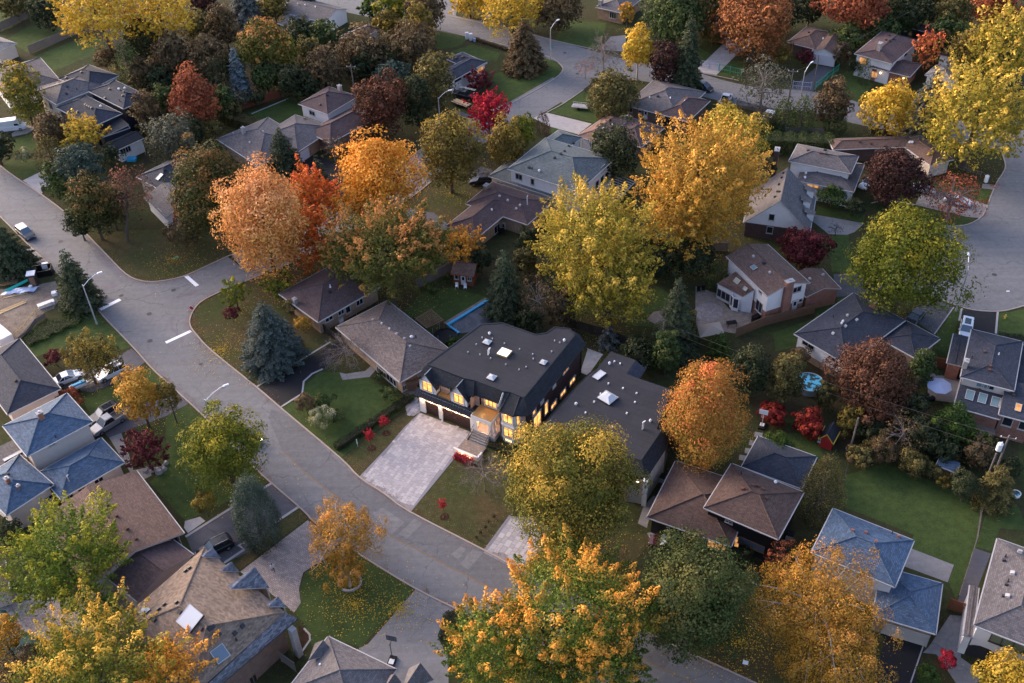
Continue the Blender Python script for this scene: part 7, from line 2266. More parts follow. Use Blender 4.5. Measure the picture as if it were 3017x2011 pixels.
def wire(a,za,b_,zb,label,sag=.9):
 q=MB();A=Vector((a.x,a.y,za));B=Vector((b_.x,b_.y,zb));pts=[A.lerp(B,k/14)-Z*sag*4*(k/14)*(1-k/14) for k in range(15)]
 for c,d in zip(pts,pts[1:]):q.bar(c,d,.016,'wood_grey',seg=3,cap=False)
 o=q.build('overhead_wire',origin=A);tag(o,label,'wire','overhead wires')
far_l=site(P('M2',1400,470),8)
wire(p_tr,9.2,p_m2,7.2,'upper overhead wire from the transformer pole across the right gardens')
wire(p_tr,6.9,p_m2,6.2,'lower overhead wire from the transformer pole across the right gardens')
wire(p_m2,7.2,far_l,7.5,'overhead wire behind the lit house roof');wire(p_tr,9.2,p_tr+Vector((30,-8,0)),9.2,'short overhead wire leaving the transformer pole to the right edge')
wire(p_t2,9.0,p_t2+Vector((-26,4,0)),8.6,'overhead wire running left from the crossarm pole, upper left')
wire(p_t3,8.8,p_t4,7.9,'overhead wire between the two poles at the upper right');wire(p_t3,8.8,p_t3+Vector((-20,-28,0)),8,'overhead wire falling left from the dark pole at the upper right');wire(p_t4,7.8,p_t4+Vector((40,34,0)),9,'overhead wire rising to the top edge from the thin pale pole')

# ------------------------------------------------------------------ fences
def fence(label,pts,h=1.8,mat='wood',step=2.4,board=.15,gap=.016,cap=True,posts=None,open_=False,group=None):
 w=W2(pts);t=root_at('fence',w[0],label,'fence',group)
 for a,b_ in zip(w,w[1:]):
  L=(b_-a).length;n=max(1,round(L/step));u=(b_-a).normalized();v=Z.cross(u)
  for i in range(n):
   s=a.lerp(b_,i/n);e=a.lerp(b_,(i+1)/n)
   q=MB();q.box(s+Z*(h+.1)/2,(u,v,Z),(.06,.06,(h+.1)/2),posts or mat);q.build('post',t)
   q=MB();ln=(e-s).length
   if open_:
    for z in(h*.35,h*.92):q.box((s+e)/2+Z*z,(u,v,Z),(ln/2-.06,.03,.035),mat)
    k=.4
    x=k
    while x<ln-.1:q.box(s+u*x+Z*h*.5,(u,v,Z),(.012,.012,h*.45),mat);x+=.4
   else:
    x=.06+board/2
    r=random.Random(int(s.x*77+s.y*13))
    while x<ln-.06:
     hh=h+r.uniform(-.03,.02);q.box(s+u*x+Z*(hh/2+.04),(u,v,Z),(board/2-gap,.014+r.random()*.004,hh/2-.04),mat);x+=board
    for z in(.35,h-.3):q.box((s+e)/2+v*.035+Z*z,(u,v,Z),(ln/2-.06,.02,.04),mat)
    if cap:q.box((s+e)/2+Z*(h+.04),(u,v,Z),(ln/2-.06,.05,.02),mat)
   q.build('fence_panel',t)
  q=MB();q.box(b_+Z*(h+.1)/2,(u,v,Z),(.06,.06,(h+.1)/2),posts or mat)
 q.build('post',t)
 return t
fence('grey board fence between the two green lawns, top left',PL('T1',200,355,470,240,640,195),2.0,'wood_grey')
fence('grey board fence above the upper lawn at the top left corner',PL('T1',-20,215,190,115),2.0,'wood_grey')
fence('brown board fence behind the top left lawns',PL('T1',30,60,200,115),1.8,'wood')
fence('orange brown board fence beside the upper left lawn',PL('T1',1560,735,1915,625),1.9,'wood_red')
fence('grey fence from the orange fence to the brown split level house',PL('T1',1960,620,2080,635),1.7,'wood_grey')
fence('grey board fence left of the white bungalow at the top centre',PL('T2',445,455,605,365),2.0,'wood_grey')
fence('black metal panel fence behind the lit house',PL('M2',1470,690,1740,770,2240,950),1.8,'wood_dark',2.6)
fence('brown wooden fence below the white and brick house',PL('M3',375,770,560,695,890,612),1.8,'wood')
fence('weathered fence left of the white and brick house',PL('M3',200,195,320,200),1.7,'wood_grey')
fence('weathered board fence between green orange maple and brown shed',PL('M2',510,450,760,320),1.8,'wood_grey')
fence('grey open picket fence below the silver pickup, upper right',PL('T3',380,705,630,765),1.6,'wood_grey',board=.14,gap=.03)
fence('white lattice fence before the dark hedge, upper right',PL('T3',700,890,830,885,950,905),1.6,'wood_grey')
fence('red brown gate fence beside the navy roofed house',PL('E',45,640,215,680,395,745),1.9,'wood_red')
fence('red brown fence behind the vivid blue roof driveway',PL('B3',1775,1080,1915,1130),1.9,'wood_red')
fence('thin wire fence along the right side of the long lawn',PL('B3',1990,450,1960,640,1835,1030),1.2,'wood_grey',2.4,open_=True)
fence('low dark fence left of the long lawn',PL('B3',1120,100,1070,330,800,470),1.2,'iron',2.4,open_=True)
fence('green chain fence beside the olive bushes by the playhouse',PL('M3',1200,1370,1090,1560),1.5,'iron',2.6,open_=True)
fence('brown fence below the black sided house, left',PL('T1',790,1060,930,1000),1.8,'wood_red')
fence('dark fence between speckled brown bungalow and lit house',PL('Q',-5,790,95,790),1.9,'wood')
fence('low wooden rail fence by the right court garden',PL('T3',1820,1110,1990,1160),.9,'wood_grey',2,open_=True)
fence('brown deck fence behind the reddish brown roof',PL('T3',1270,880,1440,935),1.5,'wood_dark')
fence('dark fence left of the speckled brown bungalow garden',PL('M1',2120,720,2240,810),1.6,'wood_dark')
fence('grey fence along the side of the pale brown terrace wall, bottom left',PL('H33',1750,1340,1900,1450),1.8,'wood_grey')
# chain link along the top right drives: blue and green mesh
fence('blue construction fence across the first upper right drive',PL('T3',140,440,260,465),1.7,'cloth_blue',2.4,open_=True)
fence('green construction fence on the lawn, upper right',PL('T3',265,468,410,500),1.7,'sign_green',2.4,open_=True)
fence('blue construction fence across the drive with the thin pole',PL('T3',750,580,870,590),1.7,'cloth_blue',2.4,open_=True)
fence('green construction fence left of the lawn before the purple roofed house',PL('T3',900,590,1050,470),1.7,'sign_green',2.4,open_=True)

# ------------------------------------------------------------------ vehicles
def paint(name,c,metal=.3):
 m,nt,b,o=newmat(name);b.inputs['Base Color'].default_value=(*c,1);b.inputs['Roughness'].default_value=.35;b.inputs['Metallic'].default_value=metal;b.inputs['Coat Weight'].default_value=.6
 f=noise(nt,geo_pos(nt),1.5,3);nt.links.new(mix(nt,f,mul(c,.88),mul(c,1.08)),b.inputs['Base Color']);return m
for n_,c_ in(('car_black',(.018,.018,.022)),('car_white',(.72,.74,.80)),('car_silver',(.42,.42,.46)),('car_dark',(.045,.048,.06)),('car_grey',(.26,.27,.31)),('car_red',(.30,.03,.025)),('car_maroon',(.055,.010,.013))):paint(n_,c_)

def car(name,label,cat,loc,heading,kind='suv',col='car_black',roofcol=None,L=4.7,Wd=1.85,lights=False,group='parked cars'):
 r=empty(name,loc,label,cat,group,heading)
 Hh={'suv':1.70,'sedan':1.42,'van':2.5,'pickup':1.85,'minivan':1.75,'jeep':1.85}[kind];hl=L/2;hw=Wd/2
 belt={'suv':.98,'sedan':.90,'van':1.25,'pickup':1.10,'minivan':1.0,'jeep':1.12}[kind]
 # body: stations along x with half width and top height
 nose=belt-.14
 st=[(-hl,.80,belt-.12),(-hl+.12,.95,belt-.03),(-hl+.6,1.0,belt),(0,1.0,belt),(hl-1.35,1.0,belt-.02),(hl-.55,.97,nose),(hl-.12,.88,nose-.12),(hl,.72,nose-.28)]
 if kind=='van':st=[(-hl,.95,belt),(-hl+.1,1,belt),(0,1,belt),(hl-.8,1,belt-.1),(hl-.3,.94,belt-.3),(hl,.8,belt-.5)]
 mb=MB();rings=[]
 for x,w,t in st:rings.append([Vector((x,-hw*w,.30)),Vector((x,-hw*w*1.0,.62)),Vector((x,-hw*w*.97,t-.08)),Vector((x,-hw*w*.88,t)),Vector((x,hw*w*.88,t)),Vector((x,hw*w*.97,t-.08)),Vector((x,hw*w,.62)),Vector((x,hw*w,.30))])
 for a,b_ in zip(rings,rings[1:]):
  for i in range(8):mb.poly([a[i],b_[i],b_[(i+1)%8],a[(i+1)%8]][::-1],col)
 mb.poly(rings[0],col);mb.poly(rings[-1][::-1],col);o=mb.build('body',None,smooth=False);o.parent=r
 # cabin
 cab={'suv':(-hl+.12,-hl+.50,hl-2.15,hl-1.35),'sedan':(-hl+.65,-hl+1.35,hl-2.35,hl-1.45),'minivan':(-hl+.1,-hl+.4,hl-1.9,hl-.9),'van':(-hl+.02,-hl+.12,hl-1.55,hl-.75),'pickup':(-.75,-.55,hl-2.2,hl-1.45),'jeep':(-hl+.1,-hl+.25,hl-1.9,hl-1.5)}[kind]
 x0,x1,x2,x3=cab;hb=hw*.92;ht=hw*(.78 if kind not in('van','jeep') else .88)
 g=MB();B=[Vector((x0,-hb,belt-.01)),Vector((x3,-hb,belt-.01)),Vector((x3,hb,belt-.01)),Vector((x0,hb,belt-.01))];Tt=[Vector((x1,-ht,Hh-.06)),Vector((x2,-ht,Hh-.06)),Vector((x2,ht,Hh-.06)),Vector((x1,ht,Hh-.06))]
 gm='glass_dark' if kind!='van' else col
 for i in range(4):
  j=(i+1)%4;g.poly([B[i],B[j],Tt[j],Tt[i]],('glass_sky' if i==1 and kind!='van' else gm))
 o=g.build('windows' if kind!='van' else 'cargo_body',None);o.parent=r
 rf=MB();rc=roofcol or col;cr=Hh
 a=[Vector((x1-.05,-ht-.02,Hh-.07)),Vector((x2+.06,-ht-.02,Hh-.07)),Vector((x2+.06,ht+.02,Hh-.07)),Vector((x1-.05,ht+.02,Hh-.07))];b2=[Vector((p.x*.97,p.y*.84,Hh)) for p in a]
 for i in range(4):rf.poly([a[i],a[(i+1)%4],b2[(i+1)%4],b2[i]],rc)
 rf.poly(b2,rc)
 for sy in(-1,1):
  for(p,q_) in((B[0],Tt[0]),(B[1],Tt[1])):rf.bar(Vector((p.x,abs(p.y)*sy,p.z)),Vector((q_.x,abs(q_.y)*sy,q_.z)),.05,rc,seg=4)
  if kind in('suv','minivan','sedan'):
   for fx in(.36,.66):rf.bar(Vector((x0+(x3-x0)*fx,hb*sy,belt)),Vector((x1+(x2-x1)*fx,ht*sy,Hh-.08)),.045,rc,seg=4)
  if kind=='suv':rf.bar(Vector((x1+.2,ht*.9*sy,Hh+.04)),Vector((x2-.2,ht*.9*sy,Hh+.04)),.02,'metal_grey',seg=4)
 o=rf.build('roof',None);o.parent=r
 if kind=='suv':
  q=MB();q.poly([(x1+.5,-.45,Hh+.006),(x2-.25,-.45,Hh+.006),(x2-.25,.45,Hh+.006),(x1+.5,.45,Hh+.006)],'glass_dark') if roofcol is None else q.poly([(x1+.9,-.3,Hh+.006),(x2-.5,-.3,Hh+.006),(x2-.5,.3,Hh+.006),(x1+.9,.3,Hh+.006)],rc);q.build('sunroof',None).parent=r
 if kind=='van':
  q=MB();q.poly([(x3+.012,-hb*.85,belt+.06),(x3+.012,hb*.85,belt+.06),(x2+.06,ht*.85,Hh-.35),(x2+.06,-ht*.85,Hh-.35)],'glass_dark')
  for sy in(-1,1):q.poly([(x3-.25,(hb+.015)*sy,belt+.05),(x3-1.3,(hb+.015)*sy,belt+.05),(x3-1.3,(ht+.06)*sy,Hh-.75),(x3-.65,(ht+.06)*sy,Hh-.75)],'glass_dark')
  q.build('windows',None).parent=r
 if kind=='pickup':
  q=MB();q.poly([(-hl+.15,-hw*.8,belt+.012),(-.8,-hw*.8,belt+.012),(-.8,hw*.8,belt+.012),(-hl+.15,hw*.8,belt+.012)],'trim_dark')
  for sy in(-1,1):q.box((-hl/2-.4,sy*hw*.88,belt+.03),((1,0,0),(0,1,0),(0,0,1)),(hl/2-.35,.05,.05),col)
  q.box((-hl+.08,0,belt+.03),((1,0,0),(0,1,0),(0,0,1)),(.05,hw*.88,.05),col);q.build('cargo_bed',None).parent=r
 for sx in(-1,1):
  for sy in(-1,1):
   c=Vector((sx*L*.31,sy*(hw-.10),.34));q=MB();q.bar(c-Vector((0,.12,0)),c+Vector((0,.12,0)),.345,'rubber',seg=14)
   wo_=q.build('wheel',None);wo_.parent=r;q=MB();q.bar(c+Vector((0,sy*.115,0)),c+Vector((0,sy*.135,0)),.21,'rim',seg=10);q.build('rim',None).parent=wo_
 for sy in(-1,1):
  q=MB();q.box((hl-.07,sy*hw*.62,nose-.28),((1,0,0),(0,1,0),(0,0,1)),(.06,.19,.085),'headlight' if lights else 'dome');q.build('headlight',None).parent=r
  q=MB();q.box((-hl+.03,sy*hw*.68,belt-.22),((1,0,0),(0,1,0),(0,0,1)),(.05,.11,.14),'taillight' if lights else 'car_red');q.build('taillight',None).parent=r
  q=MB();q.box((x3-.25,sy*(hw+.07),belt+.02),((1,0,0),(0,1,0),(0,0,1)),(.07,.09,.07),col);q.build('mirror',None).parent=r
 return r
def head(a,b_):
 p,q=site(a),site(b_);d=q-p;return math.atan2(d.y,d.x)
def carp(name,label,cat,rear,front,kind,col,z=0,**kw):
 p,q=site(rear,.6),site(front,.6);m=(p+q)/2;m.z=.03+z;d=q-p
 return car(name,label,cat,m,math.atan2(d.y,d.x),kind,col,**kw)
carp('parked_car','dark suv with a silver roof parked at the kerb, left','car',P('M1',122,40),P('M1',215,118),'suv','car_dark',roofcol='car_silver')
carp('parked_car','black suv with a glass roof on the drive beside the tan roof','car',P('B1',1495,640),P('B1',1340,715),'suv','car_black',roofcol='car_black')
carp('parked_car','white suv on the black driveway at the right edge','car',P('M3',1905,660),P('M3',1885,775),'suv','car_white',L=4.9)
carp('parked_car','black car under the yellow topped tree by the court','car',P('M3',1585,605),P('M3',1530,670),'sedan','car_black',L=4.8)
carp('parked_car','dark minivan on the street at the upper right','car',P('T3',95,555),P('T3',210,590),'minivan','car_dark',L=5.1)
carp('pickup_truck','white pickup with gear on its tail beside the dark minivan','pickup',P('T3',290,690),P('T3',330,625),'pickup','car_white',L=5.3)
carp('delivery_van','white cargo van with a red lower stripe at the left edge','van',P('T1',0,850),P('T1',150,830),'van','car_white',L=5.9,Wd=2.0)
carp('parked_car','silver car under the yellow tree at the top edge','car',P('T2',1030,85),P('T2',980,105),'sedan','car_silver',L=4.4)
carp('parked_car','black boxy four wheel drive beside the white house drive','car',P('T2',985,1190),P('T2',880,1195),'jeep','car_black',L=4.3)
carp('parked_car','grey pickup nearest the blue roof, left kerb drive','pickup',P('L',1080,720),P('L',920,820),'pickup','car_grey',L=5.4)
carp('parked_car','dark suv behind the grey pickup by the blue roof','car',P('L',1050,640),P('L',880,730),'suv','car_dark',L=4.8)
carp('parked_car','white car mostly under the gold green tree, left','car',P('L',570,370),P('L',700,320),'sedan','car_white',L=4.6)
carp('parked_car','white car between the gold green and orange trees, left','car',P('L',1090,270),P('L',960,330),'suv','car_white',L=4.6)
carp('parked_car','white car half hidden by the low sparse reddish tree','car',P('T3',1780,1305),P('T3',1905,1335),'sedan','car_white',L=4.6)
carp('parked_car','grey car right of the dark purple tree, upper right','car',P('T3',1570,1235),P('T3',1660,1255),'sedan','car_silver',L=4.5)
carp('parked_car','white car left of the dark purple tree by the grey roof','car',P('T3',1290,1185),P('T3',1215,1230),'sedan','car_white',L=4.4)
carp('moving_car','dark car driving with its white headlights on behind the vivid green tree','car',P('M1',1560,1370),P('M1',1700,1460),'suv','car_black',lights=True,group='cars on the road')
carp('parked_car','dark red car nosing out from the drive under the dense green tree','car',P('R',1000,1570),P('R',905,1555),'sedan','car_maroon',L=4.5)

# black work truck with a ladder rack and the flat trailers beside it
c=site(P('T2',830,645));r=car('work_truck','black work truck carrying white ladders left of the crimson maple','truck',Vector((c.x,c.y,.03)),head(P('T2',890,650),P('T2',770,620)),'pickup','car_black',L=5.6,Wd=2.0)
q=MB()
for y in(-.6,.6):
 for x in(-2.2,.6):q.bar((x,y,1.0),(x,y,2.2),.04,'metal_black',seg=4)
 q.bar((-2.3,y,2.2),(1.0,y,2.2),.04,'metal_black',seg=4)
q.build('rack',None).parent=r
q=MB()
for y in(-.35,.05):q.bar((-2.6,y,2.3),(1.4,y,2.3),.035,'white_plastic',seg=4)
for k in range(13):q.bar((-2.5+k*.3,-.35,2.3),(-2.5+k*.3,.05,2.3),.02,'white_plastic',seg=4)
q.build('ladder',None).parent=r
def trailer(label,px,hd,L=4.2,load='wood_grey',mat='metal_black'):
 c=site(px);r=empty('trailer',Vector((c.x,c.y,0)),label,'trailer','utility trailers',hd);I=((1,0,0),(0,1,0),(0,0,1))
 q=MB();q.box((0,0,.55),I,(L/2,.85,.05),mat)
 for y in(-.87,.87):q.bar((-L/2,y,.95),(L/2,y,.95),.04,mat,seg=4);[q.bar((x,y,.55),(x,y,.95),.03,mat,seg=4) for x in np.linspace(-L/2,L/2,5)]
 q.bar((L/2,0,.5),(L/2+1.1,0,.45),.05,mat,seg=5);q.build('frame',None).parent=r
 for i in range(7):q=MB();q.box((0,-.72+i*.24,.64+.02*(i%2)),I,(L/2-.1-.15*(i%3),.10,.03),load);q.build('plank',None).parent=r
 for sy in(-1,1):q=MB();q.bar((-.2,sy*.95-.08,.32),(-.2,sy*.95+.08,.32),.31,'rubber',seg=12);q.build('wheel',None).parent=r
trailer('flat trailer loaded with pale boards on the lawn, top right of the road bend',P('T2',1590,715),-.25,3.4,'concrete_pale','metal_grey')
trailer('black trailer loaded with pale lumber left of the crimson maple',P('T2',805,695),head(P('T2',740,660),P('T2',870,710)),4.6,'wood_new')
# jet ski on its trailer
c=site(P('L',750,450));r=empty('jet_ski',Vector((c.x,c.y,0)),'blue and white jet ski on a small trailer below the gold green tree, left','jet ski',None,head(P('L',660,480),P('L',840,405)))
q=MB();prof=[(-1.5,.45),(-.6,.55),(.5,.5),(1.2,.32),(1.7,.05)]
for(x0,w0),(x1,w1) in zip(prof,prof[1:]):
 q.poly([(x0,-w0,.9),(x1,-w1,.9),(x1,w1,.9),(x0,w0,.9)],'white_plastic')
 for s in(-1,1):q.poly([(x0,s*w0,.9),(x1,s*w1,.9),(x1,s*w1*.6,.45),(x0,s*w0*.7,.45)],'white_plastic')
q.build('hull',None).parent=r
q=MB();q.box((-.5,0,1.05),((1,0,0),(0,1,0),(0,0,1)),(.75,.22,.14),'blue_liner');q.box((.55,0,1.1),((1,0,0),(0,1,0),(0,0,1)),(.4,.3,.16),'blue_liner');q.bar((.35,-.4,1.35),(.35,.4,1.35),.04,'metal_black',seg=5);q.build('seat',None).parent=r
q=MB();q.bar((-1.5,-.4,.35),(2.3,0,.35),.04,'metal_grey',seg=4);q.bar((-1.5,.4,.35),(2.3,0,.35),.04,'metal_grey',seg=4);[q.bar((-.5,s*.6-.06,.27),(-.5,s*.6+.06,.27),.27,'rubber',seg=12) for s in(-1,1)];q.build('trailer',None).parent=r

# ------------------------------------------------------------------ person walking on the cobbled drive
def person(label,px):
 c=site(px);r=empty('person',Vector((c.x,c.y,.02)),label,'person',None,math.radians(-60))
 J=dict(pelvis=(0,0,.93),spine=(.01,0,1.15),chest=(.02,0,1.35),neck=(.03,0,1.48),head0=(.045,0,1.56),head1=(.055,0,1.70),
lh=(0,.10,.90),lk=(.14,.11,.50),la=(.10,.11,.10),lt=(.27,.12,.05),rh=(0,-.10,.90),rk=(.02,-.11,.48),ra=(-.24,-.11,.16),rt=(-.10,-.12,.05),
ls=(.02,.19,1.40),le=(-.08,.24,1.14),lw=(.06,.24,.92),lp=(.10,.24,.84),rs=(.02,-.19,1.40),re=(.10,-.23,1.15),rw=(.28,-.14,1.08),rp=(.35,-.10,1.06))
 R=dict(pelvis=(.15,.12),spine=(.13,.11),chest=(.16,.12),neck=(.06,.06),head0=(.075,.08),head1=(.085,.095),lh=(.095,.095),lk=(.065,.065),la=(.045,.045),lt=(.04,.035),rh=(.095,.095),rk=(.065,.065),ra=(.045,.045),rt=(.04,.035),
ls=(.065,.065),le=(.048,.048),lw=(.033,.033),lp=(.03,.02),rs=(.065,.065),re=(.048,.048),rw=(.033,.033),rp=(.03,.02))
 ks=list(J);E_=[('pelvis','spine'),('spine','chest'),('chest','neck'),('neck','head0'),('head0','head1'),('pelvis','lh'),('lh','lk'),('lk','la'),('la','lt'),('pelvis','rh'),('rh','rk'),('rk','ra'),('ra','rt'),('chest','ls'),('ls','le'),('le','lw'),('lw','lp'),('chest','rs'),('rs','re'),('re','rw'),('rw','rp')]
 me=bpy.data.meshes.new('body');me.from_pydata([J[k] for k in ks],[(ks.index(a),ks.index(b_)) for a,b_ in E_],[])
 o=bpy.data.objects.new('body',me);COL.objects.link(o);o.parent=r
 m=o.modifiers.new('skin','SKIN');o.modifiers.new('sub','SUBSURF').levels=2;o.modifiers['sub'].render_levels=2
 sv=me.skin_vertices[0].data if me.skin_vertices else None
 if sv is None:
  bm_layer=None
 else:
  for k,d in zip(ks,sv):d.radius=R[k];d.use_root=(k=='pelvis')
 mt,nt,b_,oo=newmat('skin_and_clothes');ob=nt.nodes.new('ShaderNodeTexCoord');sp=nt.nodes.new('ShaderNodeSeparateXYZ');nt.links.new(ob.outputs['Object'],sp.inputs[0])
 q=N(nt,'ShaderNodeMath',operation='DIVIDE');q.inputs[1].default_value=1.8;nt.links.new(sp.outputs[2],q.inputs[0])
 cr=ramp(nt,q.outputs[0],[(0,(.6,.6,.58)),(.055,(.02,.02,.025)),(.49,(.62,.62,.64)),(.815,(.42,.24,.17))]);nt.nodes[-1]
 for nd in nt.nodes:
  if nd.type=='VALTORGB':nd.color_ramp.interpolation='CONSTANT'
 nt.links.new(cr,b_.inputs['Base Color']);me.materials.append(mt)
 hcap=MB()
 for i in range(6):
  for j in range(10):
   def sp_(a,b2):th=a/6*math.pi*.62;ph=b2/10*2*math.pi;return Vector((.045+.108*math.sin(th)*math.cos(ph),.098*math.sin(th)*math.sin(ph),1.66+.125*math.cos(th)))
   hcap.poly([sp_(i,j),sp_(i,j+1),sp_(i+1,j+1),sp_(i+1,j)] if i else[sp_(0,0),sp_(1,j),sp_(1,j+1)],'trim_dark')
 hcap.build('hair',None).parent=r
 f=MB();f.box((.145,0,1.62),((1,0,0),(0,1,0),(0,0,1)),(.015,.012,.02),'brick_tan')
 for s in(-1,1):f.box((.138,s*.032,1.655),((1,0,0),(0,1,0),(0,0,1)),(.004,.012,.006),'trim_dark')
 f.build('face',None).parent=r
 for side,(wx,wy,wz),(px_,py_,pz_) in((1,J['lw'],J['lp']),(-1,J['rw'],J['rp'])):
  hd=MB();a=Vector((px_,py_,pz_));d=(a-Vector((wx,wy,wz))).normalized();s_=Vector((0,1,0)).cross(d).normalized() if abs(d.y)<.9 else Vector((1,0,0))
  for k in range(4):o0=a+s_*(k-1.5)*.019;ln=(.075,.085,.08,.062)[k];mid=o0+d*ln*.55;hd.bar(o0,mid,.0095,'brick_tan',seg=5);hd.bar(mid,mid+(d+Vector((0,-side*.5,0))).normalized()*ln*.45,.0085,'brick_tan',seg=5)
  hd.bar(a-d*.04+s_*.035,a+s_*.06+d*.01,.011,'brick_tan',seg=5);hd.build('hand',None).parent=r
 return r
person('dark haired person in a white top and black trousers walking on the cobbled drive',P('B1',1806,838))

# ------------------------------------------------------------------ garden buildings and equipment
def frame_of(a,b_,z=0):
 p,q=site(a,z),site(b_,z);u=(q-p).normalized();return p,u,Z.cross(u),(q-p).length
# brown shed with white door
h=H('garden_shed','small brown timber shed with a white door behind the green orange maple',P('M2',820,430),cat='shed')
a,u,v,L=frame_of(P('M2',755,418),P('M2',885,435));b0=a-u*.3-v*.3;
w=h.wing(b0+Z*2.4,b0+u*(L+.6)+Z*2.4,b0+u*(L+.6)+v*3.6+Z*2.4,2.4,'gable',.62,'wood_red','sh_brown',.3,ridge='u',trim='wood_red')
h.door(P('M2',818,392),.85,1.9);h.window(P('M2',773,370),.7,.9,mull=0);h.window(P('M2',858,382),.7,.8,mull=1);h.done()
for i,q_ in enumerate(((785,425),(840,432))):
 c=site(P('M2',*q_))-v*.8;t=empty('garden_chair',c,'white plastic garden chair, %s one before the brown shed'%('left' if i==0 else 'right'),'chair','white chairs before the shed');I=((1,0,0),(0,1,0),(0,0,1))
 q=MB();q.box((0,0,.43),I,(.25,.25,.03),'white_plastic');q.build('seat',None).parent=t
 q=MB();q.box((0,.25,.72),I,(.25,.03,.28),'white_plastic');q.build('backrest',None).parent=t
 for sx in(-1,1):
  for sy in(-1,1):q=MB();q.bar((sx*.22,sy*.22,0),(sx*.22,sy*.22,.43),.025,'white_plastic',seg=4);q.build('leg',None).parent=t
# pergola with red brown rafters
t=root_at('pergola',site(P('M2',600,720)),'red brown timber pergola beside the speckled brown roof','pergola')
c4=[site(P('M2',505,645),2.5),site(P('M2',575,705),2.5),site(P('M2',685,655),2.5),site(P('M2',605,585),2.5)]
for c in c4:q=MB();q.bar(at_z(c,0),c,.1,'wood_red',seg=4);q.build('post',t)
for a,b_ in zip(c4,c4[1:]+c4[:1]):q=MB();q.bar(a,b_,.08,'wood',seg=4);q.build('beam',t)
for k in range(11):f=(k+.5)/11;q=MB();q.bar(c4[0].lerp(c4[3],f)+Z*.12,c4[1].lerp(c4[2],f)+Z*.12,.045,'wood',seg=4);q.build('rafter',t)
for k in range(5):f=(k+.5)/5;q=MB();q.bar(c4[0].lerp(c4[1],f)+Z*.2,c4[3].lerp(c4[2],f)+Z*.2,.035,'wood',seg=4);q.build('batten',t)
# white pergola over dark furniture
t=root_at('pergola',site(P('T2',1790,1280)),'long pale slatted pergola beside the white two storey house','pergola')
c4=[site(P('T2',1655,1345),2.6),site(P('T2',1775,1378),2.6),site(P('T2',1955,1198),2.6),site(P('T2',1842,1150),2.6)]
for c in c4:q=MB();q.bar(at_z(c,0),c,.09,'concrete_pale',seg=4);q.build('post',t)
for a,b_ in((c4[0],c4[3]),(c4[1],c4[2])):q=MB();q.bar(a,b_,.09,'concrete_pale',seg=4);q.build('beam',t)
for k in range(15):f=(k+.5)/15;q=MB();q.bar(c4[0].lerp(c4[3],f)+Z*.12,c4[1].lerp(c4[2],f)+Z*.12,.08,'trim_white',seg=4);q.build('rafter',t)
# pool with a blue rim and dark cover
t=root_at('swimming_pool',site(P('M2',850,650)),'long pool with a light blue rim and a dark cover behind the lit house','swimming pool')
pw=W2(PL('M2',715,690,985,525,1100,620,1010,705,790,745),.06)
q=MB();q.poly([at_z(p,.05) for p in pw],'water_cover');q.build('pool_cover',t)
q=MB();ribbon_w([at_z(p,0) for p in(pw[1],pw[0],pw[4])],.45,0,.32,'blue_liner',q);q.build('pool_wall',t)
q=MB();ribbon_w(W2(PL('M2',700,680,975,515)),.8,0,.07,'patio_stone',q);q.build('coping',t)
# round trampoline-like dark disc
def disc_pool(name,label,cat,px,rad,hgt,top,wall,z=0):
 c=site(px);t=root_at(name,c,label,cat);n=24;P_=[c+Vector((math.cos(a),math.sin(a),0))*rad for a in[k*2*math.pi/n for k in range(n)]]
 q=MB()
 for i in range(n):a,b_=P_[i],P_[(i+1)%n];q.poly([a,b_,b_+Z*hgt,a+Z*hgt],wall)
 q.build('side',t);q=MB();q.poly([p+Z*(hgt-.06) for p in P_],top);q.build('surface',t)
 q=MB()
 for i in range(n):q.bar(P_[i]+Z*hgt,P_[(i+1)%n]+Z*hgt,.06,wall,seg=5,cap=False)
 q.build('rim',t);return t
t=disc_pool('trampoline','round black trampoline between the speckled brown roof and the lit house','trampoline',P('M2',700,785),1.8,.8,'metal_black','metal_black')
for k in range(6):a=k*math.pi/3;c=site(P('M2',700,785))+Vector((math.cos(a),math.sin(a),0))*1.85;q=MB();q.bar(c,c+Z*2.3,.03,'metal_grey',seg=4);q.build('net_pole',t)
disc_pool('round_pool','round above ground pool half covered by leaves in the garden left of the copper tree','swimming pool',P('M3',858,1100),2.0,1.1,'water_blue','metal_grey')
disc_pool('fountain_basin','small round white blue basin at the right edge of the picture','basin',P('B3',2222,330),.55,.4,'water_blue','white_plastic')
# free-form pool bottom left
sheet('swimming_pool',PL('B1',-20,1085,40,1090,110,1150,180,1215,280,1250,290,1330,100,1400,-40,1300),.03,'water_teal',None)
po=bpy.data.objects['swimming_pool.001'] if 'swimming_pool.001' in bpy.data.objects else bpy.data.objects['swimming_pool']
tag(po,'teal free form pool at the left edge below the green yellow maple','swimming pool')
_c=W2(PL('B1',-20,1065,45,1072,105,1145,165,1215,260,1250,350,1280))
for i,(a,b_) in enumerate(zip(_c,_c[1:])):
 n=max(1,round((b_-a).length/.7))
 for k in range(n):
  s=a.lerp(b_,(k+.5)/n);u=(b_-a).normalized();q=MB();q.box(s+Z*.05,(u,Z.cross(u),Z),((b_-a).length/n/2-.03,.28,.04),'concrete');o=q.build('coping_stone',po)
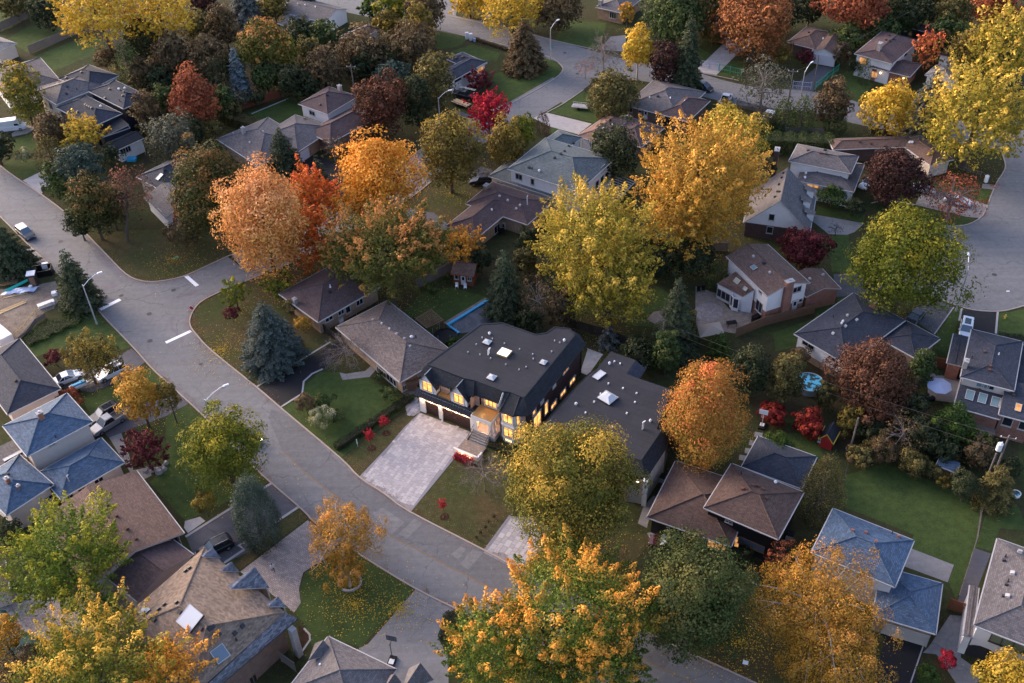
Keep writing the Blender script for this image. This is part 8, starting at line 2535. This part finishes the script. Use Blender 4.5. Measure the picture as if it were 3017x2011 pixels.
# canopy gazebo
t=root_at('gazebo',site(P('M3',210,730)),'beige fabric canopy gazebo on the patio left of the wooden fence','gazebo')
c4=[site(P('M3',130,678),2.3),site(P('M3',130,735),2.3),site(P('M3',275,750),2.3),site(P('M3',290,690),2.3)]
c4=[site(P('M3',120,690),2.2),site(P('M3',140,770),2.2),site(P('M3',300,740),2.2),site(P('M3',270,665),2.2)]
ap=sum(c4,Vector((0,0,0)))/4+Z*1.0
for c in c4:q=MB();q.bar(at_z(c,0),c,.05,'metal_black',seg=4);q.build('post',t)
q=MB()
for a,b_ in zip(c4,c4[1:]+c4[:1]):q.prism([a,b_,ap],.03,'canvas_beige')
q.build('canopy',t)
# patio furniture
def box_thing(name,label,cat,px,dims,mat,hd=0,z=0,group=None,top=None,topmat=None):
 c=site(px);t=empty(name,Vector((c.x,c.y,z)),label,cat,group,hd);I=((1,0,0),(0,1,0),(0,0,1))
 q=MB();q.box((0,0,dims[2]/2),I,(dims[0]/2,dims[1]/2,dims[2]/2),mat);q.build('body',None).parent=t
 q=MB();q.box((0,0,dims[2]+.03),I,(dims[0]/2+.04,dims[1]/2+.04,.03),topmat or mat);q.build('top',None).parent=t
 return t
def table_set(label,px,mat='metal_black',group=None,hd=0.2,w=1.6,d=.9):
 c=site(px);t=empty('patio_table',c,label,'table',group,hd);I=((1,0,0),(0,1,0),(0,0,1))
 q=MB();q.box((0,0,.74),I,(w/2,d/2,.03),mat);q.build('table_top',None).parent=t
 for sx in(-1,1):
  for sy in(-1,1):q=MB();q.bar((sx*w*.42,sy*d*.4,0),(sx*w*.42,sy*d*.4,.72),.03,mat,seg=4);q.build('leg',None).parent=t
def chair(label,px,mat='metal_black',hd=0,group='dark garden chairs'):
 c=site(px);t=empty('garden_chair',c,label,'chair',group,hd);I=((1,0,0),(0,1,0),(0,0,1))
 q=MB();q.box((0,0,.42),I,(.27,.27,.04),mat);q.build('seat',None).parent=t
 q=MB();q.box((0,.26,.72),I,(.27,.03,.28),mat);q.build('backrest',None).parent=t
 for sx in(-1,1):
  for sy in(-1,1):q=MB();q.bar((sx*.23,sy*.23,0),(sx*.23,sy*.23,.42),.022,mat,seg=4);q.build('leg',None).parent=t
table_set('dark patio table on the beige patio left of the fence',P('M3',345,695))
for i,q_ in enumerate(((130,470),(160,465))):chair('dark garden chair, %s of the pair on the patio under the conifer'%('left','right')[i],P('M3',*q_))
chair('white garden chair by the glass door of the white and brick house',P('M3',485,585),'white_plastic',.4,None)
table_set('grey patio table, left of the two behind the grey brown house',P('T2',1905,785),'metal_grey');table_set('grey patio table, right of the two behind the grey brown house',P('T2',2030,800),'metal_grey')
for i,q_ in enumerate(((1965,775),(1985,795),(2070,800))):chair('grey garden chair, number %s from the left behind the grey brown house'%('one','two','three')[i],P('T2',*q_),'metal_grey',.3*i,'grey chairs behind the grey brown house')
table_set('dark table under the pale slatted pergola',P('T2',1800,1340),hd=.9);table_set('dark round look table in the court of the L shaped bungalow',P('M2',1070,85),w=1.2,d=1.2)
c=site(P('M3',510,655));t=box_thing('barbecue','black covered barbecue on the beige patio below the white and brick house','barbecue',P('M3',510,660),(1.5,.7,1.05),'metal_black',.6)
# parasol
c=site(P('M3',1715,1130));t=root_at('parasol',c,'pale blue garden parasol left of the navy roofed house','parasol');cc=site(P('E',118,865),2.5)
q=MB();pts=[cc+Vector((math.cos(a),math.sin(a),0))*1.75-Z*.1 for a in[k*math.pi/4+.2 for k in range(8)]]
for k in range(8):q.prism([pts[k],pts[(k+1)%8],cc+Z*.45],.02,'cloth_blue')
q.build('canopy',t);q=MB();q.bar(at_z(cc,0),cc+Z*.5,.04,'metal_grey',seg=6);q.build('pole',t)
t.location=at_z(cc,0)
for ch in t.children:ch.location=Vector(t['_o'])-at_z(cc,0)
box_thing('garden_bench','low dark bench on the brown patio under the pale parasol','bench',P('M3',1650,1190),(1.6,.6,.5),'metal_black',.4)
# playhouse
h=H('playhouse','small red childrens playhouse with a steep dark roof beside the scarlet tree',P('M3',960,1490),cat='playhouse')
a,b_=site(P('M3',915,1480)),site(P('M3',1000,1512));u=(b_-a).normalized();v=Z.cross(u)
h.wing(a+Z*1.5-v*.2,a+u*2.0+Z*1.5-v*.2,a+u*2.0+v*2.6+Z*1.5,1.5,'gable',1.25,'red_paint','sh_black',.12,ridge='v',trim='yellow_tape',gable_wall='red_paint')
h.window(P('M3',928,1448),.35,.6,mull=0);h.done()
# small blue roofed shed
h=H('garden_shed','small shed with a blue shingle roof under the hedgerow at the right',P('B3',1770,180),cat='shed')
h.wing(P('B3',1700,130),P('B3',1832,180),P('B3',1845,125),2.0,'shed_u',.2,'wood','sh_blue',.15);h.done()
# sheds at the top right, gazebo roof
h=H('garden_shed','small white roofed shed at the top right',P('T3',1480,220),cat='shed');h.wing(P('T3',1450,195),P('T3',1500,205),P('T3',1520,165),2.2,'shed_u',.1,'siding_navy','dome',.1,D=None);h.done()
h=H('garden_shed','dark low shed roof at the top right behind the salmon tree',P('T3',1620,210),cat='shed');h.wing(P('T3',1540,185),P('T3',1680,220),P('T3',1700,180),2.2,'gable',.3,'wood_dark','sh_purple',.2);h.done()
h=H('garden_shed','dark shed with a white sloped roof edge beside the picket fence, upper right',P('T3',560,800),cat='shed');h.wing(P('T3',545,790),P('T3',600,800),P('T3',640,735),2.0,'shed_u',.05,'wood_dark','dome',.1);h.done()
# basketball hoops
def hoop(label,base,top,face,base_mat='metal_black',white=False,H_=3.9):
 b_=site(base);t=root_at('basketball_hoop',b_,label,'basketball hoop');f=Vector((*face,0)).normalized();s=Z.cross(f)
 q=MB();q.box(b_+Z*.15-f*.3,(f,s,Z),(.75,.42,.15),'rubber');q.box(b_+Z*.31-f*.35,(f,s,Z),(.32,.3,.02),'white_plastic');q.build('base',t)
 q=MB();q.bar(b_+Z*.3,b_+Z*3.2,.055,base_mat,seg=6);q.bar(b_+Z*2.9,b_+f*.55+Z*3.3,.035,base_mat,seg=5);q.build('pole',t)
 c=b_+f*.6+Z*3.45
 if white:
  q=MB();q.prism([c+s*.55-Z*0+f*0,c-s*.55,c-s*.6+Z*.5,c+s*.6+Z*.5][::1],.01,'white_plastic');q.box(c+Z*.1,(f,s,Z),(.02,.6,.42),'white_plastic');q.build('backboard',t)
 else:
  q=MB();q.box(c,(f,s,Z),(.008,.55,.36),'glass_sky');q.build('backboard',t)
  q=MB()
  for sz in(-1,1):q.box(c+Z*sz*.38,(f,s,Z),(.025,.6,.035),base_mat)
  for k in(-.58,-.26,.26,.58):q.box(c+s*k,(f,s,Z),(.025,.03,.38),base_mat)
  q.box(c-Z*.1,(f,s,Z),(.02,.26,.02),base_mat);q.box(c+Z*.15,(f,s,Z),(.02,.26,.02),base_mat);q.build('backboard_frame',t)
 q=MB();rc=c+f*.28-Z*.28
 for k in range(12):a0,a1=k*math.pi/6,(k+1)*math.pi/6;q.bar(rc+f*math.cos(a0)*.23+s*math.sin(a0)*.23,rc+f*math.cos(a1)*.23+s*math.sin(a1)*.23,.012,'wood_red',seg=4,cap=False)
 ro=q.build('rim',t);q=MB()
 for k in range(12):a0=k*math.pi/6;q.bar(rc+(f*math.cos(a0)+s*math.sin(a0))*.22,rc+(f*math.cos(a0+.3)+s*math.sin(a0+.3))*.13-Z*.4,.008,'white_plastic',seg=3,cap=False)
 q.build('net',ro)
hoop('portable black framed basketball hoop on the concrete drive at the bottom',P('B2',352,1420),None,(.25,1))
hoop('basketball hoop with a white backboard by the stepping stones',P('M3',545,1365),None,(-.4,-1),'metal_grey',True)
# signs
def sign(name,label,cat,px,H_,board,mat,post='wood',face=(0,-1),text=None):
 b_=site(px);t=root_at(name,b_,label,cat);f=Vector((*face,0)).normalized();s=Z.cross(f)
 q=MB();q.bar(b_,b_+Z*H_,.05,post,seg=6);q.build('post',t)
 q=MB();q.box(b_+Z*(H_+.02)+f*.06,(s,f,Z),(board[0]/2,.02,board[1]/2),mat);bo=q.build('board',t)
 return t,b_,f,s,bo
sign('street_sign','green street name sign on a wooden post in the corner lawn','street sign',P('M1',1188,325),2.7,(.9,.22),'sign_green','wood_red',(.5,-1))
t,b_,f,s,bo=sign('street_sign','small green street name plate beside the street lamp at the top junction','street sign',P('T2',1402,385),2.6,(.8,.25),'sign_green','metal_grey',(0,-1))
# stop sign: octagon
b_=site(P('M1',1283,640));t=root_at('stop_sign',b_,'red octagonal stop sign at the corner seen at an angle','stop sign');f=Vector((.25,1,0)).normalized();s=Z.cross(f)
q=MB();q.bar(b_,b_+Z*2.0,.035,'metal_grey',seg=6);q.build('post',t)
for rr,dd,mt in((.42,-.03,'white_plastic'),(.38,-.045,'red_paint')):
 q=MB()
 for sg in(1,-1):q.poly([b_+Z*2.05+f*dd*sg+(s*math.cos(a)+Z*math.sin(a))*rr for a in[math.pi/8+k*math.pi/4 for k in range(8)]][::sg],mt if sg>0 or rr>.4 else 'red_paint')
 q.build('face',t)
cu=bpy.data.curves.new('lettering','FONT');cu.body='STOP';cu.size=.3;cu.align_x='CENTER';cu.align_y='CENTER';cu.extrude=.002;cu.materials.append(MATS['white_plastic'])
tmp_=bpy.data.objects.new('lettering_curve',cu);COL.objects.link(tmp_);me_=bpy.data.meshes.new_from_object(tmp_);bpy.data.objects.remove(tmp_)
o=bpy.data.objects.new('lettering',me_);COL.objects.link(o);o.parent=t
o.matrix_local=Matrix.Translation(Z*2.05+f*.055)@Matrix(((-s.x,0,f.x,0),(-s.y,0,f.y,0),(0,1,0,0),(0,0,0,1)))
# real estate style notice at the bottom
sign('notice_board','small white notice on a wooden stake beside the bottom right kerb','sign',P('B3',432,1475),1.3,(.6,.75),'white_plastic','wood_red',(-.3,-1))
sign('notice_board','narrow white marker post in the lawn left of the light stone drive','marker',P('M2',122,1490),1.0,(.12,.9),'white_plastic','metal_grey',(-.3,-1))
sign('sign_board','red and white board leaning behind the street lamp at the building site','sign',P('C',1530,1010),.5,(1.1,1.2),'red_paint','wood',(.5,-1))
# utility cabinets
for i,(a,b2) in enumerate(((842,255),(868,262))):box_thing('utility_cabinet','pale grey utility cabinet, %s of two beside the top street'%('left','right')[i],'cabinet',P('T2',a,b2),(.7,.6,1.5),'lamp_head',.2,group='street cabinets')
box_thing('recycling_bin','small blue recycling bin beside the grey street cabinets','bin',P('T2',892,272),(.5,.5,.7),'cloth_blue',.2)
box_thing('air_conditioner','grey air conditioner at the side of the flat roofed house','air conditioner',P('R',915,1085),(.9,.9,.9),'metal_grey',-.5,z=0,topmat='metal_black')
box_thing('air_conditioner','grey air conditioner behind the brown split level house','air conditioner',P('B3',730,610),(.9,.9,.8),'metal_grey',-.4,topmat='metal_black')
box_thing('utility_cabinet','small white cabinet by the path near the right court','cabinet',P('T3',2025,1200),(.5,.5,1.3),'lamp_head',.3)
box_thing('air_conditioner','white air conditioner behind the speckled brown bungalow','air conditioner',P('M2',5,665),(.8,.8,.8),'white_plastic',-.6,topmat='metal_grey')
c=site(P('M3',2150,645));o=MB();o.bar(c,c+Z*.7,.13,'yellow_tape',.11,seg=8);o.bar(c+Z*.45-Vector((.25,0,0)),c+Z*.45+Vector((.25,0,0)),.07,'yellow_tape',seg=6);o.bar(c+Z*.7,c+Z*.85,.12,'yellow_tape',.04,seg=8);t=o.build('fire_hydrant',origin=c);tag(t,'yellow fire hydrant on the lawn at the right edge','hydrant')
c=site(P('M3',2172,467));o=MB();o.box(c+Z*.06,((1,0,0),(0,1,0),(0,0,1)),(.25,.12,.05),'white_plastic');tag(o.build('litter',origin=c),'small white scrap lying on the court at the right edge','litter')
# stone ring around the birch
c=site(P('B2',70,905));t=root_at('planter_ring',c,'stone ring round the birch trunk on the bottom lawn','planter');
for k in range(16):
 a=k*math.pi/8;d=Vector((math.cos(a),math.sin(a),0));q=MB();q.box(c+d*1.35+Z*.13,(Z.cross(d),d,Z),(.25,.13,.13),'concrete_pale');q.build('stone',t)
for q_,r_ in((P('M2',310,1402),.65),(P('M2',213,1500),.65),(P('B2',693,472),.62)):
 c=site(q_,0.03);q=MB();n=14;q.poly([c+Vector((math.cos(k*2*math.pi/n),math.sin(k*2*math.pi/n),0))*r_*(1+.08*math.sin(k*5)) for k in range(n)],'mulch');o=q.build('mulch_ring',origin=c);o['kind']='structure'
# white planter
c=site(P('M2',2000,955));t=root_at('planter',c,'white rectangular planter holding the small crimson tree','planter');q=MB();q.box(c+Z*.25,((.9,-.4,0),(.4,.9,0),(0,0,1)),(.75,.45,.25),'white_plastic');q.build('tub',t);q=MB();q.box(c+Z*.505,((.9,-.4,0),(.4,.9,0),(0,0,1)),(.66,.36,.01),'mulch');q.build('soil',t)
# rocks, retaining stones at the left drive
rr=random.Random(4)
for i,q_ in enumerate(((985,150),(1010,165),(1040,160),(1070,140),(1095,120),(960,175),(1085,160),(1050,180))):
 c=site(P('B1',*q_));q=MB();bm_pts=[]
 n=7;s_=rr.uniform(.35,.6);top_=[c+Vector((math.cos(k*2*math.pi/n),math.sin(k*2*math.pi/n),0))*s_*rr.uniform(.5,.8)+Z*s_*rr.uniform(.7,1) for k in range(n)];bot=[c+Vector((math.cos(k*2*math.pi/n),math.sin(k*2*math.pi/n),0))*s_*rr.uniform(.9,1.1) for k in range(n)]
 q.poly(top_,'rock');[q.poly([bot[k],bot[(k+1)%n],top_[(k+1)%n],top_[k]],'rock') for k in range(n)]
 tag(q.build('boulder',origin=c),'grey boulder, %s in the rock edge beside the dark red maple'%('second from the left','fourth from the left','fifth from the left','second from the right','rightmost and highest','leftmost','lowest at the right end','lowest in the middle')[i],'rock','rock edging by the dark red maple')
# ------------------------------------------------------------------ building site, left
t=root_at('portable_toilet',site(P('C',590,510)),'brown portable cabin with a pale grey roof on the building site','cabin');c=site(P('C',600,510));uu=Vector((.97,.2,0)).normalized();vv=Z.cross(uu)
q=MB();q.box(c+Z*1.15,(uu,vv,Z),(.62,.62,1.15),'wood_dark');q.build('body',t);q=MB();q.box(c+Z*2.36,(uu,vv,Z),(.7,.7,.07),'lamp_head');q.build('roof',t);q=MB();q.box(c+Z*1.0-vv*.64,(uu,vv,Z),(.4,.02,.95),'wood');q.build('door',t)
t=root_at('skip',site(P('C',760,300)),'black open container with pale rim on the building site','container');A_,B_=site(P('C',540,200),1.2),site(P('C',870,140),1.2);u=(B_-A_).normalized();v=-Z.cross(u)
for off,hl_ in((0,1),(2.0,1)):
 q=MB();q.box((A_+B_)/2+v*off-Z*.6,(u,v,Z),((B_-A_).length/2,.05,.6),'metal_black');q.build('side',t)
q=MB();q.box((A_+B_)/2+v*1.0-Z*1.0,(u,v,Z),((B_-A_).length/2,.95,.05),'metal_black');q.build('floor',t)
for e in(A_,B_):q=MB();q.box(e+v*1.0-Z*.6,(u,v,Z),(.05,1.0,.6),'metal_black');q.build('side',t)
q=MB();q.bar(A_,B_,.06,'wood_new',seg=4);q.build('rim',t)
box_thing('crate','white box standing in the black container on the building site','box',P('C',790,240),(.9,.9,1.0),'lamp_head',.2)
def pile(name,label,cat,a,b_,n,w,mat,z0=.05,jit=.05,r=.05,seg=4,step=.11):
 A_,B_=site(a),site(b_);u=(B_-A_).normalized();v=Z.cross(u);t=root_at(name,A_,label,cat);rnd=random.Random(len(label))
 for i in range(n):
  o_=v*((i%w)-w/2)*step+Z*(z0+(i//w)*step*.8);sh=u*rnd.uniform(-.5,.5);q=MB();q.bar(A_+o_+sh+v*rnd.uniform(-jit,jit),B_+o_+sh+v*rnd.uniform(-jit,jit),r,mat,seg=seg);q.build('plank' if seg==4 else 'pipe',t)
pile('pipe_stack','bundle of turquoise plastic pipes on the building site','pipes',P('C',110,635),P('C',530,425),8,5,'turquoise',.25,.06,.07,6,.15)
pile('timber_pile','long pale timber planks lying on the bare soil at the left edge','timber',P('C',-30,1000),P('C',445,800),5,5,'wood_new',.05,.08,.07,4,.17)
pile('timber_pile','short timber boards under the plastic sheet on the building site','timber',P('C',50,715),P('C',480,620),6,6,'wood_new',.04,.1,.08,4,.2)
pile('timber_rails','brown timber rails at the left edge above the turquoise pipes','timber',P('C',-40,540),P('C',330,490),4,4,'wood',.5,.2,.06,4,.35)
pile('timber_rails','tilted brown timber posts below the dark edge spruce','timber',P('C',230,500),P('C',330,340),3,3,'wood',.8,.2,.05,4,.4)
rnd=random.Random(9)
q=MB();cc=site(P('C',310,650));g_=[[cc+Vector((-2.6+i*.75,-.9+j*.5,.25+rnd.uniform(-.12,.22)))+Vector((j*.2,i*.12,0)) for i in range(8)] for j in range(4)]
for j in range(3):
 for i in range(7):q.poly([g_[j][i],g_[j][i+1],g_[j+1][i+1],g_[j+1][i]],'cloth_blue' if(i+j)%4 else 'lamp_head')
o=q.build('plastic_sheet',origin=cc,smooth=True);tag(o,'crumpled pale plastic sheet over boards on the building site','plastic sheet')
box_thing('material_box','long white box on the soil beside the dark spruce at the building site','box',P('C',800,870),(2.6,.8,.55),'white_plastic',head(P('C',680,910),P('C',880,840)))
box_thing('bucket','white round topped bucket beside the turquoise pipes','bucket',P('C',535,575),(.45,.45,.5),'white_plastic')
box_thing('rubble_bag','white bag of rubble against the dark spruce at the building site','bag',P('C',945,690),(.8,.7,.6),'white_plastic',.3)
h=H('site_container','white flat topped container cut by the left edge on the building site',P('C',60,1440),cat='container');
c4=W2(PL('C',-160,1520,20,1445,205,1355,60,1230,-60,1130,-200,1200),1.6);q=MB();q.prism(c4,1.5,'dome','lamp_head');q.build('cover',h.root)
w=W2(PL('C',0,1500,270,1445,400,1330,590,1100,650,1040,800,950,920,900));t=root_at('barrier_tape',w[0],'yellow barrier tape strung on stakes along the building site','barrier tape')
for a,b_ in zip(w,w[1:]):q=MB();u=(b_-a).normalized();q.box((a+b_)/2+Z*1.1,(u,Z.cross(u),Z),((b_-a).length/2,.012,.05),'yellow_tape');q.build('tape',t)
for a in w:q=MB();q.bar(a,a+Z*1.25,.035,'wood_new',seg=4);q.build('stake',t)
fence('yellow timber railing beside the brown portable cabin',PL('C',690,380,880,320),1.0,'wood_new',1.5,open_=True)
fence('grey sagging silt fence below the yellow barrier tape',PL('C',330,1490,480,1370,620,1180,780,1080),.9,'wood_grey',2.0)
# small things
c=site(P('T1',872,1058));q=MB();q.prism([c+Vector((-.9,-.5,.5)),c+Vector((.9,-.5,.5)),c+Vector((.9,.6,.6)),c+Vector((-.9,.6,.6))],.5,'blue_liner');tag(q.build('sandbox',origin=c),'small bright blue tub on the grass below the black sided house','tub')
c=site(P('R',1000,1400));
for i,q_ in enumerate(((886,1408),(893,1444))):c=site(P('R',*q_));q=MB();q.bar(c,c+Z*.7,.08,'stone_white',.05,seg=8);q.bar(c+Z*.7,c+Z*.95,.1,'copper',.03,seg=8);tag(q.build('garden_lantern',origin=c),'small pale lantern, %s of two by the path to the brown roofed house'%('upper','lower')[i],'lantern','lanterns by the path')
cleanup_props()
